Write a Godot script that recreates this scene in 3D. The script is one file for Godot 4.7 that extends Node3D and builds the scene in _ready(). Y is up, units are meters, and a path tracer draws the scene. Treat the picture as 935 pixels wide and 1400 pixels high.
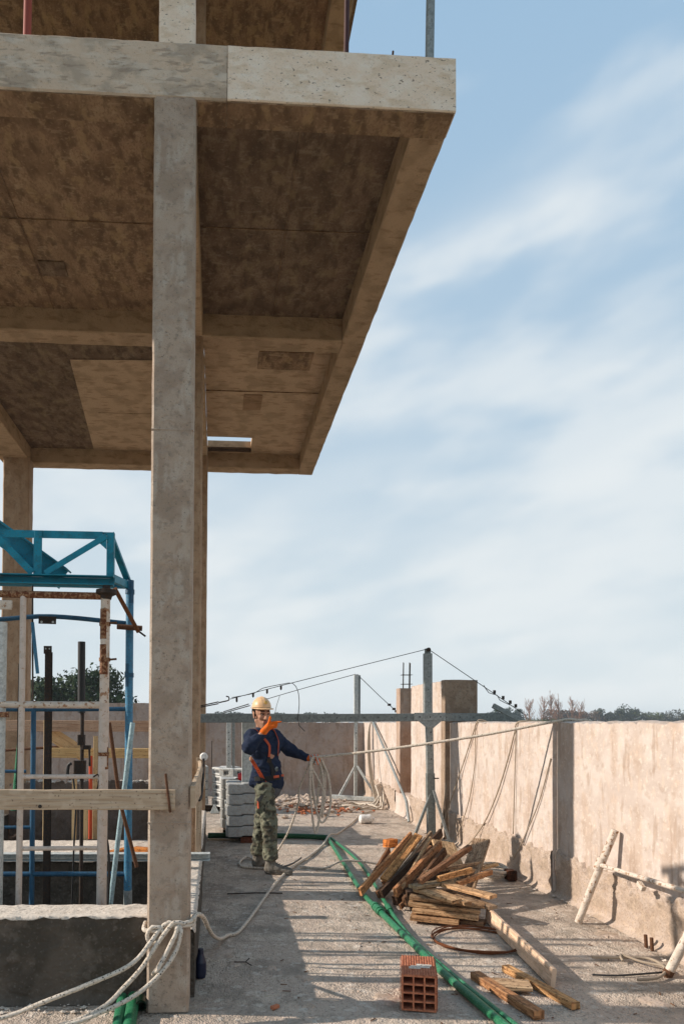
extends Node3D
# A roof deck of an unfinished concrete building: worker with a rope, suspended-scaffold outriggers, timber, pipes.

var used := {}
var M := {}
var noise_cache := {}
var wob := FastNoiseLite.new()      # shared noise for uneven edges and plaster
var rng := RandomNumberGenerator.new()


func _ready() -> void:
	rng.seed = 7
	wob.seed = 3
	wob.noise_type = FastNoiseLite.TYPE_SIMPLEX
	wob.frequency = 1.0
	wob.fractal_octaves = 3
	set_view()
	set_air()
	make_materials()
	build_deck()
	build_frame()
	build_parapets()
	build_curbs()
	build_scaffold()
	build_outriggers()
	build_counterweights()
	build_distance()
	build_pipes()
	build_timber()
	build_small_things()
	build_person()
	build_ropes()


func set_view() -> void:
	var cam := Camera3D.new()
	cam.name = "camera"
	cam.position = Vector3(0, 1.54, 0)
	var yaw := 0.0581845
	var pitch := 0.0182768
	var roll := 0.0063152
	var fw := Vector3(sin(yaw) * cos(pitch), sin(pitch), -cos(yaw) * cos(pitch))
	var r := fw.cross(Vector3.UP).normalized()
	var u := r.cross(fw)
	var r2 := r * cos(roll) + u * sin(roll)
	var u2 := u * cos(roll) - r * sin(roll)
	cam.basis = Basis(r2, u2, -fw)
	cam.projection = Camera3D.PROJECTION_FRUSTUM
	cam.near = 0.1
	cam.far = 1500.0
	cam.size = 2.0 * cam.near * 700.0 / 1031.85
	cam.frustum_offset = Vector2(110.604, 261.507) / 1031.85 * cam.near
	add_child(cam)
	cam.current = true


func set_air() -> void:
	var env := Environment.new()
	env.background_mode = Environment.BG_SKY
	var sky := Sky.new()
	var sm := PanoramaSkyMaterial.new()
	sm.panorama = ImageTexture.create_from_image(sky_picture(1536, 768))
	sky.sky_material = sm
	env.sky = sky
	env.tonemap_mode = Environment.TONE_MAPPER_LINEAR
	env.tonemap_exposure = 1.14
	env.sdfgi_enabled = true
	env.ssao_enabled = true
	env.ssil_enabled = true
	env.fog_enabled = true
	env.fog_density = 0.0006
	env.fog_light_color = Color(0.80, 0.84, 0.87)
	var we := WorldEnvironment.new()
	we.name = "world_environment"
	we.environment = env
	add_child(we)
	var sun := DirectionalLight3D.new()
	sun.name = "sun"
	var el := deg_to_rad(28.0)
	var az := deg_to_rad(5.5)        # the light runs to the right and a little towards the viewer
	var dir := Vector3(cos(el) * cos(az), -sin(el), cos(el) * sin(az))
	sun.basis = Basis.looking_at(dir, Vector3.UP)
	sun.light_energy = 1.6
	sun.light_color = Color(1.0, 0.95, 0.895)
	sun.light_angular_distance = 0.7
	sun.shadow_enabled = true
	add_child(sun)


func sky_picture(w: int, h: int) -> Image:
	var n := FastNoiseLite.new()
	n.seed = 21
	n.noise_type = FastNoiseLite.TYPE_SIMPLEX_SMOOTH
	n.frequency = 1.0
	n.fractal_octaves = 5
	n.fractal_gain = 0.52
	var broad := FastNoiseLite.new()
	broad.seed = 5
	broad.noise_type = FastNoiseLite.TYPE_SIMPLEX_SMOOTH
	broad.frequency = 1.0
	broad.fractal_octaves = 3
	# wisps: [azimuth, elevation, half length, half width, tilt, strength], all angles in degrees
	var wisps := [[18.5, 30.8, 7.5, 1.7, 17.0, 0.72], [25.5, 33.6, 4.5, 1.2, 22.0, 0.45], [28.9, 23.5, 5.5, 1.3, 13.0, 0.5], [27.0, 16.8, 6.5, 1.2, 13.0, 0.5], [31.5, 19.2, 4.0, 0.8, 16.0, 0.4], [20.7, 12.2, 9.0, 1.9, 5.0, 0.4], [6.8, 13.7, 6.0, 3.0, 5.0, 0.35], [11.2, 18.0, 6.0, 1.1, 10.0, 0.35], [18.7, 21.7, 5.0, 0.8, 12.0, 0.28], [30.0, 37.0, 8.0, 0.8, 15.0, 0.2], [29.0, 5.7, 10.0, 1.5, 0.0, 0.3], [-6.0, 16.0, 9.0, 3.0, 4.0, 0.4]]
	var data := PackedFloat32Array()
	data.resize(w * h * 3)
	for y in h:
		var up := PI / 2 - (y + 0.5) / h * PI
		var sy := sin(up)
		var cu := cos(up)
		for x in w:
			var a := (x + 0.5) / w * TAU
			var i := (y * w + x) * 3
			var c := Color(0.30, 0.30, 0.28)
			if sy > -0.02:
				var e := maxf(sy, 0.0)
				var hz := pow(1.0 - e, 1.75)
				var col := Color(0.25, 0.415, 0.60).lerp(Color(0.625, 0.70, 0.728), clampf(hz, 0, 1))
				var d := Vector3(sin(a) * cu, sy, -cos(a) * cu)
				var tilt := d.y * 7.5 - d.x * 1.7
				var f := n.get_noise_3d(d.x * 2.3 + 0.35 * tilt, tilt, d.z * 2.3)
				var fine := n.get_noise_3d(d.x * 6.0 + 4.0, tilt * 2.2, d.z * 6.0)
				f += fine * 0.55
				var b := broad.get_noise_3d(d.x * 2.0 + 9.0, tilt * 0.45, d.z * 2.0)
				var cover := clampf((f * 0.9 + b * 0.75 + 0.40 - maxf(0.0, e - 0.42) * 1.3), 0.0, 1.0)
				cover = cover * cover * (3.0 - 2.0 * cover) * 0.66
				var az := a if a < PI else a - TAU
				for s in wisps:
					var da: float = (rad_to_deg(az) - s[0]) * cos(deg_to_rad(s[1]))
					var de: float = rad_to_deg(up) - (s[1] as float)
					if absf(da) < s[2] * 2.6 and absf(de) < s[2] * 2.0:
						var t := deg_to_rad(s[4])
						var l: float = (da * cos(t) + de * sin(t)) / (s[2] as float)
						var m: float = (de * cos(t) - da * sin(t)) / (s[3] as float)
						m += f * 0.9 + 0.25 * l * l
						var g := exp(-l * l * 1.1 - m * m * 0.9)
						cover = cover + (1.0 - cover) * g * (s[5] as float) * clampf(0.85 + f * 0.8, 0.2, 1.0)
				var haze := pow(1.0 - e, 7.0) * 0.45
				cover = clampf(cover + haze * (0.5 + 0.5 * clampf(b * 1.5 + 0.5, 0, 1)), 0, 1)
				c = col.lerp(Color(0.745, 0.78, 0.79), cover * 0.95)
			data[i] = c.r
			data[i + 1] = c.g
			data[i + 2] = c.b
	return Image.create_from_data(w, h, false, Image.FORMAT_RGBF, data.to_byte_array())


# ------------------------------------------------------------------ naming and tagging

func numbered(called: String) -> String:
	if not used.has(called):
		used[called] = 0
		return called
	used[called] += 1
	return "%s_%03d" % [called, used[called]]


func thing(called: String, label: String, category: String, at := Vector3.ZERO, group := "") -> Node3D:
	var o := Node3D.new()
	o.name = numbered(called)
	o.position = at
	add_child(o)
	o.set_meta("label", label)
	o.set_meta("category", category)
	o.set_meta("kind", "thing")
	if group:
		o.set_meta("group", group)
	return o


func part(called: String, b: MB, mat: Material, parent: Node3D, label := "") -> MeshInstance3D:
	var o := MeshInstance3D.new()
	o.mesh = b.mesh()
	o.material_override = mat
	o.name = called
	# vertices are given in scene space; the holder stands at its own base
	var off := Vector3.ZERO
	var up: Node = parent
	while up is Node3D and up != self:
		off += (up as Node3D).position
		up = up.get_parent()
	o.position = -off
	if parent is MeshInstance3D:
		o.position = Vector3.ZERO
	parent.add_child(o, true)
	if label:
		o.set_meta("label", label)
	return o


func single(called: String, label: String, category: String, b: MB, mat: Material, group := "", at := Vector3.ZERO) -> MeshInstance3D:
	var o := MeshInstance3D.new()
	if at != Vector3.ZERO:
		b.shift(-at)
	o.mesh = b.mesh()
	o.material_override = mat
	o.name = numbered(called)
	o.position = at
	add_child(o)
	o.set_meta("label", label)
	o.set_meta("category", category)
	o.set_meta("kind", "thing")
	if group:
		o.set_meta("group", group)
	return o


func structure(called: String, label: String, b: MB, mat: Material) -> MeshInstance3D:
	var o := MeshInstance3D.new()
	o.mesh = b.mesh()
	o.material_override = mat
	o.name = numbered(called)
	add_child(o)
	o.set_meta("kind", "structure")
	o.set_meta("label", label)
	return o


# ------------------------------------------------------------------ mesh builder

class MB:
	var v := PackedVector3Array()
	var n := PackedVector3Array()
	var uv := PackedVector2Array()
	var col := PackedColorArray()
	var tint := Color(1, 1, 1)
	var colored := false
	var ix := PackedInt32Array()
	var wob: FastNoiseLite

	func _init(w: FastNoiseLite = null) -> void:
		wob = w

	func put(p: Vector3, nn: Vector3, t := Vector2.ZERO) -> int:
		v.append(p)
		n.append(nn)
		uv.append(t)
		if colored:
			col.append(tint)
		return v.size() - 1

	func face(a: int, b: int, c: int) -> void:
		# clockwise seen from the side that the normals point to
		var g := (v[c] - v[a]).cross(v[b] - v[a])
		if g.dot(n[a] + n[b] + n[c]) < 0.0:
			ix.append_array(PackedInt32Array([a, c, b]))
		else:
			ix.append_array(PackedInt32Array([a, b, c]))

	func flat(a: Vector3, b: Vector3, c: Vector3, d: Vector3, out: Vector3, ta := Vector2.ZERO, tb := Vector2.ZERO, tc := Vector2.ZERO, td := Vector2.ZERO) -> void:
		var g := (c - a).cross(b - d)
		if g.length_squared() < 1e-16:
			return
		g = g.normalized()
		if g.dot(out) < 0.0:
			g = -g
		var i := put(a, g, ta)
		put(b, g, tb)
		put(c, g, tc)
		put(d, g, td)
		face(i, i + 1, i + 2)
		face(i, i + 2, i + 3)

	func tri(a: Vector3, b: Vector3, c: Vector3, out: Vector3) -> void:
		var g := (c - a).cross(b - a)
		if g.length_squared() < 1e-18:
			return
		g = g.normalized()
		if g.dot(out) < 0.0:
			g = -g
		var i := put(a, g)
		put(b, g)
		put(c, g)
		face(i, i + 1, i + 2)

	func shift(by: Vector3) -> void:
		for i in v.size():
			v[i] += by

	# a squared bar from a to b: w across, h along "up", edges chamfered, faces uneven by jit
	func bar(a: Vector3, b: Vector3, w: float, h: float, up := Vector3.UP, ch := 0.004, seg := 1, jit := 0.0, w2 := -1.0, h2 := -1.0) -> void:
		var dir := (b - a).normalized()
		var side := up.cross(dir)
		if side.length() < 0.01:
			side = Vector3.RIGHT.cross(dir)
			if side.length() < 0.01:
				side = Vector3.BACK.cross(dir)
		side = side.normalized()
		var top := dir.cross(side).normalized()
		var len := a.distance_to(b)
		if w2 < 0.0:
			w2 = w
		if h2 < 0.0:
			h2 = h
		var rings := []
		var f0 := rng_like(a) * 3.0
		for s in seg + 1:
			var t := float(s) / seg
			var c := a.lerp(b, t)
			var x := lerpf(w, w2, t) * 0.5
			var y := lerpf(h, h2, t) * 0.5
			var k := minf(ch, minf(x, y) * 0.9)
			var prof := [Vector2(-x + k, -y), Vector2(x - k, -y), Vector2(x, -y + k), Vector2(x, y - k), Vector2(x - k, y), Vector2(-x + k, y), Vector2(-x, y - k), Vector2(-x, -y + k)]
			var ring := []
			for j in 8:
				var q: Vector2 = prof[j]
				var p := c + side * q.x + top * q.y
				if jit > 0.0 and wob:
					var e := (side * q.x + top * q.y).normalized()
					var m := p * 5.0 + Vector3(f0, f0, f0)
					var m2 := p * 19.0
					p += e * jit * (wob.get_noise_3d(m.x, m.y, m.z) + 0.6 * wob.get_noise_3d(m2.x, m2.y, m2.z))
					if (s == 0 or s == seg):
						p += dir * jit * 0.8 * wob.get_noise_3d(m2.y, m2.z, m2.x)
				ring.append(p)
			rings.append(ring)
		var peri := PackedFloat32Array([0.0])
		for j in 8:
			peri.append(peri[j] + (rings[0][j] as Vector3).distance_to(rings[0][(j + 1) % 8]))
		var v0 := f0
		for s in seg:
			for j in 8:
				var j2 := (j + 1) % 8
				var pa: Vector3 = rings[s][j]
				var pb: Vector3 = rings[s][j2]
				var pc: Vector3 = rings[s + 1][j2]
				var pd: Vector3 = rings[s + 1][j]
				var mid := (pa + pb + pc + pd) * 0.25
				var axis := a + dir * dir.dot(mid - a)
				flat(pa, pb, pc, pd, mid - axis, Vector2(peri[j] + f0, v0 + len * s / seg), Vector2(peri[j + 1] + f0, v0 + len * s / seg), Vector2(peri[j + 1] + f0, v0 + len * (s + 1) / seg), Vector2(peri[j] + f0, v0 + len * (s + 1) / seg))
		for e in 2:
			var ring: Array = rings[0] if e == 0 else rings[seg]
			var nn := -dir if e == 0 else dir
			var c := put((ring[0] + ring[2] + ring[4] + ring[6]) / 4.0, nn, Vector2(f0, f0))
			for j in 8:
				var i := put(ring[j], nn, Vector2(f0 + 0.1 * side.dot(ring[j] - a), f0 + top.dot(ring[j] - a)))
				var i2 := put(ring[(j + 1) % 8], nn, Vector2(f0 + 0.1 * side.dot(ring[(j + 1) % 8] - a), f0 + top.dot(ring[(j + 1) % 8] - a)))
				face(c, i, i2)

	func rng_like(p: Vector3) -> float:
		return absf(fmod(sin(p.x * 12.9 + p.y * 78.2 + p.z * 37.7) * 437.58, 1.0))

	# an upright block, its corners at lo and hi
	func block(lo: Vector3, hi: Vector3, ch := 0.008, jit := 0.0, axis := 1, step := 0.12) -> void:
		var c := (lo + hi) * 0.5
		var s := hi - lo
		if axis == 1:
			bar(Vector3(c.x, lo.y, c.z), Vector3(c.x, hi.y, c.z), s.x, s.z, Vector3.BACK, ch, maxi(1, int(s.y / step)) if jit > 0 else 1, jit)
		elif axis == 0:
			bar(Vector3(lo.x, c.y, c.z), Vector3(hi.x, c.y, c.z), s.z, s.y, Vector3.UP, ch, maxi(1, int(s.x / step)) if jit > 0 else 1, jit)
		else:
			bar(Vector3(c.x, c.y, lo.z), Vector3(c.x, c.y, hi.z), s.x, s.y, Vector3.UP, ch, maxi(1, int(s.z / step)) if jit > 0 else 1, jit)

	func tube(pts: PackedVector3Array, r: float, sides := 8, r2 := -1.0, caps := true, lump := 0.0) -> void:
		if r2 < 0.0:
			r2 = r
		var cnt := pts.size()
		var t0 := (pts[1] - pts[0]).normalized()
		var nx := t0.cross(Vector3.UP if absf(t0.y) < 0.9 else Vector3.RIGHT).normalized()
		var start := v.size()
		var run := 0.0
		for i in cnt:
			var t := (pts[mini(i + 1, cnt - 1)] - pts[maxi(i - 1, 0)]).normalized()
			nx = (nx - t * nx.dot(t)).normalized()
			var ny := t.cross(nx)
			if i > 0:
				run += pts[i].distance_to(pts[i - 1])
			var rr := lerpf(r, r2, float(i) / (cnt - 1))
			for j in sides + 1:
				var an := TAU * j / sides
				var d := nx * cos(an) + ny * sin(an)
				var q := rr
				if lump > 0.0 and wob:
					var m := (pts[i] + d * rr) * 14.0
					q += lump * wob.get_noise_3d(m.x, m.y, m.z)
				put(pts[i] + d * q, d, Vector2(an / TAU * 6.283 * r, run))
		for i in cnt - 1:
			for j in sides:
				var a := start + i * (sides + 1) + j
				face(a, a + 1, a + sides + 2)
				face(a, a + sides + 2, a + sides + 1)
		if caps:
			for e in 2:
				var at := pts[0] if e == 0 else pts[cnt - 1]
				var nn := (pts[0] - pts[1]).normalized() if e == 0 else (pts[cnt - 1] - pts[cnt - 2]).normalized()
				var c := put(at, nn)
				var base := start if e == 0 else start + (cnt - 1) * (sides + 1)
				for j in sides:
					var i1 := put(v[base + j], nn)
					var i2 := put(v[base + j + 1], nn)
					face(c, i1, i2)

	func rod(a: Vector3, b: Vector3, r: float, sides := 10, r2 := -1.0) -> void:
		tube(PackedVector3Array([a, b]), r, sides, r2)

	# a hollow tube end is suggested by a ring: outer wall, rim and a bore
	func pipe(a: Vector3, b: Vector3, r: float, wall := 0.004, sides := 14) -> void:
		tube(PackedVector3Array([a, b]), r, sides, -1.0, false)
		var d := (b - a).normalized()
		var nx := d.cross(Vector3.UP if absf(d.y) < 0.9 else Vector3.RIGHT).normalized()
		var ny := d.cross(nx)
		for e in 2:
			var c := a if e == 0 else b
			var o := -d if e == 0 else d
			for j in sides:
				var p := nx * cos(TAU * j / sides) + ny * sin(TAU * j / sides)
				var q := nx * cos(TAU * (j + 1) / sides) + ny * sin(TAU * (j + 1) / sides)
				flat(c + p * r, c + q * r, c + q * (r - wall), c + p * (r - wall), o)
				flat(c + p * (r - wall), c + q * (r - wall), c + q * (r - wall) - o * r * 3.0, c + p * (r - wall) - o * r * 3.0, -p)

	# surface over a grid of points
	func sheet(nu: int, nv: int, at: Callable, out: Vector3, uvs := 1.0) -> void:
		var start := v.size()
		for i in nu + 1:
			for j in nv + 1:
				put(at.call(float(i) / nu, float(j) / nv), Vector3.ZERO, Vector2(float(i), float(j)) * uvs)
		var w := nv + 1
		for i in nu + 1:
			for j in nv + 1:
				var a := v[start + mini(i + 1, nu) * w + j] - v[start + maxi(i - 1, 0) * w + j]
				var b := v[start + i * w + mini(j + 1, nv)] - v[start + i * w + maxi(j - 1, 0)]
				var g := a.cross(b).normalized()
				n[start + i * w + j] = g
		# one sign for the whole sheet
		var mid := start + (nu / 2) * w + nv / 2
		if n[mid].dot(out) < 0.0:
			for k in range(start, v.size()):
				n[k] = -n[k]
		for i in nu:
			for j in nv:
				var a := start + i * w + j
				face(a, a + 1, a + w + 1)
				face(a, a + w + 1, a + w)

	# turned body: profile of (radius, height) about an axis
	func lathe(prof: Array, at: Vector3, axis := Vector3.UP, sides := 20) -> void:
		var nx := axis.cross(Vector3.UP if absf(axis.y) < 0.9 else Vector3.RIGHT).normalized()
		var ny := axis.cross(nx)
		for i in prof.size() - 1:
			var p: Vector2 = prof[i]
			var q: Vector2 = prof[i + 1]
			var sl := Vector2(q.y - p.y, p.x - q.x).normalized()
			var start := v.size()
			for j in sides + 1:
				var d := nx * cos(TAU * j / sides) + ny * sin(TAU * j / sides)
				var nn := (d * sl.x + axis * sl.y).normalized()
				put(at + d * p.x + axis * p.y, nn, Vector2(j * 0.1, p.y))
				put(at + d * q.x + axis * q.y, nn, Vector2(j * 0.1, q.y))
			for j in sides:
				var a := start + j * 2
				face(a, a + 1, a + 3)
				face(a, a + 3, a + 2)

	func mesh() -> ArrayMesh:
		var arr := []
		arr.resize(Mesh.ARRAY_MAX)
		arr[Mesh.ARRAY_VERTEX] = v
		arr[Mesh.ARRAY_NORMAL] = n
		arr[Mesh.ARRAY_TEX_UV] = uv
		if colored:
			arr[Mesh.ARRAY_COLOR] = col
		arr[Mesh.ARRAY_INDEX] = ix
		var m := ArrayMesh.new()
		m.add_surface_from_arrays(Mesh.PRIMITIVE_TRIANGLES, arr)
		return m


func mb() -> MB:
	return MB.new(wob)


# points along a smooth curve through the given ones
func curve(pts: Array, step := 0.03) -> PackedVector3Array:
	var out := PackedVector3Array()
	for i in pts.size() - 1:
		var p0: Vector3 = pts[maxi(i - 1, 0)]
		var p1: Vector3 = pts[i]
		var p2: Vector3 = pts[i + 1]
		var p3: Vector3 = pts[mini(i + 2, pts.size() - 1)]
		var cnt := maxi(1, int(p1.distance_to(p2) / step))
		for k in cnt:
			out.append(p1.cubic_interpolate(p2, p0, p3, float(k) / cnt))
	out.append(pts[pts.size() - 1])
	return out


func nz(x: float, y: float, z: float, f: float) -> float:
	return wob.get_noise_3d(x * f, y * f, z * f)


# ------------------------------------------------------------------ materials

func noise_bytes(size: int, sd: int, freq: float, oct: int, stretch: Vector2) -> PackedByteArray:
	var key := [size, sd, freq, oct, stretch]
	if noise_cache.has(key):
		return noise_cache[key]
	var f := FastNoiseLite.new()
	f.seed = sd
	f.noise_type = FastNoiseLite.TYPE_SIMPLEX
	f.frequency = freq
	f.fractal_octaves = oct
	f.fractal_gain = 0.55
	var im := f.get_seamless_image(int(size / stretch.x), int(size / stretch.y), false, false, 0.12, true)
	if stretch != Vector2.ONE:
		im.resize(size, size, Image.INTERPOLATE_CUBIC)
	im.convert(Image.FORMAT_L8)
	var d := im.get_data()
	noise_cache[key] = d
	return d


# colour picture: a base colour with layers [seed, frequency, octaves, low, high, colour, amount, stretch]
func picture(size: int, base: Color, layers: Array) -> ImageTexture:
	var im := Image.create(size, size, false, Image.FORMAT_RGBA8)
	im.fill(base)
	var all := Rect2i(0, 0, size, size)
	for l in layers:
		var d := noise_bytes(size, l[0], l[1], l[2], l[7] if l.size() > 7 else Vector2.ONE)
		var c: Color = l[5]
		var lut := PackedByteArray()
		lut.resize(256)
		for i in 256:
			lut[i] = int(255.0 * clampf(smoothstep(l[3], l[4], i / 255.0) * (l[6] as float), 0, 1))
		var over := Image.create(size, size, false, Image.FORMAT_RGBA8)
		over.fill(c)
		var px := over.get_data()
		var cnt := size * size
		for i in cnt:
			px[i * 4 + 3] = lut[d[i]]
		over = Image.create_from_data(size, size, false, Image.FORMAT_RGBA8, px)
		im.blend_rect(over, all, Vector2i.ZERO)
	im.convert(Image.FORMAT_RGB8)
	return ImageTexture.create_from_image(im)


# relief: layers [seed, frequency, octaves, low, high, height, stretch] summed and turned to normals
func relief(size: int, layers: Array, strength: float) -> ImageTexture:
	var cnt := size * size
	var hsum := PackedFloat32Array()
	hsum.resize(cnt)
	for l in layers:
		var d := noise_bytes(size, l[0], l[1], l[2], l[6] if l.size() > 6 else Vector2.ONE)
		var lut := PackedFloat32Array()
		lut.resize(256)
		for i in 256:
			lut[i] = smoothstep(l[3], l[4], i / 255.0) * (l[5] as float)
		for i in cnt:
			hsum[i] += lut[d[i]]
	var im := Image.create_from_data(size, size, false, Image.FORMAT_RF, hsum.to_byte_array())
	im.bump_map_to_normal_map(strength)
	return ImageTexture.create_from_image(im)


func surface(tex: Texture2D, rough: float, tile := 1.0, normal: Texture2D = null, nscale := 1.0, world := true, tint := Color(1, 1, 1), metal := 0.0) -> StandardMaterial3D:
	var m := StandardMaterial3D.new()
	m.albedo_texture = tex
	m.albedo_color = tint
	m.roughness = rough
	m.metallic = metal
	m.metallic_specular = 0.4
	if normal:
		m.normal_enabled = true
		m.normal_texture = normal
		m.normal_scale = nscale
	if world:
		m.uv1_triplanar = true
		m.uv1_world_triplanar = true
		m.uv1_triplanar_sharpness = 6.0
	m.uv1_scale = Vector3.ONE / tile
	return m


func plain(c: Color, rough: float, metal := 0.0) -> StandardMaterial3D:
	var m := StandardMaterial3D.new()
	m.albedo_color = c
	m.roughness = rough
	m.metallic = metal
	return m


# the same surface in another shade of the material
func tinted(key: String, c: Color) -> StandardMaterial3D:
	var name := key + c.to_html()
	if not M.has(name):
		var m: StandardMaterial3D = (M[key] as StandardMaterial3D).duplicate()
		m.albedo_color = c
		M[name] = m
	return M[name]


func make_materials() -> void:
	var up := Vector2(1, 7)      # streaks that run upright
	var grain_n := relief(512, [[11, 0.11, 3, 0.2, 0.8, 1.0], [12, 0.02, 3, 0.2, 0.8, 2.0], [13, 0.045, 2, 0.80, 0.95, -1.0]], 1.2)
	var pit_n := relief(1024, [[11, 0.20, 2, 0.2, 0.8, 0.35], [14, 0.035, 2, 0.82, 0.94, -1.4], [15, 0.012, 3, 0.2, 0.8, 1.6]], 1.5)
	var deck_n := relief(1024, [[16, 0.16, 3, 0.3, 0.75, 1.2], [17, 0.03, 4, 0.3, 0.8, 1.6], [18, 0.07, 2, 0.78, 0.9, 1.6]], 1.6)
	var plaster_n := relief(1024, [[19, 0.008, 3, 0.2, 0.8, 2.0], [20, 0.15, 2, 0.2, 0.8, 0.25], [22, 0.03, 3, 0.2, 0.8, 0.35, Vector2(3, 1)]], 1.0)
	var wood_n := relief(512, [[23, 0.09, 3, 0.2, 0.8, 1.6, Vector2(1, 24)], [24, 0.03, 3, 0.2, 0.8, 1.4, Vector2(1, 10)]], 1.8)
	# deck: sandy cement screed, dusty, gritty
	M.deck = surface(picture(1024, Color(0.735, 0.665, 0.60), [
		[31, 0.004, 4, 0.35, 0.8, Color(0.795, 0.73, 0.665), 0.8], [32, 0.007, 5, 0.5, 0.85, Color(0.60, 0.55, 0.495), 0.7],
		[33, 0.22, 2, 0.58, 0.85, Color(0.56, 0.51, 0.46), 0.42], [34, 0.3, 1, 0.75, 0.92, Color(0.84, 0.79, 0.73), 0.45],
		[35, 0.05, 4, 0.62, 0.82, Color(0.54, 0.49, 0.44), 0.5], [36, 0.10, 2, 0.85, 0.92, Color(0.38, 0.35, 0.32), 0.6], [37, 0.0035, 4, 0.55, 0.85, Color(0.56, 0.515, 0.47), 0.6], [38, 0.015, 5, 0.66, 0.82, Color(0.84, 0.80, 0.75), 0.6]]), 0.95, 2.6, deck_n, 1.0)
	# pinkish plaster of the parapets
	M.plaster = surface(picture(1024, Color(0.735, 0.68, 0.64), [
		[41, 0.004, 4, 0.35, 0.75, Color(0.778, 0.732, 0.698), 0.9], [42, 0.005, 4, 0.5, 0.85, Color(0.705, 0.622, 0.557), 0.65, Vector2(1, 3)],
		[43, 0.02, 4, 0.55, 0.85, Color(0.80, 0.72, 0.65), 0.55, Vector2(1, 2)], [44, 0.012, 5, 0.60, 0.85, Color(0.665, 0.59, 0.53), 0.5], [48, 0.03, 5, 0.66, 0.84, Color(0.83, 0.785, 0.74), 0.6], [49, 0.01, 4, 0.68, 0.86, Color(0.62, 0.54, 0.475), 0.5, Vector2(1, 5)],
		[45, 0.2, 2, 0.65, 0.9, Color(0.62, 0.55, 0.49), 0.18]]), 0.93, 2.2, plaster_n, 1.0)
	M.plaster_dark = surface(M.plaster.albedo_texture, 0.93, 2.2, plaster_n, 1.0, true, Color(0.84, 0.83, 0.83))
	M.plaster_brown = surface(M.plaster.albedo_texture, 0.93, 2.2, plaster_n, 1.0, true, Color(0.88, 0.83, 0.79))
	M.mortar = surface(picture(512, Color(0.715, 0.65, 0.595), [
		[46, 0.008, 5, 0.4, 0.75, Color(0.645, 0.57, 0.505), 0.8], [47, 0.04, 4, 0.5, 0.8, Color(0.74, 0.655, 0.58), 0.7],
		[48, 0.12, 2, 0.6, 0.85, Color(0.54, 0.47, 0.41), 0.5]]), 0.96, 1.4, pit_n, 1.2)
	# column concrete: grey-brown with form marks
	M.concrete = surface(picture(1024, Color(0.675, 0.60, 0.53), [
		[51, 0.006, 4, 0.35, 0.75, Color(0.60, 0.525, 0.455), 0.85], [52, 0.012, 4, 0.5, 0.8, Color(0.715, 0.66, 0.60), 0.7, Vector2(1, 3)],
		[53, 0.022, 4, 0.62, 0.86, Color(0.53, 0.475, 0.42), 0.5], [54, 0.16, 2, 0.62, 0.85, Color(0.50, 0.465, 0.42), 0.3],
		[55, 0.05, 2, 0.86, 0.92, Color(0.40, 0.37, 0.33), 0.55]]), 0.9, 1.7, pit_n, 1.1)
	M.concrete_warm = surface(M.concrete.albedo_texture, 0.92, 1.7, pit_n, 1.0, true, Color(0.97, 0.90, 0.82))
	# freshly struck pale fascia with pits and fine scratches
	M.fascia_pale = surface(picture(1024, Color(0.92, 0.835, 0.745), [
		[56, 0.005, 4, 0.35, 0.75, Color(0.94, 0.875, 0.80), 0.8], [57, 0.012, 4, 0.55, 0.8, Color(0.86, 0.765, 0.66), 0.7, Vector2(3, 1)],
		[58, 0.035, 3, 0.83, 0.89, Color(0.46, 0.41, 0.36), 0.75, Vector2(2, 1)], [59, 0.10, 2, 0.86, 0.93, Color(0.50, 0.45, 0.40), 0.6]]), 0.92, 1.3, pit_n, 1.2)
	M.fascia_grey = surface(picture(1024, Color(0.80, 0.715, 0.625), [
		[56, 0.006, 5, 0.4, 0.75, Color(0.665, 0.60, 0.53), 0.8], [57, 0.02, 4, 0.5, 0.8, Color(0.82, 0.765, 0.70), 0.65, Vector2(4, 1)],
		[58, 0.03, 4, 0.65, 0.82, Color(0.56, 0.50, 0.44), 0.5, Vector2(5, 1)], [59, 0.10, 2, 0.86, 0.93, Color(0.48, 0.43, 0.38), 0.5]]), 0.92, 1.7, pit_n, 1.2)
	# soffits stained by form oil
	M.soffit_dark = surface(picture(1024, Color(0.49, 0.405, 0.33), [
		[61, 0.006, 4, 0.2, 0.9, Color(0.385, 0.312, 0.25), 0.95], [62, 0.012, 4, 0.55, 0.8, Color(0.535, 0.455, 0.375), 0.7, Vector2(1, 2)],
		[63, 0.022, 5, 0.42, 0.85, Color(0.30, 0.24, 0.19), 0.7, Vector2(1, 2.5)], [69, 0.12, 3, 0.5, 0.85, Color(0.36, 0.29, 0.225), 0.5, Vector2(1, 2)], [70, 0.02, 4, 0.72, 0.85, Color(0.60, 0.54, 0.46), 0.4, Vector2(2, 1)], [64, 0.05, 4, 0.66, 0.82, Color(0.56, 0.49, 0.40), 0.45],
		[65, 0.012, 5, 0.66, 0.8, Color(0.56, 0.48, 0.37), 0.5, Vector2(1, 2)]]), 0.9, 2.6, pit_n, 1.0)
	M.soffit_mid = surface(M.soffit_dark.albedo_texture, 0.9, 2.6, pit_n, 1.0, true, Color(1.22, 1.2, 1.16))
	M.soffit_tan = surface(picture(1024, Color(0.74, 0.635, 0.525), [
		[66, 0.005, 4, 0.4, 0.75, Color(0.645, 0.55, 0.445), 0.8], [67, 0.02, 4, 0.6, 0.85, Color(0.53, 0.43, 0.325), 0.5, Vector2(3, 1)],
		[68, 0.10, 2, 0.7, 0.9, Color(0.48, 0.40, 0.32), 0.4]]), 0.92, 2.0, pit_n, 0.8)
	M.beam = surface(M.soffit_tan.albedo_texture, 0.92, 2.0, pit_n, 1.0, true, Color(0.96, 0.95, 0.94))
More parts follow.
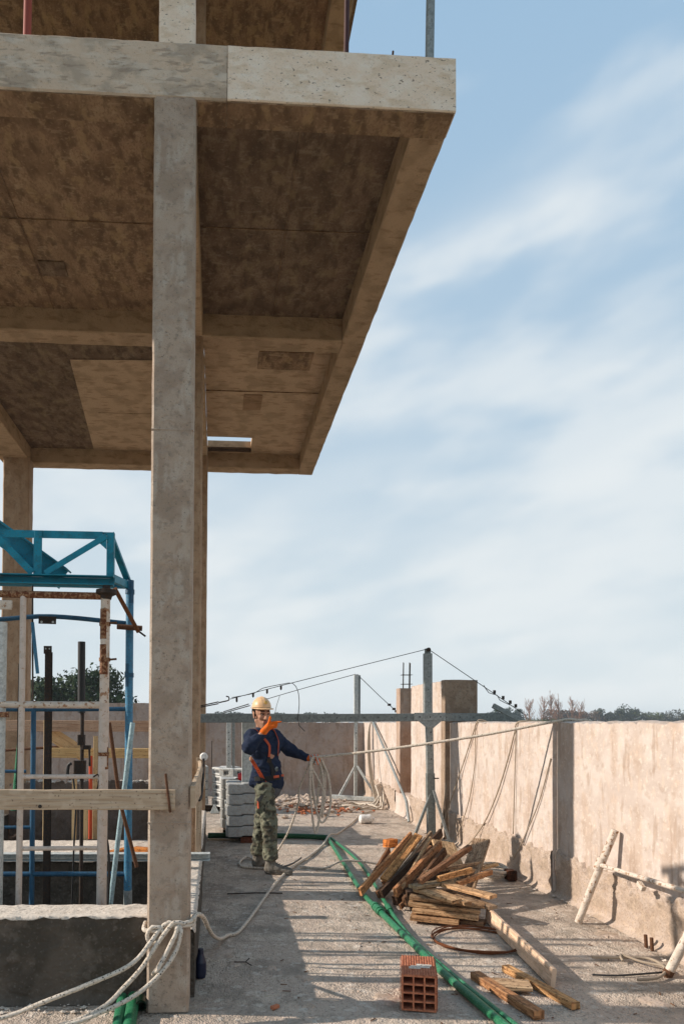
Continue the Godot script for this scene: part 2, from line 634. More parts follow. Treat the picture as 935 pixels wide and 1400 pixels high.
	# low walls: dark damp render, pale dusty top
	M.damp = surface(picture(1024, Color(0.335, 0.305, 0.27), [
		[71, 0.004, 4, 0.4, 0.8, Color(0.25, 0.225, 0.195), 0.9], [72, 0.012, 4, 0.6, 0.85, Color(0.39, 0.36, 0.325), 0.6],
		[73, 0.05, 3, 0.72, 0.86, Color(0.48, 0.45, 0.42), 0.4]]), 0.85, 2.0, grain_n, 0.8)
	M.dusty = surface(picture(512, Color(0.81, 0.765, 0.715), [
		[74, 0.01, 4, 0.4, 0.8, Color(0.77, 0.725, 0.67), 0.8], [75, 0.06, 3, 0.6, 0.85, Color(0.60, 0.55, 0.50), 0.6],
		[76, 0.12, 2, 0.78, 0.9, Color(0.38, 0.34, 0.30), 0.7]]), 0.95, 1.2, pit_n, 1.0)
	# timber: grain along v
	var grain := picture(512, Color(0.87, 0.81, 0.74), [
		[81, 0.05, 4, 0.4, 0.75, Color(0.65, 0.58, 0.51), 0.7, Vector2(1, 26)], [82, 0.02, 4, 0.5, 0.8, Color(0.93, 0.90, 0.84), 0.7, Vector2(1, 12)],
		[83, 0.12, 2, 0.62, 0.8, Color(0.48, 0.41, 0.35), 0.5, Vector2(1, 30)], [84, 0.012, 4, 0.6, 0.8, Color(0.50, 0.44, 0.38), 0.6], [85, 0.03, 2, 0.82, 0.9, Color(0.25, 0.20, 0.16), 0.8]])
	M.wood = surface(grain, 0.85, 0.45, wood_n, 1.0, false, Color(0.80, 0.60, 0.42))
	var pale_grain := picture(512, Color(0.86, 0.82, 0.76), [
		[86, 0.04, 4, 0.4, 0.75, Color(0.79, 0.74, 0.67), 0.8, Vector2(1, 22)], [87, 0.015, 4, 0.5, 0.8, Color(0.91, 0.88, 0.83), 0.6], [88, 0.10, 2, 0.66, 0.85, Color(0.64, 0.57, 0.49), 0.4, Vector2(1, 26)], [89, 0.05, 2, 0.87, 0.93, Color(0.42, 0.36, 0.31), 0.6]])
	M.board = surface(pale_grain, 0.85, 0.9, wood_n, 0.35, false, Color(0.84, 0.775, 0.71))
	# metals and paint
	var zinc := picture(512, Color(0.60, 0.615, 0.615), [
		[91, 0.02, 4, 0.4, 0.75, Color(0.52, 0.535, 0.54), 0.9], [92, 0.06, 3, 0.6, 0.85, Color(0.70, 0.71, 0.705), 0.6], [93, 0.03, 4, 0.7, 0.85, Color(0.44, 0.43, 0.41), 0.5]])
	M.zinc = surface(zinc, 0.55, 0.6, grain_n, 0.25, true, Color(0.92, 0.93, 0.92), 0.25)
	M.zinc_dark = surface(zinc, 0.6, 0.6, grain_n, 0.25, true, Color(0.80, 0.82, 0.81), 0.2)
	M.zinc_pale = surface(zinc, 0.55, 0.6, grain_n, 0.2, true, Color(1.22, 1.22, 1.2), 0.1)
	M.white_rust = surface(picture(512, Color(0.80, 0.75, 0.695), [
		[94, 0.012, 4, 0.45, 0.8, Color(0.74, 0.685, 0.62), 0.8], [95, 0.02, 4, 0.66, 0.80, Color(0.56, 0.40, 0.28), 0.8],
		[96, 0.03, 3, 0.80, 0.88, Color(0.36, 0.22, 0.14), 0.7]]), 0.75, 0.8, grain_n, 0.8)
	M.white_paint = surface(picture(512, Color(0.775, 0.725, 0.68), [
		[97, 0.012, 4, 0.4, 0.8, Color(0.72, 0.67, 0.615), 0.8], [98, 0.02, 4, 0.74, 0.84, Color(0.60, 0.46, 0.35), 0.5]]), 0.7, 0.5, grain_n, 0.5)
	M.rust_paint = surface(picture(512, Color(0.40, 0.235, 0.145), [
		[99, 0.03, 4, 0.45, 0.6, Color(0.72, 0.60, 0.47), 0.6], [100, 0.08, 3, 0.6, 0.8, Color(0.25, 0.14, 0.09), 0.8]]), 0.85, 0.5, grain_n, 0.6)
	M.rust = surface(picture(512, Color(0.37, 0.255, 0.18), [
		[101, 0.05, 4, 0.4, 0.75, Color(0.30, 0.17, 0.10), 0.8], [102, 0.10, 3, 0.6, 0.85, Color(0.47, 0.335, 0.23), 0.7]]), 0.9, 0.35, grain_n, 0.8)
	M.iron = surface(picture(512, Color(0.20, 0.175, 0.155), [[103, 0.03, 4, 0.5, 0.75, Color(0.29, 0.20, 0.145), 0.8]]), 0.7, 0.4, grain_n, 0.6, true, Color(1, 1, 1), 0.2)
	var bluepic := picture(512, Color(0.04, 0.49, 0.585), [
		[104, 0.01, 4, 0.4, 0.8, Color(0.03, 0.40, 0.485), 0.8], [105, 0.05, 4, 0.72, 0.85, Color(0.15, 0.50, 0.58), 0.6], [106, 0.06, 3, 0.80, 0.88, Color(0.36, 0.26, 0.18), 0.8]])
	M.blue_paint = surface(bluepic, 0.5, 0.7, grain_n, 0.3)
	M.blue_tube = surface(picture(512, Color(0.25, 0.48, 0.61), [
		[104, 0.01, 4, 0.4, 0.8, Color(0.20, 0.41, 0.53), 0.8], [105, 0.05, 4, 0.66, 0.84, Color(0.42, 0.61, 0.68), 0.5], [106, 0.05, 3, 0.76, 0.86, Color(0.42, 0.28, 0.18), 0.85]]), 0.55, 0.5, grain_n, 0.4)
	M.blue_dark = tinted("blue_tube", Color(0.62, 0.68, 0.72))
	M.green_pipe = surface(picture(512, Color(0.10, 0.40, 0.265), [
		[107, 0.01, 4, 0.45, 0.75, Color(0.34, 0.55, 0.44), 0.35], [108, 0.08, 3, 0.66, 0.82, Color(0.66, 0.72, 0.64), 0.55], [109, 0.15, 2, 0.8, 0.9, Color(0.70, 0.66, 0.58), 0.6]]), 0.45, 0.5, grain_n, 0.3)
	M.green_dark = tinted("green_pipe", Color(0.42, 0.62, 0.5))
	M.clay = surface(picture(512, Color(0.74, 0.47, 0.345), [
		[111, 0.02, 4, 0.4, 0.75, Color(0.60, 0.345, 0.24), 0.8], [112, 0.08, 3, 0.66, 0.85, Color(0.70, 0.46, 0.34), 0.6]]), 0.92, 0.4, grain_n, 0.9)
	M.block = surface(picture(512, Color(0.64, 0.65, 0.645), [
		[113, 0.015, 4, 0.4, 0.75, Color(0.57, 0.58, 0.575), 0.8], [114, 0.04, 4, 0.62, 0.8, Color(0.58, 0.47, 0.37), 0.6], [115, 0.1, 2, 0.65, 0.85, Color(0.68, 0.69, 0.68), 0.5]]), 0.9, 0.6, pit_n, 0.8)
	M.block_end = tinted("block", Color(1.25, 1.25, 1.24))
	# rope: pale braid with dark flecks, uv in metres
	M.rope = surface(picture(256, Color(0.80, 0.755, 0.695), [
		[116, 0.05, 3, 0.45, 0.8, Color(0.72, 0.66, 0.585), 0.7], [117, 0.05, 2, 0.80, 0.86, Color(0.14, 0.13, 0.13), 0.9]]), 0.95, 0.30, grain_n, 0.8, false)
	M.cord = plain(Color(0.60, 0.54, 0.47), 0.95)
	M.cable = plain(Color(0.20, 0.20, 0.20), 0.55, 0.3)
	M.black = plain(Color(0.09, 0.09, 0.095), 0.6)
	M.white_plastic = surface(picture(256, Color(0.88, 0.87, 0.85), [[118, 0.03, 3, 0.5, 0.8, Color(0.74, 0.72, 0.69), 0.8]]), 0.5, 0.3)
	M.red_plastic = plain(Color(0.70, 0.055, 0.075), 0.45)
	M.bark = surface(picture(256, Color(0.36, 0.29, 0.23), [[119, 0.04, 3, 0.4, 0.8, Color(0.22, 0.175, 0.14), 0.8, Vector2(1, 4)]]), 0.95, 1.0)


# ------------------------------------------------------------------ deck, frame and walls

func deck_y(x: float, z: float) -> float:
	return 0.005 * nz(x, 0.0, z, 1.3) + 0.0035 * nz(x, 5.0, z, 7.0) - 0.003


func build_deck() -> void:
	var b := mb()
	var areas := [[-6.0, 3.3, 2.5, -4.2, 0.07], [-0.2, 3.3, -4.2, -9.8, 0.055], [-0.2, 3.3, -9.8, -15.3, 0.09], [-6.0, -0.2, -9.8, -15.3, 0.2], [-6.0, -2.7, -4.2, -9.8, 0.3]]
	for a in areas:
		var nu := int((a[1] - a[0]) / a[4])
		var nv := int((a[2] - a[3]) / a[4])
		b.sheet(nu, nv, func(u: float, v: float) -> Vector3:
			var x := lerpf(a[0], a[1], u)
			var z := lerpf(a[2], a[3], v)
			return Vector3(x, deck_y(x, z), z), Vector3.UP)
	structure("deck_floor", "sandy grey cement deck of the roof, dusty and scuffed", b, M.deck)
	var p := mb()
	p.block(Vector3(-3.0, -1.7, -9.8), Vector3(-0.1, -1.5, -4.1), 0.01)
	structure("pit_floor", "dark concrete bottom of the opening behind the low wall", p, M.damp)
	var g := mb()
	g.sheet(30, 30, func(u: float, v: float) -> Vector3:
		return Vector3(lerpf(-600, 600, u), -7.0, lerpf(200, -1000, v)), Vector3.UP)
	structure("ground", "flat scrubby ground far below the roof", g, surface(picture(256, Color(0.33, 0.33, 0.22), [[121, 0.02, 4, 0.4, 0.7, Color(0.42, 0.38, 0.27), 0.9], [122, 0.06, 3, 0.5, 0.8, Color(0.20, 0.24, 0.14), 0.8]]), 1.0, 40.0))


func build_frame() -> void:
	var f := thing("concrete_building_frame", "raw concrete building frame of columns, beams and a stained overhanging slab", "building", Vector3(-0.245, 0, -4.08))
	var up := 3.27
	# columns
	var c := mb(); c.block(Vector3(-0.355, 0, -4.194), Vector3(-0.135, 4.836, -3.976), 0.012, 0.0022, 1, 0.07)
	var col1 := part("column", c, M.concrete, f, "grey front column that stands beside the low wall")
	c = mb(); c.block(Vector3(-0.36, -1.5, -6.80), Vector3(-0.145, 4.836, -6.502), 0.014, 0.0025, 1, 0.09); part("column", c, M.concrete_warm, f)
	c = mb(); c.block(Vector3(-0.36, -1.5, -9.74), Vector3(-0.14, 4.84, -9.50), 0.014, 0.003, 1, 0.12); part("column", c, M.concrete_warm, f)
	c = mb(); c.block(Vector3(-2.74, -1.5, -9.96), Vector3(-2.41, 4.838, -9.74), 0.014, 0.004, 1, 0.12); part("column", c, M.concrete_warm, f)
	c = mb(); c.block(Vector3(-0.335, 5.13, -4.17), Vector3(-0.145, 8.106, -3.982), 0.012, 0.003, 1, 0.07); part("column", c, M.fascia_pale, f)
	c = mb(); c.block(Vector3(-0.335, 5.13, -6.72), Vector3(-0.145, 8.106, -6.51), 0.014, 0.004, 1, 0.1); part("column", c, M.concrete_warm, f)
	# construction joints on the front column: thin proud lips of cement where the forms met
	for y in [0.98, 3.05]:
		c = mb(); c.block(Vector3(-0.357, y, -4.0), Vector3(-0.133, y + 0.008, -3.9735), 0.002, 0.003, 0, 0.03); part("form_joint", c, M.concrete, col1)
	# beams
	c = mb(); c.block(Vector3(-2.815, 4.832, -4.166), Vector3(0.03, 5.133, -3.974), 0.008, 0.004, 0, 0.06); part("front_beam", c, M.fascia_grey, f, "grey left length of the front edge beam")
	c = mb(); c.block(Vector3(0.033, 4.834, -4.166), Vector3(1.27, 5.132, -3.972), 0.006, 0.003, 0, 0.05)
	var pale := part("front_beam", c, M.fascia_pale, f, "pale right length of the front edge beam")
	# undersides stained by the form boards
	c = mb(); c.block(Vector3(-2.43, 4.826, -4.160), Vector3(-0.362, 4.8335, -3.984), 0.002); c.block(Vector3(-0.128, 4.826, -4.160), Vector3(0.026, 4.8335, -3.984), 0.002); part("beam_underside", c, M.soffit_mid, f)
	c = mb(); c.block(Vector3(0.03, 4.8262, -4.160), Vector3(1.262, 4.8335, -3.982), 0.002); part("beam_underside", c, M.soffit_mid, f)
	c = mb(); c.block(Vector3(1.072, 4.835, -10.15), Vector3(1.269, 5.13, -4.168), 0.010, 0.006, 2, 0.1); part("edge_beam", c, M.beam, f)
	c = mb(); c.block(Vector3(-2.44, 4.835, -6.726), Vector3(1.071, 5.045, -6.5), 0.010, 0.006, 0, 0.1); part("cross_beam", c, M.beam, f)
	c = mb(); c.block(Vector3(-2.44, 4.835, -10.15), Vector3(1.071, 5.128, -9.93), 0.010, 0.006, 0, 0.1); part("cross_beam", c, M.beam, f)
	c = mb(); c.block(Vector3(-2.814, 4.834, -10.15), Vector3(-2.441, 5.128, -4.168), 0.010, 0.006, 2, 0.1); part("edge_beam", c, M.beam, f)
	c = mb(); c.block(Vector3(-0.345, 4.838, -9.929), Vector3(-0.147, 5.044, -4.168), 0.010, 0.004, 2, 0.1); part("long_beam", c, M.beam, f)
	# slab panels between the beams
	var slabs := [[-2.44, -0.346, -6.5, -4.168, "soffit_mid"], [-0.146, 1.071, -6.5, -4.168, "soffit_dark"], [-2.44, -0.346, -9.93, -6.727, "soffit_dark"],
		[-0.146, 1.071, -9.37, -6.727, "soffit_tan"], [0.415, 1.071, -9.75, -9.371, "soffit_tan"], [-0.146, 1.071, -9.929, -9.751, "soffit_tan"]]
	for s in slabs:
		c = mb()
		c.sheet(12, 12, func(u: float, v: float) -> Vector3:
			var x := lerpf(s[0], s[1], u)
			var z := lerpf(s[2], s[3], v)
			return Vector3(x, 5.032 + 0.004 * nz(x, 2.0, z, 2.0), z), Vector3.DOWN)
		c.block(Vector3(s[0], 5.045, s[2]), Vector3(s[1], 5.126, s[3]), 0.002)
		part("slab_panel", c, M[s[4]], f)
	# fins of cement left by the joints of the form boards
	c = mb()
	for q in [[-2.44, -0.35, -5.33, 1], [-0.14, 1.07, -5.33, 1], [-1.42, -1.42, -6.5, 0], [0.46, 0.46, -6.5, 0], [-0.14, 1.07, -8.02, 1], [-1.38, -0.35, -8.7, 1]]:
		if q[3] == 1:
			c.bar(Vector3(q[0], 5.026, q[2]), Vector3(q[1], 5.026, q[2] + 0.01), 0.004, 0.010, Vector3.UP, 0.001, 20, 0.003)
		else:
			c.bar(Vector3(q[0], 5.026, q[2]), Vector3(q[1] + 0.01, 5.026, -4.17), 0.004, 0.010, Vector3.UP, 0.001, 20, 0.003)
	part("form_seams", c, M.soffit_mid, f)
	# pale newer panel with a slanting edge in the far left bay, and stained repair patches
	c = mb()
	c.flat(Vector3(-1.46, 5.026, -7.42), Vector3(-0.347, 5.026, -7.36), Vector3(-0.347, 5.026, -9.92), Vector3(-1.63, 5.026, -9.92), Vector3.DOWN)
	part("repair_patch", c, M.soffit_tan, f)
	c = mb(); c.block(Vector3(-1.39, 5.018, -6.0), Vector3(-1.2, 5.034, -5.81), 0.003, 0.003, 0, 0.04); part("repair_patch", c, M.soffit_dark, f)
	c = mb(); c.block(Vector3(0.38, 5.02, -7.48), Vector3(0.90, 5.034, -7.12), 0.003, 0.003, 0, 0.04); part("repair_patch", c, M.soffit_mid, f)
	c = mb(); c.block(Vector3(0.27, 5.022, -8.5), Vector3(0.47, 5.034, -8.1), 0.003, 0.004, 0, 0.04); part("repair_patch", c, tinted("soffit_tan", Color(0.84, 0.8, 0.76)), f)
	# board at the edge of the slab opening
	c = mb(); c.bar(Vector3(-0.14, 5.06, -9.78), Vector3(0.42, 5.06, -9.78), 0.04, 0.12, Vector3.UP, 0.004, 4, 0.003); part("opening_board", c, tinted("wood", Color(0.35, 0.28, 0.22)), f)
	# upper storey
	c = mb(); c.block(Vector3(-2.815, 8.30, -10.15), Vector3(1.27, 8.40, -3.974), 0.01); part("upper_slab", c, M.soffit_mid, f)
	c = mb(); c.block(Vector3(1.0, 8.105, -10.15), Vector3(1.2, 8.297, -4.17), 0.01, 0.005, 2, 0.15); part("edge_beam", c, M.beam, f)
	c = mb(); c.block(Vector3(-2.81, 8.105, -4.166), Vector3(1.2, 8.297, -3.974), 0.01); part("front_beam", c, M.beam, f)
	c = mb(); c.block(Vector3(-2.81, 8.105, -6.72), Vector3(0.998, 8.297, -6.5), 0.01); part("cross_beam", c, M.beam, f)
	# lumps of spilled cement along the top of the fascia
	c = mb()
	for i in 46:
		var x := lerpf(-1.6, 1.25, rng.randf())
		pebble(c, Vector3(x, 5.135, -3.99 - rng.randf() * 0.05), 0.006 + 0.014 * rng.randf() * rng.randf(), 0.6)
	c.set_meta("kind", "stuff")
	var lumps := part("cement_crumbs", c, M.fascia_grey, f)
	lumps.set_meta("kind", "stuff")
	# rebar stub over the pale beam
	c = mb(); c.rod(Vector3(0.93, 5.12, -4.02), Vector3(0.935, 5.19, -4.02), 0.006, 6); part("rebar_stub", c, M.rust, pale)
	# posts on the slab above
	c = mb(); c.pipe(Vector3(1.148, 5.125, -4.06), Vector3(1.165, 6.3, -4.06), 0.024)
	single("guard_post", "grey steel pipe upright on the right end of the slab", "post", c, M.zinc, "", Vector3(1.148, 5.125, -4.06))
	c = mb(); c.pipe(Vector3(-1.045, 5.125, -4.06), Vector3(-1.03, 6.3, -4.06), 0.021)
	single("guard_post", "orange-red steel pipe upright at the top left on the slab", "post", c, plain(Color(0.52, 0.20, 0.12), 0.7), "", Vector3(-1.045, 5.125, -4.06))
	c = mb(); c.pipe(Vector3(0.69, 5.125, -4.10), Vector3(0.70, 6.3, -4.10), 0.014)
	single("guard_post", "thin dark red rod upright on the middle of the pale beam", "post", c, plain(Color(0.24, 0.07, 0.06), 0.7), "", Vector3(0.69, 5.125, -4.10))


func pebble(b: MB, at: Vector3, r: float, flatness := 0.7) -> void:
	# a lumpy eight-sided stone
	var rot := rng.randf() * TAU
	var pts := []
	for k in 6:
		var a := rot + TAU * k / 6.0
		pts.append(at + Vector3(cos(a) * r * rng.randf_range(0.7, 1.15), r * flatness * rng.randf_range(-0.2, 0.25), sin(a) * r * rng.randf_range(0.7, 1.15)))
	var top := at + Vector3(r * rng.randf_range(-0.3, 0.3), r * flatness * rng.randf_range(0.7, 1.0), r * rng.randf_range(-0.3, 0.3))
	var bot := at - Vector3(0, r * flatness, 0)
	for k in 6:
		var p: Vector3 = pts[k]
		var q: Vector3 = pts[(k + 1) % 6]
		b.tri(p, q, top, (p + q + top) / 3.0 - at)
		b.tri(p, q, bot, (p + q + bot) / 3.0 - at)


# x of the inner face of the right parapet: flat plaster above, a rough thicker footing below a ragged line
func wall_x(base: float, z: float, y: float, rough: float) -> float:
	var x := base + 0.005 * nz(0.0, y, z, 1.2) + 0.0012 * nz(3.0, y, z, 7.0)
	if rough < 0.0:
		return x
	x -= 0.035 * pow(clampf(1.0 - y / 0.05, 0.0, 1.0), 2.0)        # cove at the floor
	return x


# rough thicker render along the foot of the wall, its top edge ragged
func footing(b: MB, x: float, z0: float, z1: float) -> void:
	var nu := int((z0 - z1) / 0.018)
	var nv := 22
	b.sheet(nu, nv, func(u: float, v: float) -> Vector3:
		var z := lerpf(z0, z1, u)
		var edge := 0.37 + 0.05 * nz(7.0, 0.0, z, 1.1) + 0.045 * nz(1.0, 0.0, z, 5.0) + 0.035 * nz(2.0, 0.0, z, 17.0) + 0.015 * nz(2.0, 5.0, z, 50.0)
		var y := edge * minf(v * 1.06, 1.0)
		var xx := wall_x(x, z, y, -1.0)
		if v > 0.97:
			return Vector3(xx + 0.004, y + 0.004, z)
		var t := y / edge
		var bump := 0.010 + 0.012 * t * t
		bump += 0.012 * nz(9.0, y, z, 3.0) + 0.014 * t * maxf(0.0, nz(4.0, y * 0.5, z, 12.0)) * 2.0 + 0.010 * t * maxf(0.0, nz(5.0, y, z, 30.0)) * 2.0
		bump += 0.012 * maxf(0.0, nz(6.0, y * 0.3, z, 9.0) - 0.2) * 2.0
		bump += 0.05 * pow(clampf(1.0 - y / 0.045, 0.0, 1.0), 2.0)
		return Vector3(xx - maxf(bump, 0.003), y, z), Vector3.LEFT)


func parapet_length(b: MB, x: float, z0: float, z1: float, h0: float, h1: float, thick: float, rough: float, step := 0.025) -> void:
	var nu := int((z0 - z1) / step)
	var nv := int(maxf(h0, h1) / step)
	b.sheet(nu, nv, func(u: float, v: float) -> Vector3:
		var z := lerpf(z0, z1, u)
		var h := lerpf(h0, h1, u) + 0.013 * nz(2.0, 8.0, z, 7.0) + 0.010 * nz(3.0, 1.0, z, 30.0)
		var y := v * h
		return Vector3(wall_x(x, z, y, rough), y, z), Vector3.LEFT)
	b.sheet(nu, 4, func(u: float, v: float) -> Vector3:
		var z := lerpf(z0, z1, u)
		var h := lerpf(h0, h1, u) + 0.013 * nz(2.0, 8.0, z, 7.0) + 0.010 * nz(3.0, 1.0, z, 30.0)
		return Vector3(lerpf(wall_x(x, z, h, rough), x + thick, v), h + 0.012 * sin(v * PI) + 0.006 * nz(v * 2.0, 1.0, z, 20.0) * sin(v * PI), z), Vector3.UP)
	b.flat(Vector3(x + thick, -1.0, z0), Vector3(x + thick, h0, z0), Vector3(x + thick, h1, z1), Vector3(x + thick, -1.0, z1), Vector3.RIGHT)


# end of a wall that faces along z
func wall_end(b: MB, x: float, z: float, h: float, thick: float, toward: float, rough: float, y0 := 0.0) -> void:
	var nv := int((h - y0) / 0.03)
	var hh := h + 0.013 * nz(2.0, 8.0, z, 7.0) + 0.010 * nz(3.0, 1.0, z, 30.0)
	b.sheet(8, nv, func(u: float, v: float) -> Vector3:
		var y := lerpf(y0, hh, v)
		var xx := lerpf(wall_x(x, z, y, rough), x + thick, u)
		return Vector3(xx, y, z + toward * 0.004 * nz(xx, y, 3.0, 6.0) * sin(u * PI)), Vector3(0, 0, toward))


func build_parapets() -> void:
	var w := thing("parapet_wall", "long pinkish plastered parapet wall in the sun along the right side", "wall", Vector3(3.1, 0, -6.5))
	var b := mb(); parapet_length(b, 2.992, -2.4, -6.5, 1.53, 1.505, 0.18, 1.0); part("plaster_face", b, M.plaster, w)
	b = mb(); parapet_length(b, 2.955, -6.5, -9.45, 1.505, 1.478, 0.24, 1.0); wall_end(b, 2.955, -6.5, 1.505, 0.24, 1.0, 1.0); part("plaster_face", b, M.plaster, w)
	b = mb(); parapet_length(b, 2.895, -9.47, -11.13, 2.02, 2.01, 0.42, 0.8); wall_end(b, 2.895, -11.13, 2.01, 0.42, -1.0, 0.8)
	part("raised_block", b, M.plaster, w, "taller plastered block of the wall with a shaded front")
	b = mb(); b.block(Vector3(2.893, 0.0, -9.62), Vector3(3.315, 2.030, -9.452), 0.005, 0.0012, 1, 0.1); part("block_front", b, tinted("concrete", Color(0.90, 0.87, 0.84)), w, "rough grey-brown front of the taller block")
	b = mb(); parapet_length(b, 2.93, -11.13, -12.25, 0.33, 0.33, 0.4, 0.8, 0.03); part("ledge", b, M.plaster, w)
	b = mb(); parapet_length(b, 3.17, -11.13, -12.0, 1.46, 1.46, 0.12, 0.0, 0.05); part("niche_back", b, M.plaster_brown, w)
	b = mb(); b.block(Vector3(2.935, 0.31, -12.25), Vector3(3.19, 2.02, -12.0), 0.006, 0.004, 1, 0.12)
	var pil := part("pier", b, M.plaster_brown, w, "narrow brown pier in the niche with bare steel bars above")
	for q in [[3.00, -12.06], [3.035, -12.18], [3.10, -12.06], [3.145, -12.18]]:
		b = mb(); b.rod(Vector3(q[0], 2.0, q[1]), Vector3(q[0] + 0.006, 2.44, q[1]), 0.007, 6); part("rebar", b, M.iron, pil)
	for y in [2.09, 2.24]:
		b = mb(); b.tube(PackedVector3Array([Vector3(2.99, y, -12.05), Vector3(3.155, y, -12.05), Vector3(3.155, y, -12.19), Vector3(2.99, y, -12.19), Vector3(2.99, y, -12.05)]), 0.004, 5); part("stirrup", b, M.iron, pil)
	b = mb(); parapet_length(b, 2.945, -12.25, -15.0, 1.455, 1.44, 0.24, 0.9, 0.035); part("plaster_face", b, M.plaster, w)

	for q in [[2.992, -2.4, -6.495], [2.955, -6.505, -9.445], [2.895, -9.455, -11.12], [2.945, -12.26, -14.98]]:
		b = mb(); footing(b, q[0], q[1], q[2]); part("rough_footing", b, M.mortar, w)
	# end wall
	var e := thing("end_wall", "shaded grey-brown wall closing the far end behind the worker", "wall", Vector3(1.4, 0, -15.0))
	b = mb()
	b.sheet(90, 40, func(u: float, v: float) -> Vector3:
		var x := lerpf(-0.35, 3.2, u)
		var y := v * (1.437 + 0.008 * nz(x, 4.0, 0.0, 7.0) + 0.005 * nz(x, 4.0, 0.0, 25.0))
		return Vector3(x, y, -15.0 + 0.01 * nz(x, y, 0.0, 1.6) + 0.004 * nz(x, y, 0.0, 8.0) + 0.06 * pow(clampf(1.0 - y / 0.12, 0, 1), 2.0)), Vector3.BACK)
	b.block(Vector3(-0.35, 0.0, -15.22), Vector3(3.2, 1.425, -15.03), 0.01)
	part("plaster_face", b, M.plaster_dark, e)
	b = mb()
	for i in 60:
		pebble(b, Vector3(lerpf(-0.3, 3.1, rng.randf()), 1.44, -15.0 - rng.randf() * 0.16), 0.012 + 0.04 * rng.randf() * rng.randf(), 0.5)
	var cr := part("mortar_crumbs", b, M.dusty, e); cr.set_meta("kind", "stuff")
	# a row of block joints faintly proud at the foot of the end wall
	var l := thing("back_wall", "taller grey rendered wall behind the scaffold on the left", "wall", Vector3(-3.0, 0, -15.0))
	b = mb()
	b.sheet(80, 30, func(u: float, v: float) -> Vector3:
		var x := lerpf(-6.5, -0.351, u)
		var y := v * (1.80 + 0.010 * nz(x, 4.0, 2.0, 5.0) + 0.006 * nz(x, 4.0, 0.0, 22.0))
		return Vector3(x, y, -15.0 + 0.012 * nz(x, y, 9.0, 1.6)), Vector3.BACK)
	b.block(Vector3(-6.5, 0.0, -15.22), Vector3(-0.352, 1.785, -15.04), 0.01)
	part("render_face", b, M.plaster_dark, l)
	# crumbs of mortar that lie along the top of the right parapet
	b = mb()
	for i in 260:
		var z := lerpf(-3.2, -9.4, pow(rng.randf(), 0.8))
		var base := 2.992 if z > -6.5 else 2.955
		pebble(b, Vector3(base + 0.01 + rng.randf() * 0.14, lerpf(1.532, 1.482, (z + 2.4) / -7.05), z), 0.006 + 0.022 * rng.randf() * rng.randf(), 0.5)
	cr = part("mortar_crumbs", b, M.dusty, w); cr.set_meta("kind", "stuff")
	# two rusty stubs that stick out of the footing
	for z in [-4.97, -4.9]:
		b = mb(); b.rod(Vector3(2.905, 0.0, z), Vector3(2.90, 0.085, z), 0.012, 7); part("steel_stub", b, M.rust, w)


func ragged_cap(b: MB, lo: Vector3, hi: Vector3) -> void:
	# thin bed of mortar on a low wall: edges wander and spill over
	var nu := int((hi.x - lo.x) / 0.025)
	var nv := 10
	b.sheet(nu, nv, func(u: float, v: float) -> Vector3:
		var x := lerpf(lo.x, hi.x, u)
		var z := lerpf(hi.z, lo.z, v)
		var y := hi.y + 0.006 * nz(x, 1.0, z, 8.0)
		if v < 0.05:
			y = hi.y - 0.011 - 0.013 * (nz(x, 3.0, 0.0, 4.0) + 0.9 * nz(x, 6.0, 0.0, 13.0))
			z += 0.008
		elif v < 0.15:
			z = hi.z + 0.006 + 0.005 * nz(x, 2.0, 1.0, 20.0)
		return Vector3(x, y, z), Vector3.UP)


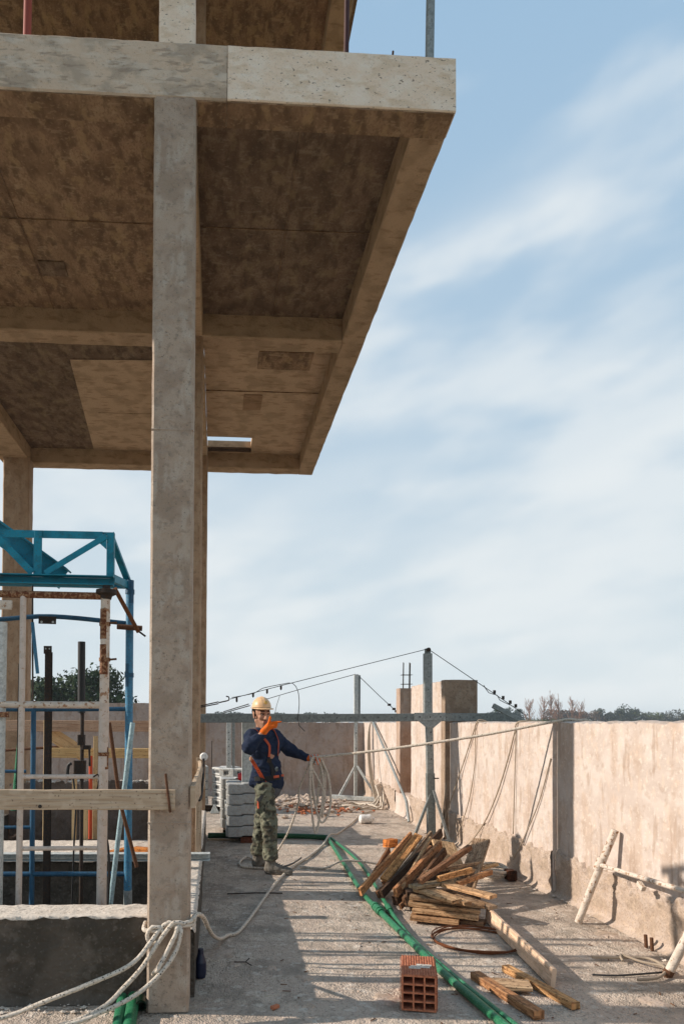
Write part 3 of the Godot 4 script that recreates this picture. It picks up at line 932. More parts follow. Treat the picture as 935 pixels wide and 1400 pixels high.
func build_curbs() -> void:
	var c := thing("low_wall", "low dark rendered wall with pale mortar top beside the front column", "low wall", Vector3(-1.4, 0, -4.24))
	var b := mb()
	b.sheet(90, 20, func(u: float, v: float) -> Vector3:
		var x := lerpf(-2.6, -0.357, u)
		var y := v * 0.462
		return Vector3(x, y, -4.125 + 0.006 * nz(x, y, 0.0, 3.0) + 0.03 * pow(clampf(1.0 - y / 0.05, 0, 1), 2.0)), Vector3.BACK)
	b.block(Vector3(-2.6, -1.5, -4.36), Vector3(-0.357, 0.44, -4.16), 0.005)
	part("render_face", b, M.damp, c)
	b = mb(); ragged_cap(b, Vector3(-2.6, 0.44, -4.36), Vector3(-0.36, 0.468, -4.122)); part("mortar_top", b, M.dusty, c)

	c = thing("low_wall", "low wall with pale top running back from the front column", "low wall", Vector3(-0.17, 0, -5.3))
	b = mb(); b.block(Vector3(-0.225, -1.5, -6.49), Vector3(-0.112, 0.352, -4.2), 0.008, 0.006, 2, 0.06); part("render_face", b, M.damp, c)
	b = mb()
	b.sheet(60, 8, func(u: float, v: float) -> Vector3:
		var z := lerpf(-4.2, -6.49, u)
		var x := lerpf(-0.228, -0.110, v) + (0.006 * nz(1.0, z, 0.0, 9.0) if v > 0.9 else 0.0)
		return Vector3(x, 0.366 + 0.008 * nz(x, 2.0, z, 7.0) - (0.02 if v > 0.95 else 0.0), z), Vector3.UP)
	part("mortar_top", b, M.dusty, c)

	c = thing("low_wall", "low wall with pale top between the second and third columns", "low wall", Vector3(-0.17, 0, -8.1))
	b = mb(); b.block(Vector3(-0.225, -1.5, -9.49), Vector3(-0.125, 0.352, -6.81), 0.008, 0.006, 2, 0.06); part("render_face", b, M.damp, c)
	b = mb()
	b.sheet(60, 8, func(u: float, v: float) -> Vector3:
		var z := lerpf(-6.81, -9.49, u)
		var x := lerpf(-0.228, -0.122, v) + (0.006 * nz(1.0, z, 0.0, 9.0) if v > 0.9 else 0.0)
		return Vector3(x, 0.366 + 0.008 * nz(x, 2.0, z, 7.0) - (0.02 if v > 0.95 else 0.0), z), Vector3.UP)
	part("mortar_top", b, M.dusty, c)

	c = thing("low_wall", "broad low wall of the pit carrying planks and the zinc channel", "low wall", Vector3(-1.5, 0, -6.4))
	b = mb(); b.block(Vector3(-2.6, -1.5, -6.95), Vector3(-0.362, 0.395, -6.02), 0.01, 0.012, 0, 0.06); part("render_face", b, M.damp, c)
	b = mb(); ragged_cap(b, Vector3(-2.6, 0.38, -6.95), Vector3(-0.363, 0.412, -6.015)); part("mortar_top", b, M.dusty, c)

	c = thing("rough_wall", "dark rough masonry wall behind the posts of the pit", "wall", Vector3(-1.5, 0, -9.8))
	b = mb()
	b.sheet(100, 60, func(u: float, v: float) -> Vector3:
		var x := lerpf(-2.6, -0.365, u)
		var y := lerpf(-1.4, 0.70 + 0.05 * nz(x, 1.0, 0.0, 3.0) + 0.03 * nz(x, 1.0, 0.0, 13.0), v)
		var course := fmod(y + 10.0, 0.105)
		var shift := 0.0 if int((y + 10.0) / 0.105) % 2 == 0 else 0.15
		var head := fmod(x + 10.0 + shift, 0.30)
		var joint := maxf(smoothstep(0.02, 0.0, course), smoothstep(0.02, 0.0, head))
		return Vector3(x, y, -9.70 + 0.02 * nz(x, y, 0.0, 5.0) + 0.012 * nz(x, y, 0.0, 17.0) - 0.015 * joint), Vector3.BACK)
	b.block(Vector3(-2.6, -1.5, -9.928), Vector3(-0.365, 0.62, -9.76), 0.01)
	part("rough_face", b, tinted("mortar", Color(0.62, 0.6, 0.6)), c)
	b = mb()
	for i in 120:
		pebble(b, Vector3(lerpf(-2.5, -0.38, rng.randf()), 0.70, -9.72 - rng.randf() * 0.18), 0.012 + 0.045 * rng.randf() * rng.randf(), 0.6)
	var cr := part("mortar_crumbs", b, M.dusty, c); cr.set_meta("kind", "stuff")
	c = thing("low_wall", "left side wall of the pit, mostly out of view", "low wall", Vector3(-2.65, 0, -7.0))
	b = mb(); b.block(Vector3(-2.75, -1.5, -9.7), Vector3(-2.602, 0.3, -4.1), 0.01); part("render_face", b, M.damp, c)

	# zinc channel lying across the pit
	b = mb()
	channel(b, Vector3(-2.4, 0.452, -5.95), Vector3(-0.045, 0.452, -5.91), 0.085, 0.055, 0.004)
	single("zinc_channel", "pale zinc channel lying across the pit behind the front column", "channel", b, M.zinc_pale, "", Vector3(-1.2, 0.452, -5.93))


# a C-shaped rolled section from a to b, lying on its back or upright
func channel(b: MB, a: Vector3, e: Vector3, w: float, h: float, t: float, up := Vector3.UP) -> void:
	var d := (e - a).normalized()
	var s := up.cross(d).normalized()
	var u := d.cross(s)
	b.bar(a - u * (h * 0.5 - t * 0.5), e - u * (h * 0.5 - t * 0.5), w - 0.001, t, up, 0.0008)
	b.bar(a + u * (h * 0.5 - t * 0.5), e + u * (h * 0.5 - t * 0.5), w - 0.001, t, up, 0.0008)
	b.bar(a + s * (w * 0.5 - t * 0.5), e + s * (w * 0.5 - t * 0.5), t, h - t * 2.0 - 0.002, up, 0.0008)


# ------------------------------------------------------------------ scaffold, guard boards and steel at the left

func build_scaffold() -> void:
	# guard board nailed across the front of the column
	var g := thing("guard_board", "pale timber guard board across the front column with a steel pin", "board", Vector3(-1.3, 1.05, -3.95))
	var b := mb(); b.bar(Vector3(-2.5, 1.112, -3.948), Vector3(-0.212, 1.108, -3.948), 0.026, 0.104, Vector3.UP, 0.003, 24, 0.0025); part("plank", b, M.board, g)
	b = mb(); b.tube(PackedVector3Array([Vector3(-0.262, 1.245, -3.925), Vector3(-0.25, 1.15, -3.925), Vector3(-0.236, 1.045, -3.925)]), 0.007, 7); part("steel_pin", b, M.rust, g)
	b = mb(); b.lathe([Vector2(0.0, 0.006), Vector2(0.009, 0.005), Vector2(0.010, 0.0)], Vector3(-0.90, 1.075, -3.936), Vector3.BACK, 10); part("bolt_head", b, M.iron, g)
	# guard rail that runs back to the second column
	g = thing("guard_rail", "bent pale guard board with timber post at the second column", "guard rail", Vector3(-0.13, 0.37, -6.45))
	b = mb()
	var run := curve([Vector3(-0.121, 1.122, -3.95), Vector3(-0.117, 1.124, -4.3), Vector3(-0.104, 1.128, -5.0), Vector3(-0.112, 1.118, -5.8), Vector3(-0.142, 1.11, -6.44)], 0.08)
	for i in run.size() - 1:
		b.bar(run[i], run[i + 1] + (run[i + 1] - run[i]) * 0.02, 0.026, 0.115, Vector3(-0.25 * sin(PI * i / run.size()), 1, 0), 0.003)
	part("plank", b, M.board, g)
	b = mb(); b.bar(Vector3(-0.150, 0.36, -6.47), Vector3(-0.146, 1.19, -6.47), 0.052, 0.035, Vector3.BACK, 0.003, 8, 0.002); part("post", b, M.board, g)
	b = mb(); b.tube(curve([Vector3(-0.085, 1.26, -5.0), Vector3(-0.082, 1.2, -4.9), Vector3(-0.088, 1.07, -4.55), Vector3(-0.098, 1.055, -4.4)], 0.05), 0.008, 7); part("steel_pin", b, M.iron, g)
	b = mb(); b.lathe([Vector2(0.0, 0.012), Vector2(0.03, 0.01), Vector2(0.036, -0.01), Vector2(0.0, -0.012)], Vector3(-0.105, 1.20, -6.43), Vector3(0.3, 0, 1).normalized(), 14); part("float_disc", b, M.white_plastic, g)

	# white frame scaffold
	var s := thing("frame_scaffold", "white frame scaffold with rusty top bar standing in the pit", "scaffold", Vector3(-0.9, -1.5, -4.62))
	b = mb(); b.tube(PackedVector3Array([Vector3(-0.70, -1.5, -4.6), Vector3(-0.683, 0.39, -4.6), Vector3(-0.678, 1.62, -4.6)]), 0.030, 14); part("post", b, M.white_paint, s)
	b = mb(); b.tube(PackedVector3Array([Vector3(-0.678, 1.60, -4.6), Vector3(-0.676, 2.29, -4.6)]), 0.0285, 14); part("post", b, M.white_rust, s, "rust-flecked upper tube of the scaffold post")
	for y in [1.30, 1.87, 2.085]:
		b = mb(); b.pipe(Vector3(-0.678, y, -4.6), Vector3(-0.678, y + 0.022, -4.6), 0.034, 0.005); part("collar", b, M.rust_paint, s)
	for y in [2.10, 1.88]:
		b = mb(); b.rod(Vector3(-0.652, y, -4.59), Vector3(-0.605, y + 0.004, -4.58), 0.007, 6); part("lock_pin", b, M.rust, s)
	b = mb(); b.lathe([Vector2(0.0, 0.06), Vector2(0.022, 0.055), Vector2(0.025, 0.035), Vector2(0.062, 0.028), Vector2(0.064, 0.004), Vector2(0.036, -0.01), Vector2(0.03, -0.03)], Vector3(-0.672, 2.275, -4.6), Vector3.UP, 12); part("base_jack", b, M.iron, s)
	b = mb(); b.tube(PackedVector3Array([Vector3(-1.19, -1.5, -4.6), Vector3(-1.171, 0.4, -4.6), Vector3(-1.166, 1.86, -4.6), Vector3(-1.165, 2.26, -4.6)]), 0.019, 12); part("post", b, M.white_paint, s)
	b = mb(); b.tube(PackedVector3Array([Vector3(-1.194, 0.9, -4.615), Vector3(-1.187, 1.85, -4.612)]), 0.0055, 6); part("guide_rod", b, M.iron, s)
	b = mb(); b.tube(PackedVector3Array([Vector3(-1.9, 2.275, -4.6), Vector3(-0.705, 2.265, -4.6)]), 0.022, 12); part("top_bar", b, M.rust_paint, s)
	for y in [1.604, 1.174, 0.745]:
		var r := 0.021 if y > 1.5 else 0.0135
		b = mb(); b.tube(PackedVector3Array([Vector3(-1.9 if y > 1.5 else -1.16, y, -4.6), Vector3(-0.70, y + 0.002, -4.6)]), r, 12); part("rung", b, M.white_rust if y > 1.5 else M.white_paint, s)
	b = mb(); b.bar(Vector3(-1.9, 2.205, -4.58), Vector3(-1.225, 2.20, -4.58), 0.02, 0.055, Vector3.UP, 0.003); part("bracket", b, M.white_rust, s)
	b = mb(); b.bar(Vector3(-1.9, 1.545, -4.575), Vector3(-1.235, 1.545, -4.575), 0.02, 0.032, Vector3.UP, 0.003); part("bracket", b, M.rust_paint, s)
	b = mb(); b.tube(curve([Vector3(-0.735, 1.174, -4.585), Vector3(-0.712, 1.19, -4.585), Vector3(-0.70, 1.17, -4.585), Vector3(-0.712, 1.10, -4.585)], 0.01), 0.005, 6); part("hook", b, M.iron, s)
	b = mb(); b.pipe(Vector3(-1.315, -1.5, -4.62), Vector3(-1.297, 2.10, -4.62), 0.034)
	single("scaffold_tube", "thick pale grey tube at the left edge of the picture", "tube", b, M.zinc_pale, "", Vector3(-1.315, -1.5, -4.62))

	# long thin braces between the posts
	b = mb(); b.tube(PackedVector3Array([Vector3(-0.667, 1.50, -4.74), Vector3(-0.655, 1.42, -4.745), Vector3(-0.60, 1.02, -4.75), Vector3(-0.49, 0.60, -4.76)]), 0.012, 8)
	single("brace_rod", "rusty brown diagonal rod leaning from the white scaffold post", "rod", b, M.rust, "", Vector3(-0.49, 0.60, -4.76))
	b = mb(); b.tube(PackedVector3Array([Vector3(-0.535, 1.50, -4.86), Vector3(-0.62, 0.75, -4.85), Vector3(-0.70, 0.0, -4.84)]), 0.0165, 10)
	single("brace_tube", "pale blue diagonal tube leaning on the blue post", "tube", b, tinted("zinc_pale", Color(0.98, 1.12, 1.16)), "", Vector3(-0.70, 0.0, -4.84))
	b = mb(); b.bar(Vector3(-0.632, 2.325, -4.68), Vector3(-0.522, 2.10, -5.02), 0.02, 0.026, Vector3(0.9, 0.4, 0), 0.003)
	var br := thing("angle_brace", "short brown brace clamped to the blue post under the truss", "brace", Vector3(-0.52, 2.1, -5.02))
	part("bar", b, tinted("rust", Color(1.15, 1.1, 1.0)), br)
	b = mb(); b.rod(Vector3(-0.665, 2.135, -5.05), Vector3(-0.50, 2.125, -5.05), 0.018, 8); part("clamp", b, M.rust, br)
	b = mb(); b.rod(Vector3(-0.53, 2.11, -5.03), Vector3(-0.475, 2.07, -5.03), 0.007, 6); part("pin", b, M.iron, br)
	b = mb(); b.tube(curve([Vector3(-0.72, 1.06, -4.7), Vector3(-0.69, 0.90, -4.66), Vector3(-0.655, 0.75, -4.66), Vector3(-0.647, 0.55, -4.66), Vector3(-0.655, 0.36, -4.66)], 0.04), 0.008, 6)
	single("hanging_cable", "black cable hanging in front of the white scaffold post", "cable", b, M.black, "", Vector3(-0.655, 0.36, -4.66))

	# blue scaffold: post, bars and thin uprights
	s = thing("blue_scaffold", "blue tube scaffold with curved bar and worn paint in the pit", "scaffold", Vector3(-0.6, -1.5, -5.1))
	b = mb(); b.tube(PackedVector3Array([Vector3(-0.584, 0.36, -5.1), Vector3(-0.589, 2.45, -5.1)]), 0.026, 14); part("post", b, M.blue_tube, s)
	b = mb(); b.tube(PackedVector3Array([Vector3(-0.583, -1.5, -5.1), Vector3(-0.583, 0.38, -5.1)]), 0.029, 14); part("sleeve", b, M.zinc, s, "bare grey sleeve at the foot of the blue post")
	for y in [2.36, 1.80]:
		b = mb(); b.pipe(Vector3(-0.588, y, -5.1), Vector3(-0.588, y + 0.03, -5.1), 0.031, 0.005); part("collar", b, M.blue_dark, s)
	b = mb(); b.tube(curve([Vector3(-2.0, 2.13, -5.1), Vector3(-1.445, 2.178, -5.1), Vector3(-1.10, 2.203, -5.1), Vector3(-0.616, 2.164, -5.1)], 0.08), 0.016, 10); part("curved_bar", b, M.blue_dark, s)
	b = mb(); b.bar(Vector3(-1.185, 2.176, -5.08), Vector3(-1.07, 2.174, -5.08), 0.006, 0.05, Vector3.UP, 0.002)
	var pl := part("lug_plate", b, M.iron, s)
	for x in [-1.165, -1.09]:
		b = mb(); b.lathe([Vector2(0.0, 0.002), Vector2(0.008, 0.0015)], Vector3(x, 2.163, -5.0775), Vector3.BACK, 8); part("hole", b, M.zinc_pale, pl)
	b = mb(); b.tube(PackedVector3Array([Vector3(-1.9, 1.575, -5.1), Vector3(-0.61, 1.588, -5.1)]), 0.0155, 10); part("bar", b, M.blue_dark, s)
	b = mb(); b.tube(PackedVector3Array([Vector3(-2.0, 0.495, -5.1), Vector3(-0.60, 0.487, -5.1)]), 0.016, 10); part("bar", b, M.blue_dark, s)
	b = mb(); b.tube(PackedVector3Array([Vector3(-2.0, 1.17, -5.1), Vector3(-1.26, 1.17, -5.1)]), 0.011, 8); part("bar", b, M.blue_dark, s)
	b = mb(); b.tube(PackedVector3Array([Vector3(-2.0, 0.80, -5.1), Vector3(-1.23, 0.80, -5.1)]), 0.011, 8); part("bar", b, M.blue_dark, s)
	b = mb(); b.tube(PackedVector3Array([Vector3(-1.212, -1.5, -5.1), Vector3(-1.215, 1.62, -5.1)]), 0.017, 10); part("upright", b, M.blue_dark, s)
	b = mb(); b.tube(PackedVector3Array([Vector3(-1.225, 1.55, -5.12), Vector3(-1.237, 2.41, -5.12)]), 0.0065, 7); part("upright", b, M.iron, s)
	b = mb(); b.tube(PackedVector3Array([Vector3(-1.228, 2.16, -5.09), Vector3(-1.19, 1.82, -5.09)]), 0.012, 8); part("stay", b, M.blue_tube, s)

	# blue roof truss
	var t := thing("blue_truss", "blue painted steel truss resting on the scaffold posts", "truss", Vector3(-1.0, 2.34, -4.65))
	b = mb(); channel(b, Vector3(-2.3, 2.37, -4.62), Vector3(-0.632, 2.360, -4.62), 0.07, 0.058, 0.006); part("bottom_chord", b, M.blue_paint, t)
	b = mb(); b.bar(Vector3(-2.3, 2.64, -4.62), Vector3(-0.70, 2.638, -4.62), 0.006, 0.046, Vector3.UP, 0.001); part("top_chord", b, M.blue_paint, t)
	b = mb(); b.bar(Vector3(-2.3, 2.658, -4.645), Vector3(-0.634, 2.657, -4.645), 0.045, 0.006, Vector3.UP, 0.001); part("top_chord", b, M.blue_paint, t)
	b = mb(); b.bar(Vector3(-0.655, 2.388, -4.615), Vector3(-0.655, 2.654, -4.615), 0.040, 0.006, Vector3.BACK, 0.001); part("upright", b, M.blue_paint, t)
	b = mb(); b.bar(Vector3(-0.6345, 2.388, -4.64), Vector3(-0.6345, 2.660, -4.64), 0.006, 0.05, Vector3.BACK, 0.001); part("upright", b, M.blue_paint, t)
	b = mb(); b.bar(Vector3(-1.083, 2.392, -4.61), Vector3(-1.083, 2.655, -4.61), 0.046, 0.006, Vector3.BACK, 0.001); part("upright", b, M.blue_paint, t)
	b = mb(); b.bar(Vector3(-1.109, 2.392, -4.64), Vector3(-1.109, 2.66, -4.64), 0.006, 0.05, Vector3.BACK, 0.001); part("upright", b, M.blue_paint, t)
	b = mb(); b.bar(Vector3(-1.04, 2.40, -4.605), Vector3(-0.675, 2.632, -4.605), 0.006, 0.036, Vector3.UP, 0.001); part("diagonal", b, M.blue_paint, t)
	b = mb(); b.bar(Vector3(-1.04, 2.418, -4.63), Vector3(-0.675, 2.65, -4.63), 0.036, 0.005, Vector3(-0.5, 0.8, 0), 0.001); part("diagonal", b, M.blue_paint, t)
	b = mb(); b.bar(Vector3(-1.34, 2.63, -4.605), Vector3(-1.115, 2.40, -4.605), 0.006, 0.042, Vector3.UP, 0.001); part("diagonal", b, M.blue_paint, t)
	b = mb(); b.flat(Vector3(-0.675, 2.64, -4.6075), Vector3(-0.675, 2.55, -4.6075), Vector3(-0.72, 2.59, -4.6075), Vector3(-0.74, 2.60, -4.6075), Vector3.BACK); part("gusset", b, M.blue_paint, t)
	b = mb(); b.bar(Vector3(-0.640, 2.64, -4.66), Vector3(-0.590, 2.44, -5.28), 0.045, 0.006, Vector3(1, 0.2, 0), 0.001); part("rear_stay", b, M.blue_paint, t)
	b = mb(); b.bar(Vector3(-0.655, 2.625, -4.66), Vector3(-0.605, 2.425, -5.28), 0.006, 0.04, Vector3(1, 0.2, 0), 0.001); part("rear_stay", b, M.blue_paint, t)
	b = mb(); channel(b, Vector3(-2.3, 2.45, -5.18), Vector3(-0.60, 2.44, -5.18), 0.05, 0.055, 0.005); part("bottom_chord", b, M.blue_paint, t)
	b = mb(); b.bar(Vector3(-0.645, 2.385, -4.66), Vector3(-0.61, 2.43, -5.15), 0.03, 0.05, Vector3.UP, 0.003); part("end_tie", b, M.blue_paint, t)
	# big sloping I-beam behind
	var i := thing("blue_beam", "heavy blue I-beam sloping down behind the truss", "beam", Vector3(-1.2, 2.45, -4.95))
	var a0 := Vector3(-2.05, 3.17, -4.95)
	var a1 := Vector3(-0.985, 2.415, -4.86)
	var dn := (a1 - a0).normalized()
	var nrm := Vector3(0.58, 0.815, 0).normalized()
	b = mb(); b.bar(a0 + nrm * 0.062, a1 + nrm * 0.062, 0.13, 0.010, nrm, 0.002); part("flange", b, M.blue_paint, i)
	b = mb(); b.bar(a0 - nrm * 0.062, a1 - nrm * 0.062, 0.13, 0.010, nrm, 0.002); part("flange", b, M.blue_paint, i)
	b = mb(); b.bar(a0, a1, 0.008, 0.112, nrm, 0.001); part("web", b, M.blue_paint, i)

	# black steel posts and hoist in the pit
	var p := thing("black_post", "black steel channel post with drilled cap plate in the pit", "post", Vector3(-1.18, -1.5, -5.4))
	b = mb(); channel(b, Vector3(-1.178, -1.5, -5.4), Vector3(-1.186, 1.99, -5.4), 0.045, 0.05, 0.006, Vector3.BACK); part("post", b, M.iron, p)
	b = mb(); b.bar(Vector3(-1.187, 1.975, -5.37), Vector3(-1.187, 2.03, -5.37), 0.056, 0.006, Vector3.BACK, 0.001); part("cap_plate", b, M.iron, p)
	for x in [-1.20, -1.174]:
		b = mb(); b.lathe([Vector2(0.0, 0.002), Vector2(0.006, 0.0015)], Vector3(x, 2.01, -5.366), Vector3.BACK, 8); part("hole", b, M.zinc_pale, p)
	p = thing("hoist_post", "black tube and rod of a small hoist with clamps", "hoist", Vector3(-0.97, -1.5, -5.5))
	b = mb(); b.tube(PackedVector3Array([Vector3(-0.972, 1.56, -5.5), Vector3(-0.976, 2.075, -5.5)]), 0.027, 12); part("tube", b, M.black, p)
	b = mb(); b.tube(PackedVector3Array([Vector3(-0.955, -1.5, -5.5), Vector3(-0.966, 1.58, -5.5)]), 0.014, 8); part("rod", b, M.iron, p)
	b = mb(); b.block(Vector3(-0.995, 1.33, -5.53), Vector3(-0.945, 1.405, -5.47), 0.006); b.block(Vector3(-0.96, 1.30, -5.5), Vector3(-0.90, 1.33, -5.46), 0.004); part("clamp", b, M.iron, p)
	b = mb(); b.block(Vector3(-1.02, 1.10, -5.52), Vector3(-0.935, 1.22, -5.46), 0.008); part("hoist_body", b, M.iron, p)
	b = mb(); b.tube(curve([Vector3(-1.03, 1.205, -5.45), Vector3(-1.05, 1.19, -5.45), Vector3(-1.055, 1.12, -5.45), Vector3(-1.03, 1.09, -5.45)], 0.015), 0.012, 8); part("handle", b, M.black, p)
	b = mb(); b.tube(curve([Vector3(-1.02, 1.10, -5.47), Vector3(-1.0, 0.90, -5.47), Vector3(-1.01, 0.6, -5.47), Vector3(-1.02, 0.2, -5.47)], 0.06), 0.007, 6); part("cable", b, M.black, p)
	b = mb(); b.rod(Vector3(-0.91, 1.305, -5.48), Vector3(-0.905, 1.18, -5.48), 0.008, 6); part("screw", b, M.iron, p)
	b = mb(); b.tube(PackedVector3Array([Vector3(-1.465, 0.85, -5.6), Vector3(-1.455, 1.0, -5.6), Vector3(-1.432, 1.38, -5.6)]), 0.026, 10, 0.016); b.rod(Vector3(-1.432, 1.38, -5.6), Vector3(-1.431, 1.425, -5.6), 0.017, 8, 0.01)
	single("green_tube", "short green tube leaning behind the thin white scaffold post", "tube", b, M.green_pipe, "", Vector3(-1.46, 0.85, -5.6))
	# timber rails and posts beyond the pit
	p = thing("timber_rail", "timber guard rail of boards and posts beyond the pit", "guard rail", Vector3(-1.3, 0.39, -7.2))
	b = mb(); b.bar(Vector3(-2.9, 1.443, -7.2), Vector3(-0.45, 1.446, -7.2), 0.022, 0.104, Vector3.UP, 0.003, 12, 0.002); part("rail_board", b, tinted("board", Color(0.80, 0.70, 0.64)), p)
	b = mb(); b.bar(Vector3(-1.58, 1.19, -7.25), Vector3(-0.45, 1.188, -7.25), 0.022, 0.094, Vector3.UP, 0.003, 8, 0.002); part("rail_board", b, tinted("board", Color(0.90, 0.80, 0.62)), p)
	b = mb(); b.bar(Vector3(-1.60, 1.39, -7.28), Vector3(-1.26, 1.17, -7.28), 0.02, 0.13, Vector3.UP, 0.003, 4, 0.002); part("diagonal_board", b, tinted("board", Color(0.90, 0.79, 0.64)), p)
	for q in [[-1.545, 0.38, 1.50, -7.0, 0.055], [-1.292, 0.38, 0.98, -7.0, 0.04], [-1.19, 0.38, 0.80, -7.0, 0.042], [-1.14, 0.38, 1.35, -7.22, 0.04], [-0.55, 0.38, 1.5, -7.22, 0.05]]:
		b = mb(); b.bar(Vector3(q[0], q[1], q[3]), Vector3(q[0], q[2], q[3]), q[4], 0.03, Vector3.BACK, 0.003, 5, 0.002); part("post", b, tinted("board", Color(0.85, 0.77, 0.63)), p)
	b = mb(); b.tube(PackedVector3Array([Vector3(-2.6, 1.15, -7.4), Vector3(-2.08, 1.20, -7.4), Vector3(-1.48, 1.245, -7.35)]), 0.013, 8)
	single("long_rod", "thin rusty rod lying slantwise behind the timber rail", "rod", b, M.rust, "", Vector3(-2.0, 1.2, -7.4))
	b = mb(); b.pipe(Vector3(-1.163, 0.40, -7.1), Vector3(-1.165, 1.17, -7.1), 0.017)
	single("orange_post", "slim orange plastic post beside the hoist", "post", b, plain(Color(0.72, 0.26, 0.10), 0.7), "", Vector3(-1.163, 0.40, -7.1))
	# offcuts on the broad wall
	for q in [[Vector3(-0.87, 0.425, -6.16), Vector3(-0.735, 0.43, -6.30), 0.07, 0.05, "short yellow timber offcut left of the blue post"], [Vector3(-0.685, 0.43, -6.40), Vector3(-0.40, 0.43, -6.28), 0.09, 0.028, "upper yellow timber offcut right of the blue post"], [Vector3(-0.69, 0.425, -6.20), Vector3(-0.40, 0.425, -6.12), 0.07, 0.03, "lower yellow timber offcut right of the blue post"], [Vector3(-1.30, 0.435, -6.09), Vector3(-0.70, 0.435, -6.075), 0.045, 0.035, "grey timber strip lying along the edge of the pit wall"]]:
		b = mb(); b.bar(q[0], q[1], q[2], q[3], Vector3.UP, 0.003, 4, 0.003)
		single("timber_offcut", q[4], "timber", b, tinted("wood", Color(0.98, 0.66, 0.34)) if q[4].contains("yellow") else tinted("wood", Color(0.72, 0.66, 0.6)), "offcuts on the pit wall", q[0])
	# heap of dry mortar on the broad wall
	b = mb()
	b.sheet(26, 14, func(u: float, v: float) -> Vector3:
		var x := lerpf(-1.32, -0.5, u)
		var z := lerpf(-6.25, -6.9, v)
		return Vector3(x, 0.405 + 0.055 * pow(sin(u * PI), 0.6) * sin(v * PI) + 0.012 * nz(x, 0.0, z, 12.0), z), Vector3.UP)
	single("mortar_heap", "low pale heap of dry mortar on the pit wall", "mortar", b, M.dusty, "", Vector3(-0.9, 0.41, -6.6))


# ------------------------------------------------------------------ outriggers of the hanging scaffold

func perforated(b: MB, a: Vector3, e: Vector3, w: float, h: float, up := Vector3.UP) -> void:
	b.bar(a, e, w, h, up, 0.004)


func holes(parent: Node3D, a: Vector3, e: Vector3, gap: float, out: Vector3, r := 0.007) -> void:
	# small dark bolt holes along a beam, each a recess ring
	var d := (e - a)
	var cnt := int(d.length() / gap)
	for k in cnt:
		var c := a + d.normalized() * gap * (k + 0.5)
		var b := mb()
		b.lathe([Vector2(r, 0.0022), Vector2(r * 0.86, 0.003), Vector2(0.0, 0.0006)], c, out, 8)
		part("bolt_hole", b, M.black, parent)


func tripod(parent: Node3D, top: Vector3, foot_y: float, mat: Material, feet: Array) -> void:
	for q in feet:
		var b := mb()
		b.bar(top, Vector3(q.x, foot_y + 0.01, q.z), 0.032, 0.032, Vector3.BACK, 0.003)
		var leg := part("leg", b, mat, parent)
		b = mb()
		b.block(Vector3(q.x - 0.05, foot_y, q.z - 0.04), Vector3(q.x + 0.05, foot_y + 0.012, q.z + 0.04), 0.002)
		part("foot_plate", b, mat, leg)


func wire(parent: Node3D, called: String, pts: Array, r := 0.0048, step := 0.12) -> void:
	var b := mb()
	b.tube(curve(pts, step), r, 6)
	part(called, b, M.cable, parent)


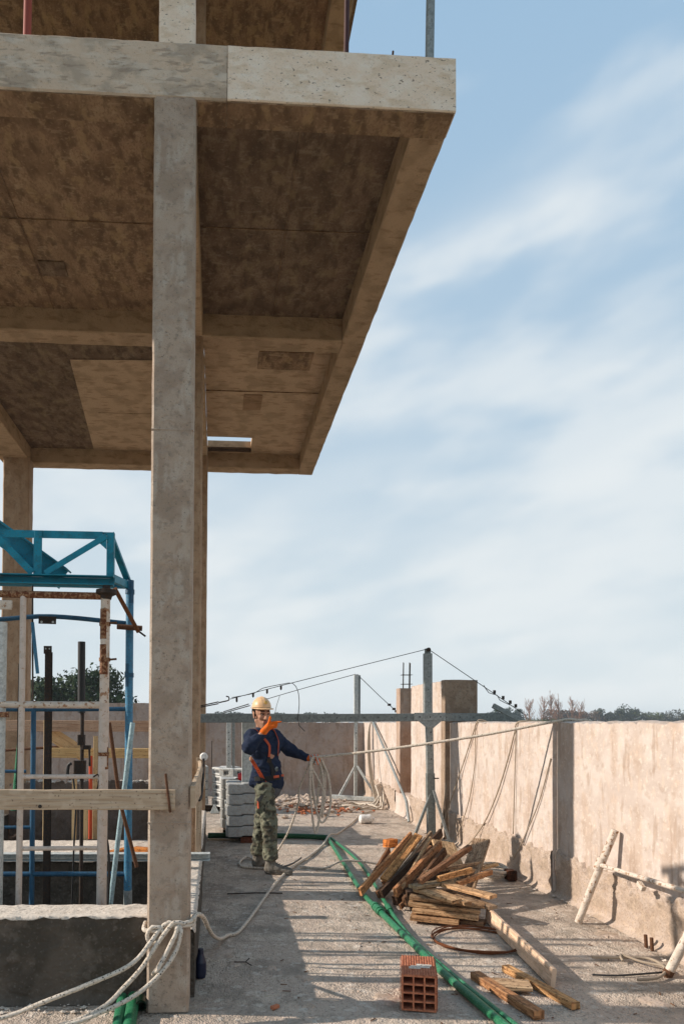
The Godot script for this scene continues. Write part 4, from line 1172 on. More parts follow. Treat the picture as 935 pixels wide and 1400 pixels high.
func build_outriggers() -> void:
	# near one
	var o := thing("near_outrigger", "nearer galvanised outrigger beam with tall mast and cables over the parapet", "scaffold outrigger", Vector3(2.63, 0, -9.2))
	var b := mb(); perforated(b, Vector3(-0.20, 1.520, -9.2), Vector3(0.63, 1.527, -9.2), 0.07, 0.105); var be := part("beam", b, M.zinc_dark, o)
	b = mb(); perforated(b, Vector3(0.60, 1.527, -9.2), Vector3(3.72, 1.562, -9.2), 0.06, 0.098); be = part("beam", b, M.zinc_dark, o)
	holes(be, Vector3(0.7, 1.528, -9.17), Vector3(3.6, 1.561, -9.17), 0.17, Vector3.BACK)
	b = mb(); b.bar(Vector3(3.42, 1.70, -9.19), Vector3(3.80, 1.50, -9.19), 0.05, 0.06, Vector3.UP, 0.004); part("end_shoe", b, M.zinc, o)
	b = mb(); perforated(b, Vector3(2.600, 1.60, -9.2), Vector3(2.597, 2.34, -9.2), 0.10, 0.07, Vector3.BACK); var mast := part("mast", b, M.zinc, o)
	holes(mast, Vector3(2.60, 1.65, -9.163), Vector3(2.598, 2.3, -9.163), 0.16, Vector3.BACK)
	b = mb(); b.bar(Vector3(2.597, 2.335, -9.2), Vector3(2.597, 2.40, -9.2), 0.07, 0.04, Vector3.BACK, 0.004); part("mast_head", b, M.zinc_dark, o)
	b = mb(); b.lathe([Vector2(0.0, 0.035), Vector2(0.022, 0.035), Vector2(0.026, 0.02), Vector2(0.016, 0.0), Vector2(0.026, -0.02)], Vector3(2.597, 2.385, -9.17), Vector3.BACK, 12); part("pulley", b, M.iron, o)
	b = mb(); b.bar(Vector3(2.42, 1.555, -9.155), Vector3(2.81, 1.559, -9.155), 0.012, 0.10, Vector3.UP, 0.003); var pl := part("cross_plate", b, M.zinc, o)
	holes(pl, Vector3(2.42, 1.553, -9.148), Vector3(2.81, 1.557, -9.148), 0.13, Vector3.BACK, 0.009)
	b = mb()
	b.flat(Vector3(2.47, 1.503, -9.152), Vector3(2.76, 1.506, -9.152), Vector3(2.66, 1.42, -9.152), Vector3(2.57, 1.42, -9.152), Vector3.BACK); part("gusset", b, M.zinc, o)
	b = mb(); perforated(b, Vector3(2.615, 1.50, -9.2), Vector3(2.632, 0.82, -9.2), 0.085, 0.06, Vector3.BACK); var lp := part("post", b, M.zinc, o)
	holes(lp, Vector3(2.626, 1.45, -9.168), Vector3(2.642, 0.86, -9.168), 0.165, Vector3.BACK, 0.009)
	b = mb(); b.bar(Vector3(2.632, 0.86, -9.2), Vector3(2.648, 0.02, -9.2), 0.10, 0.07, Vector3.BACK, 0.004); part("post_sleeve", b, M.zinc_dark, o)
	b = mb(); b.rod(Vector3(2.67, 0.80, -9.16), Vector3(2.73, 0.80, -9.16), 0.008, 6); part("lock_pin", b, M.iron, o)
	tripod(o, Vector3(2.64, 0.62, -9.18), 0.004, M.zinc_dark, [Vector3(2.36, 0, -9.05)])
	tripod(o, Vector3(2.66, 0.66, -9.16), 0.004, M.zinc, [Vector3(2.83, 0, -9.02)])
	wire(o, "cable", [Vector3(0.16, 1.757, -9.2), Vector3(0.903, 1.958, -9.2), Vector3(2.59, 2.395, -9.2)])
	wire(o, "cable", [Vector3(2.605, 2.395, -9.2), Vector3(3.42, 1.86, -9.2), Vector3(3.78, 1.62, -9.2)])
	wire(o, "cable_tail", [Vector3(3.30, 1.955, -9.19), Vector3(3.36, 1.86, -9.18), Vector3(3.47, 1.83, -9.19), Vector3(3.50, 1.77, -9.18), Vector3(3.68, 1.69, -9.19)], 0.005, 0.05)
	wire(o, "cable_tail", [Vector3(0.18, 1.775, -9.18), Vector3(0.45, 1.83, -9.19), Vector3(0.55, 1.89, -9.18), Vector3(0.80, 1.945, -9.19), Vector3(0.92, 1.955, -9.18), Vector3(0.985, 1.86, -9.17), Vector3(1.0, 1.70, -9.16), Vector3(0.985, 1.52, -9.15), Vector3(1.0, 1.44, -9.15), Vector3(1.07, 1.37, -9.15)], 0.005, 0.05)
	for q in [[0.24, 1.765], [0.44, 1.825], [0.61, 1.87], [0.78, 1.918]]:
		b = mb(); b.block(Vector3(q[0] - 0.012, q[1] - 0.035, -9.215), Vector3(q[0] + 0.012, q[1] + 0.012, -9.185), 0.004); b.lathe([Vector2(0.0, -0.05), Vector2(0.01, -0.04), Vector2(0.016, -0.03)], Vector3(q[0], q[1], -9.2), Vector3.UP, 6); part("cable_clip", b, M.iron, o)
	for q in [[3.44, 1.86], [3.55, 1.79], [3.64, 1.735], [3.71, 1.69]]:
		b = mb(); b.block(Vector3(q[0] - 0.014, q[1] - 0.012, -9.215), Vector3(q[0] + 0.014, q[1] + 0.032, -9.185), 0.004); part("cable_clip", b, M.iron, o)
	# turnbuckle and hook at the left end
	b = mb()
	b.tube(PackedVector3Array([Vector3(-0.20, 1.655, -9.19), Vector3(0.02, 1.70, -9.19)]), 0.008, 6); b.tube(PackedVector3Array([Vector3(-0.20, 1.672, -9.19), Vector3(0.02, 1.722, -9.19)]), 0.008, 6)
	b.tube(curve([Vector3(0.02, 1.712, -9.19), Vector3(0.10, 1.73, -9.19), Vector3(0.145, 1.745, -9.19), Vector3(0.14, 1.785, -9.19), Vector3(0.11, 1.79, -9.19)], 0.02), 0.009, 6)
	part("turnbuckle", b, M.iron, o)
	# legs that hold the rear of the near beam
	b = mb(); b.bar(Vector3(0.40, 0.26, -9.42), Vector3(0.395, 1.49, -9.42), 0.15, 0.06, Vector3.BACK, 0.004); part("rear_post", b, M.zinc_pale, o)
	b = mb(); b.bar(Vector3(0.322, 0.26, -9.40), Vector3(0.316, 1.47, -9.40), 0.008, 0.07, Vector3.BACK, 0.002); part("rear_post", b, M.zinc_pale, o)

	# far one
	o = thing("far_outrigger", "farther outrigger beam with thin pale mast on a tripod near the corner", "scaffold outrigger", Vector3(2.63, 0, -14.2))
	b = mb(); perforated(b, Vector3(-0.2, 1.535, -14.2), Vector3(3.46, 1.54, -14.2), 0.07, 0.14); part("beam", b, M.zinc_dark, o)
	b = mb(); b.bar(Vector3(2.635, 1.60, -14.2), Vector3(2.635, 2.36, -14.2), 0.085, 0.07, Vector3.BACK, 0.004); part("mast", b, M.zinc_pale, o)
	b = mb(); b.bar(Vector3(2.695, 1.60, -14.19), Vector3(2.695, 2.345, -14.19), 0.03, 0.06, Vector3.BACK, 0.003); part("mast", b, M.zinc_dark, o)
	b = mb(); b.bar(Vector3(2.632, 0.06, -14.2), Vector3(2.634, 1.48, -14.2), 0.062, 0.05, Vector3.BACK, 0.004); var fp := part("post", b, M.zinc_pale, o)
	holes(fp, Vector3(2.632, 0.8, -14.173), Vector3(2.634, 1.45, -14.173), 0.3, Vector3.BACK, 0.012)
	b = mb(); b.bar(Vector3(2.618, 0.62, -14.17), Vector3(2.30, 0.06, -14.1), 0.045, 0.04, Vector3.BACK, 0.003); part("leg", b, M.zinc_pale, o)
	b = mb(); b.bar(Vector3(2.655, 0.62, -14.17), Vector3(3.0, 0.03, -13.9), 0.045, 0.04, Vector3.BACK, 0.003); part("leg", b, M.zinc_pale, o)
	b = mb(); b.bar(Vector3(2.16, 0.055, -14.1), Vector3(2.98, 0.04, -13.75), 0.09, 0.075, Vector3.UP, 0.005); part("base_bar", b, M.zinc_pale, o)
	wire(o, "cable", [Vector3(0.66, 1.795, -14.2), Vector3(1.6, 2.08, -14.2), Vector3(2.62, 2.365, -14.2)], 0.007)
	wire(o, "cable", [Vector3(2.65, 2.365, -14.2), Vector3(3.1, 1.94, -14.2), Vector3(3.46, 1.62, -14.2)], 0.007)
	wire(o, "cable_tail", [Vector3(1.18, 1.94, -14.2), Vector3(1.12, 1.75, -14.2), Vector3(1.09, 1.60, -14.2)], 0.005)
	for q in [[0.72, 1.812], [0.92, 1.873], [3.27, 1.79], [3.36, 1.71], [3.41, 1.665]]:
		b = mb(); b.block(Vector3(q[0] - 0.03, q[1] - 0.022, -14.22), Vector3(q[0] + 0.03, q[1] + 0.022, -14.18), 0.006); part("cable_clip", b, M.iron, o)
	b = mb()
	b.tube(PackedVector3Array([Vector3(0.12, 1.61, -14.2), Vector3(0.62, 1.755, -14.2)]), 0.010, 6); b.tube(PackedVector3Array([Vector3(0.12, 1.635, -14.2), Vector3(0.60, 1.785, -14.2)]), 0.010, 6)
	part("turnbuckle", b, M.iron, o)
	b = mb(); b.bar(Vector3(0.192, 0.72, -11.8), Vector3(0.186, 1.50, -11.8), 0.075, 0.05, Vector3.BACK, 0.003); var rp := part("rear_post", b, M.zinc_pale, o)
	holes(rp, Vector3(0.19, 0.8, -11.772), Vector3(0.187, 1.45, -11.772), 0.11, Vector3.BACK, 0.008)
	b = mb(); b.bar(Vector3(0.265, 0.72, -11.8), Vector3(0.26, 1.50, -11.8), 0.045, 0.05, Vector3.BACK, 0.003); part("rear_post", b, M.zinc, o)
	# drop cords that hang from the rear of the beam beside the third column
	b = mb(); b.rod(Vector3(-0.08, 0.7, -12.2), Vector3(-0.075, 1.15, -12.2), 0.008, 6); part("steel_pin", b, M.iron, o)


func weight_mesh(lo: Vector3, hi: Vector3, flip: bool) -> MB:
	# a cast counterweight: chamfered slab, notch below its middle and a raised tongue above
	var b := mb()
	var w := hi.x - lo.x
	var h := hi.y - lo.y
	var prof := PackedVector2Array()
	var n := h * 0.12
	var k := 0.012
	prof.append(Vector2(lo.x, lo.y + k)); prof.append(Vector2(lo.x + k, lo.y))
	if not flip:
		prof.append(Vector2(lo.x + w * 0.36, lo.y)); prof.append(Vector2(lo.x + w * 0.42, lo.y + n)); prof.append(Vector2(hi.x - k, lo.y + n))
	else:
		prof.append(Vector2(hi.x - k, lo.y))
	prof.append(Vector2(hi.x, lo.y + k + (0.0 if flip else n))); prof.append(Vector2(hi.x, hi.y - k + (0.0 if flip else n)))
	if not flip:
		prof.append(Vector2(hi.x - k, hi.y + n)); prof.append(Vector2(lo.x + w * 0.43, hi.y + n)); prof.append(Vector2(lo.x + w * 0.37, hi.y))
	else:
		prof.append(Vector2(hi.x - k, hi.y))
	prof.append(Vector2(lo.x + k, hi.y)); prof.append(Vector2(lo.x, hi.y - k))
	var c := Vector2((lo.x + hi.x) * 0.5, (lo.y + hi.y) * 0.5)
	var inner := PackedVector2Array()
	for p in prof:
		inner.append(p + (c - p).normalized() * 0.011)
	var tris := Geometry2D.triangulate_polygon(inner)
	for e in 2:
		var z := hi.z if e == 0 else lo.z
		var o := Vector3.BACK if e == 0 else Vector3.FORWARD
		for t in tris.size() / 3:
			var p0 := inner[tris[t * 3]]
			var p1 := inner[tris[t * 3 + 1]]
			var p2 := inner[tris[t * 3 + 2]]
			b.tri(Vector3(p0.x, p0.y, z), Vector3(p1.x, p1.y, z), Vector3(p2.x, p2.y, z), o)
	for j in prof.size():
		var p := prof[j]
		var q := prof[(j + 1) % prof.size()]
		var pi := inner[j]
		var qi := inner[(j + 1) % prof.size()]
		var mid := (p + q) * 0.5
		var o2 := Vector2(q.y - p.y, p.x - q.x)
		if o2.dot(mid - c) < 0.0:
			o2 = -o2
		var o := Vector3(o2.x, o2.y, 0).normalized()
		b.flat(Vector3(p.x, p.y, hi.z - 0.011), Vector3(q.x, q.y, hi.z - 0.011), Vector3(q.x, q.y, lo.z + 0.011), Vector3(p.x, p.y, lo.z + 0.011), o)
		b.flat(Vector3(p.x, p.y, hi.z - 0.011), Vector3(q.x, q.y, hi.z - 0.011), Vector3(qi.x, qi.y, hi.z), Vector3(pi.x, pi.y, hi.z), o + Vector3.BACK)
		b.flat(Vector3(p.x, p.y, lo.z + 0.011), Vector3(q.x, q.y, lo.z + 0.011), Vector3(qi.x, qi.y, lo.z), Vector3(pi.x, pi.y, lo.z), o + Vector3.FORWARD)
	return b


func weight(label: String, lo: Vector3, hi: Vector3, group: String, ends := true, flip := false, turn := 0.0) -> void:
	var at := Vector3((lo.x + hi.x) * 0.5, lo.y, (lo.z + hi.z) * 0.5)
	var t := thing("counterweight", label, "counterweight", at, group)
	t.rotation.y = turn
	part("casting", weight_mesh(lo, hi, flip), M.block_end if flip else M.block, t)
	if ends:
		# the left end carries a lifting pocket
		var b := mb()
		var zm := (lo.z + hi.z) * 0.5
		var h := hi.y - lo.y
		for q in [[0.0, 0.22], [0.78, 1.0]]:
			b.block(Vector3(lo.x - 0.012, lo.y + h * (q[0] as float) + 0.004, lo.z + 0.03), Vector3(lo.x + 0.002, lo.y + h * (q[1] as float) - 0.004, hi.z - 0.03), 0.003)
		for q in [0.08, 0.92]:
			var zc := lerpf(lo.z, hi.z, q)
			b.block(Vector3(lo.x - 0.0115, lo.y + 0.006, zc - 0.03), Vector3(lo.x + 0.0015, hi.y - 0.006, zc + 0.03), 0.003)
		part("pocket_rim", b, M.block_end, t)
		b = mb()
		b.block(Vector3(lo.x - 0.0025, lo.y + h * 0.30, lerpf(lo.z, hi.z, 0.32)), Vector3(lo.x + 0.001, lo.y + h * 0.66, lerpf(lo.z, hi.z, 0.68)), 0.001)
		part("pocket", b, tinted("block", Color(0.55, 0.55, 0.55)), t)


func build_counterweights() -> void:
	var words := ["bottom", "second", "middle", "fourth", "top"]
	for k in 5:
		var y := 0.075 + k * 0.131
		var jx := 0.010 * sin(k * 2.3)
		weight("grey cast counterweight, %s one of the near stack behind the worker's legs" % words[k], Vector3(0.135 + jx, y, -9.95), Vector3(0.60 + jx, y + 0.122, -9.22), "counterweights of the near stack")
	for k in 5:
		var y := 0.075 + k * 0.131
		weight("grey counterweight, %s one of the half-hidden rear column of the near stack" % words[k], Vector3(0.07, y, -10.72), Vector3(0.53, y + 0.122, -9.99), "counterweights of the near stack")
	for k in 5:
		var y := 0.09 + k * 0.127
		weight("grey cast counterweight, %s one of the far stack beside the third column" % words[k], Vector3(0.0, y, -12.55), Vector3(0.34, y + 0.118, -12.17), "counterweights of the far stack", true, false, 0.42)
	for k in 5:
		var y := 0.09 + k * 0.127
		weight("shaded counterweight, %s one of the left column of the far stack" % words[k], Vector3(-0.62, y, -12.85), Vector3(-0.15, y + 0.118, -12.35), "counterweights of the far stack", false, false, 0.1)
	# two small pale ones on top
	weight("small pale counterweight on the near stack, left of the two", Vector3(0.09, 0.755, -10.02), Vector3(0.22, 0.865, -9.86), "small pale counterweights", true, true, 1.2)
	weight("small pale counterweight on the near stack, right of the two", Vector3(0.26, 0.755, -10.02), Vector3(0.39, 0.865, -9.86), "small pale counterweights", true, true, 1.2)
	# bearers under the stacks
	var b := mb()
	b.bar(Vector3(0.30, 0.036, -9.9), Vector3(0.62, 0.036, -9.3), 0.10, 0.07, Vector3.UP, 0.004)
	hollow_block(b, Vector3(0.30, 0.0, -9.6), Vector3(0.52, 0.07, -9.24))
	single("bearer_brick", "dark red hollow brick under the near counterweight stack", "brick", b, tinted("clay", Color(0.55, 0.5, 0.5)), "", Vector3(0.4, 0, -9.5))
	b = mb(); b.bar(Vector3(0.15, 0.035, -9.86), Vector3(0.16, 0.035, -10.6), 0.12, 0.07, Vector3.UP, 0.004)
	single("bearer_timber", "dark timber bearer under the rear of the near counterweight stack", "timber", b, tinted("wood", Color(0.3, 0.25, 0.2)), "", Vector3(0.15, 0, -10.2))
	b = mb(); b.bar(Vector3(-0.45, 0.042, -12.45), Vector3(0.34, 0.042, -12.45), 0.12, 0.083, Vector3.UP, 0.004)
	single("bearer_timber", "dark timber bearer under the far counterweight stack", "timber", b, tinted("wood", Color(0.3, 0.25, 0.2)), "", Vector3(0.0, 0, -12.45))
	b = mb(); b.tri(Vector3(-0.10, 0.0, -12.1), Vector3(0.06, 0.0, -12.08), Vector3(-0.035, 0.13, -12.13), Vector3.BACK)
	b.bar(Vector3(-0.08, 0.012, -12.06), Vector3(-0.03, 0.135, -12.1), 0.02, 0.02, Vector3.BACK, 0.002); b.bar(Vector3(0.04, 0.012, -12.06), Vector3(-0.03, 0.135, -12.1), 0.02, 0.02, Vector3.BACK, 0.002); b.bar(Vector3(-0.09, 0.012, -12.055), Vector3(0.05, 0.012, -12.055), 0.02, 0.02, Vector3.UP, 0.002)
	single("chock", "small pale triangular chock against the far counterweight stack", "chock", b, M.zinc_pale, "", Vector3(-0.02, 0, -12.1))
	# red cap on the stack
	b = mb(); b.lathe([Vector2(0.0, 0.07), Vector2(0.04, 0.065), Vector2(0.055, 0.03), Vector2(0.055, -0.03), Vector2(0.04, -0.065), Vector2(0.0, -0.07)], Vector3(0.335, 0.79, -9.5), Vector3.RIGHT, 14)
	b.lathe([Vector2(0.0, 0.07), Vector2(0.04, 0.065), Vector2(0.055, 0.03), Vector2(0.055, -0.03), Vector2(0.04, -0.065), Vector2(0.0, -0.07)], Vector3(0.47, 0.79, -9.5), Vector3.RIGHT, 14)
	single("red_reel", "red plastic reel on the near stack behind the worker's hip", "reel", b, M.red_plastic, "", Vector3(0.4, 0.735, -9.5))


func hollow_block(b: MB, lo: Vector3, hi: Vector3) -> void:
	b.block(lo, hi, 0.003)


# ------------------------------------------------------------------ trees and far things

func leaf_ball(b: MB, c: Vector3, r: float, count: int, size: float, dark: Color, light: Color, squash := 0.8) -> void:
	var tone := rng.randf()
	for i in count:
		var d := Vector3(rng.randfn(), rng.randfn(), rng.randfn()).normalized()
		var p := c + Vector3(d.x, d.y * squash, d.z) * r * pow(rng.randf(), 0.45)
		var nn := (d + Vector3(rng.randfn(), rng.randfn(), rng.randfn()) * 0.6).normalized()
		var t := nn.cross(Vector3(rng.randfn(), rng.randfn(), rng.randfn())).normalized()
		var s := nn.cross(t)
		var l := size * rng.randf_range(0.6, 1.3)
		b.tint = dark.lerp(light, clampf(tone * 0.6 + rng.randf() * 0.4, 0, 1))
		var i0 := b.put(p - t * l, nn); b.put(p + s * l * 0.45, nn); b.put(p + t * l, nn); b.put(p - s * l * 0.45, nn)
		b.face(i0, i0 + 1, i0 + 2); b.face(i0, i0 + 2, i0 + 3)


func leaf_material() -> StandardMaterial3D:
	if not M.has("leaf"):
		var m := StandardMaterial3D.new()
		m.vertex_color_use_as_albedo = true
		m.roughness = 0.8
		m.metallic_specular = 0.2
		M.leaf = m
	return M.leaf


func tree(label: String, foot: Vector3, top: float, width: float, crown_low: float, lobes: int, leaves: int, size: float, dark: Color, light: Color, group := "") -> void:
	var t := thing("tree", label, "tree", foot, group)
	var b := mb()
	b.tube(curve([foot, foot.lerp(Vector3(foot.x, crown_low, foot.z), 0.6) + Vector3(width * 0.03, 0, 0), Vector3(foot.x, crown_low + (top - crown_low) * 0.5, foot.z)], 1.0), width * 0.045, 7, width * 0.02)
	var cs := []
	for k in lobes:
		var a := TAU * k / lobes + rng.randf() * 0.9
		var rr := width * 0.5 * sqrt(rng.randf_range(0.05, 0.62))
		var y := lerpf(crown_low, top, rng.randf_range(0.22, 0.80))
		var lim := 1.0 - pow(absf((y - crown_low) / (top - crown_low) - 0.42) * 1.5, 2.0)
		var c := Vector3(foot.x + cos(a) * rr * maxf(lim, 0.3) * 1.1, y, foot.z + sin(a) * rr * maxf(lim, 0.3))
		cs.append(c)
		b.tube(PackedVector3Array([Vector3(foot.x, lerpf(crown_low, y, 0.1), foot.z), Vector3(foot.x, lerpf(crown_low, y, 0.1), foot.z).lerp(c, 0.5) + Vector3(0, width * 0.03, 0), c]), width * 0.018, 5, width * 0.004)
	part("trunk", b, M.bark, t)
	b = mb()
	b.colored = true
	for c in cs:
		var r := width * rng.randf_range(0.13, 0.21)
		r = minf(r, (top - (c as Vector3).y) * 1.15 + width * 0.03)
		leaf_ball(b, c, r, leaves, size, dark, light)
	part("crown", b, leaf_material(), t)


func bare_tree(label: String, foot: Vector3, top: float, width: float, group: String) -> void:
	var t := thing("bare_tree", label, "tree", foot, group)
	var b := mb()
	b.tube(PackedVector3Array([foot, Vector3(foot.x, lerpf(foot.y, top, 0.6), foot.z), Vector3(foot.x + 0.3, top, foot.z)]), 0.28, 6, 0.05)
	part("trunk", b, M.bark, t)
	b = mb()
	for k in 46:
		var y := lerpf(foot.y, top, rng.randf_range(0.35, 0.95))
		var a := rng.randf() * TAU
		var l := width * 0.5 * rng.randf_range(0.5, 1.0) * (1.15 - 0.6 * (y - foot.y) / (top - foot.y))
		var s := Vector3(foot.x, y, foot.z)
		var e := s + Vector3(cos(a) * l, l * rng.randf_range(1.1, 2.0), sin(a) * l)
		b.tube(PackedVector3Array([s, s.lerp(e, 0.5) + Vector3(cos(a), -0.3, sin(a)) * l * 0.12, e]), 0.07, 4, 0.02, false)
		for j in 6:
			var m := s.lerp(e, rng.randf_range(0.35, 1.0))
			var a2 := rng.randf() * TAU
			b.tube(PackedVector3Array([m, m + Vector3(cos(a2) * l * 0.3, l * rng.randf_range(0.25, 0.7), sin(a2) * l * 0.3)]), 0.032, 3, 0.012, false)
	part("branches", b, tinted("bark", Color(1.75, 1.55, 1.45)), t)


func build_distance() -> void:
	var dg := Color(0.016, 0.026, 0.014)
	var lg := Color(0.055, 0.080, 0.034)
	tree("broad dark evergreen tree beyond the wall behind the scaffold", Vector3(-8.0, -7.0, -45.0), 4.8, 6.7, 0.0, 42, 150, 0.15, dg, lg)
	tree("smaller dark tree at the far left behind the third column", Vector3(-11.6, -7.0, -49.0), 4.2, 4.2, 0.4, 16, 260, 0.17, dg, lg)
	# line of trees over the right parapet: [x at 240 m, top, width, tone, words]
	var line := [[92.5, 5.6, 6.0, 0, "dark round tree left of the sloping cable end"], [99.0, 6.1, 6.5, 0, "dark round tree behind the sloping cable end"], [117.0, 5.0, 7.0, 2, "russet bushy tree below the bare poplars"],
		[124.5, 4.6, 7.0, 2, "reddish brown tree right of the bare poplars"], [118.5, 4.7, 6.0, 2, "low russet tree among the bare poplars"], [129.5, 5.6, 6.0, 0, "dark pine first right of the bare poplars"], [133.5, 6.0, 5.0, 0, "small dark pine beside the tall round pine"],
		[138.0, 7.0, 7.0, 0, "tallest round dark pine over the right wall"], [136.5, 4.6, 7.0, 1, "light green tree under the tall round pine"], [145.0, 4.4, 7.0, 1, "yellow-green low tree right of the tall pine"], [152.0, 5.4, 7.5, 3, "grey-green tree with a rounded top over the wall"],
		[158.5, 5.6, 7.0, 0, "dark tree beside the grey-green rounded one"], [165.5, 6.1, 8.5, 3, "wide grey-green tree near the right edge"], [172.5, 6.0, 8.0, 3, "pale twiggy tree second from the right edge"], [179.0, 5.4, 8.0, 0, "last dark tree at the right edge"],
		[148.5, 4.2, 6.0, 0, "low dark tree in a gap of the far line"], [110.5, 5.1, 6.0, 2, "russet tree left of the poplars"], [1.5, 3.7, 5.5, 0, "small tree peeping over the end wall by the column"], [6.0, 3.3, 5.0, 0, "small tree over the end wall left of the helmet"], [29.5, 3.5, 4.5, 0, "small tree over the end wall right of the helmet"], [20.0, 3.2, 5.0, 0, "low tree over the end wall behind the dangling cable"], [36.0, 3.2, 5.0, 0, "low tree over the end wall left of the thin mast"]]
	var tones := [[Color(0.014, 0.024, 0.015), Color(0.040, 0.058, 0.030)], [Color(0.040, 0.055, 0.020), Color(0.105, 0.125, 0.045)], [Color(0.055, 0.036, 0.025), Color(0.13, 0.085, 0.055)], [Color(0.040, 0.045, 0.034), Color(0.095, 0.10, 0.075)]]
	for q in line:
		var z := -240.0 - 8.0 * rng.randf()
		tree(q[4], Vector3(q[0], -7.0, z), q[1] + 0.3, q[2] * 1.45, -2.5, 20, 70, 0.42, tones[q[3]][0], tones[q[3]][1], "far line of trees")
	var words := ["leftmost bare poplar over the right wall", "second bare poplar from the left", "tallest bare poplar in the middle", "bare poplar just right of the tallest one", "second bare poplar from the right", "rightmost bare poplar over the wall"]
	var px := [86.5, 91.0, 93.5, 96.0, 100.5, 103.5]
	var tops := [6.6, 7.2, 8.2, 7.4, 6.9, 6.2]
	for k in 6:
		bare_tree(words[k], Vector3(px[k], -7.0, -205.0 - k), tops[k], 4.2, "bare poplars")
	var t := thing("hedge", "bright green hedge strip just above the right wall below the poplars", "hedge", Vector3(66.0, -7.0, -150.0))
	var b := mb(); b.colored = true
	for k in 26:
		leaf_ball(b, Vector3(62.0 + k * 0.40, 0.7 + 0.3 * rng.randf(), -150.0 + rng.randf() * 2.0), 1.0, 50, 0.2, Color(0.035, 0.05, 0.018), Color(0.085, 0.11, 0.04))
		leaf_ball(b, Vector3(62.0 + k * 0.40, -3.0 + 2.0 * rng.randf(), -150.0 + rng.randf() * 2.0), 1.8, 40, 0.3, Color(0.035, 0.05, 0.018), Color(0.085, 0.11, 0.04))
	part("foliage", b, leaf_material(), t)


# ------------------------------------------------------------------ pipes on the deck

func build_pipes() -> void:
	var p := thing("green_pipe", "long thick green plastic pipe lying towards the viewer, left of the pair", "pipe", Vector3(1.3, 0, -6.0))
	var b := mb(); b.tube(curve([Vector3(1.395, 0.034, -9.35), Vector3(1.330, 0.034, -8.0), Vector3(1.262, 0.034, -6.45), Vector3(1.276, 0.034, -5.88)], 0.15), 0.021, 14); part("tube", b, M.green_pipe, p)
	b = mb(); b.tube(PackedVector3Array([Vector3(1.276, 0.03, -5.90), Vector3(1.345, 0.03, -4.5), Vector3(1.372, 0.03, -4.18)]), 0.0235, 14); part("tube", b, M.green_pipe, p)
	b = mb(); b.tube(PackedVector3Array([Vector3(1.372, 0.03, -4.185), Vector3(1.43, 0.03, -3.6), Vector3(1.50, 0.03, -2.8)]), 0.024, 14); part("tube", b, tinted("green_pipe", Color(0.88, 0.95, 0.92)), p)
	b = mb(); b.tube(PackedVector3Array([Vector3(1.269, 0.036, -6.02), Vector3(1.28, 0.034, -5.80)]), 0.031, 14); b.tube(PackedVector3Array([Vector3(1.277, 0.036, -5.87), Vector3(1.2785, 0.036, -5.84)]), 0.036, 14); b.tube(PackedVector3Array([Vector3(1.271, 0.036, -5.99), Vector3(1.2725, 0.036, -5.96)]), 0.036, 14); part("coupling", b, M.green_pipe, p)
	p = thing("green_pipe", "thinner green plastic pipe at the right of the pair, running under the timber", "pipe", Vector3(1.36, 0, -6.0))
	b = mb(); b.tube(curve([Vector3(1.44, 0.028, -9.42), Vector3(1.495, 0.028, -8.2), Vector3(1.475, 0.028, -7.3), Vector3(1.40, 0.028, -6.3), Vector3(1.365, 0.028, -5.85), Vector3(1.345, 0.028, -5.1), Vector3(1.40, 0.028, -4.35), Vector3(1.475, 0.028, -3.7), Vector3(1.57, 0.028, -2.8)], 0.12), 0.0165, 12); part("tube", b, M.green_pipe, p)
	b = mb(); b.tube(PackedVector3Array([Vector3(1.378, 0.028, -6.02), Vector3(1.366, 0.028, -5.87)]), 0.026, 12); part("coupling", b, M.green_pipe, p)
	b = mb(); b.tube(curve([Vector3(-0.10, 0.036, -9.62), Vector3(0.6, 0.036, -9.60), Vector3(1.2, 0.036, -9.50), Vector3(1.40, 0.036, -9.42)], 0.15), 0.034, 14)
	single("green_pipe", "dark green pipe lying across the deck behind the worker", "pipe", b, M.green_dark, "", Vector3(0.6, 0, -9.6))
	b = mb(); b.bar(Vector3(-0.1, 0.010, -9.48), Vector3(0.72, 0.010, -9.42), 0.05, 0.018, Vector3.UP, 0.003)
	single("lath", "thin pale lath lying in front of the cross pipe", "timber", b, M.board, "", Vector3(0.3, 0, -9.45))
	b = mb(); b.pipe(Vector3(-0.492, 0.035, -4.10), Vector3(-0.44, 0.030, -3.2), 0.028, 0.004)
	b.lathe([Vector2(0.0, 0.01), Vector2(0.02, 0.008), Vector2(0.028, -0.01)], Vector3(-0.4925, 0.035, -4.105), Vector3(-0.06, 0, -1).normalized(), 14)
	single("green_pipe", "short green pipe at the foot of the low wall, left one", "pipe", b, M.green_pipe, "", Vector3(-0.48, 0, -4.0))
	b = mb(); b.pipe(Vector3(-0.432, 0.04, -4.09), Vector3(-0.385, 0.032, -3.2), 0.033, 0.004)
	single("green_pipe", "short green pipe at the foot of the low wall, next to the column", "pipe", b, tinted("green_pipe", Color(0.9, 0.96, 0.93)), "", Vector3(-0.42, 0, -4.0))
	b = mb(); b.pipe(Vector3(-0.385, 0.055, -4.02), Vector3(-0.378, 0.050, -3.94), 0.030, 0.006)
	single("pipe_elbow", "dark open pipe end tucked between the green pipes and the column", "pipe", b, tinted("green_dark", Color(0.2, 0.3, 0.26)), "", Vector3(-0.38, 0, -3.98))


# ------------------------------------------------------------------ timber heap

func plank(label: String, a: Vector3, e: Vector3, w: float, t: float, tint: Color, up := Vector3.UP, group := "timber of the heap") -> void:
	var b := mb()
	b.bar(a, e, w, t, up, 0.0025, 7, 0.0022)
	single("plank", label, "plank", b, tinted("board" if tint.r > 1.0 else "wood", tint), group, (a + e) * 0.5)


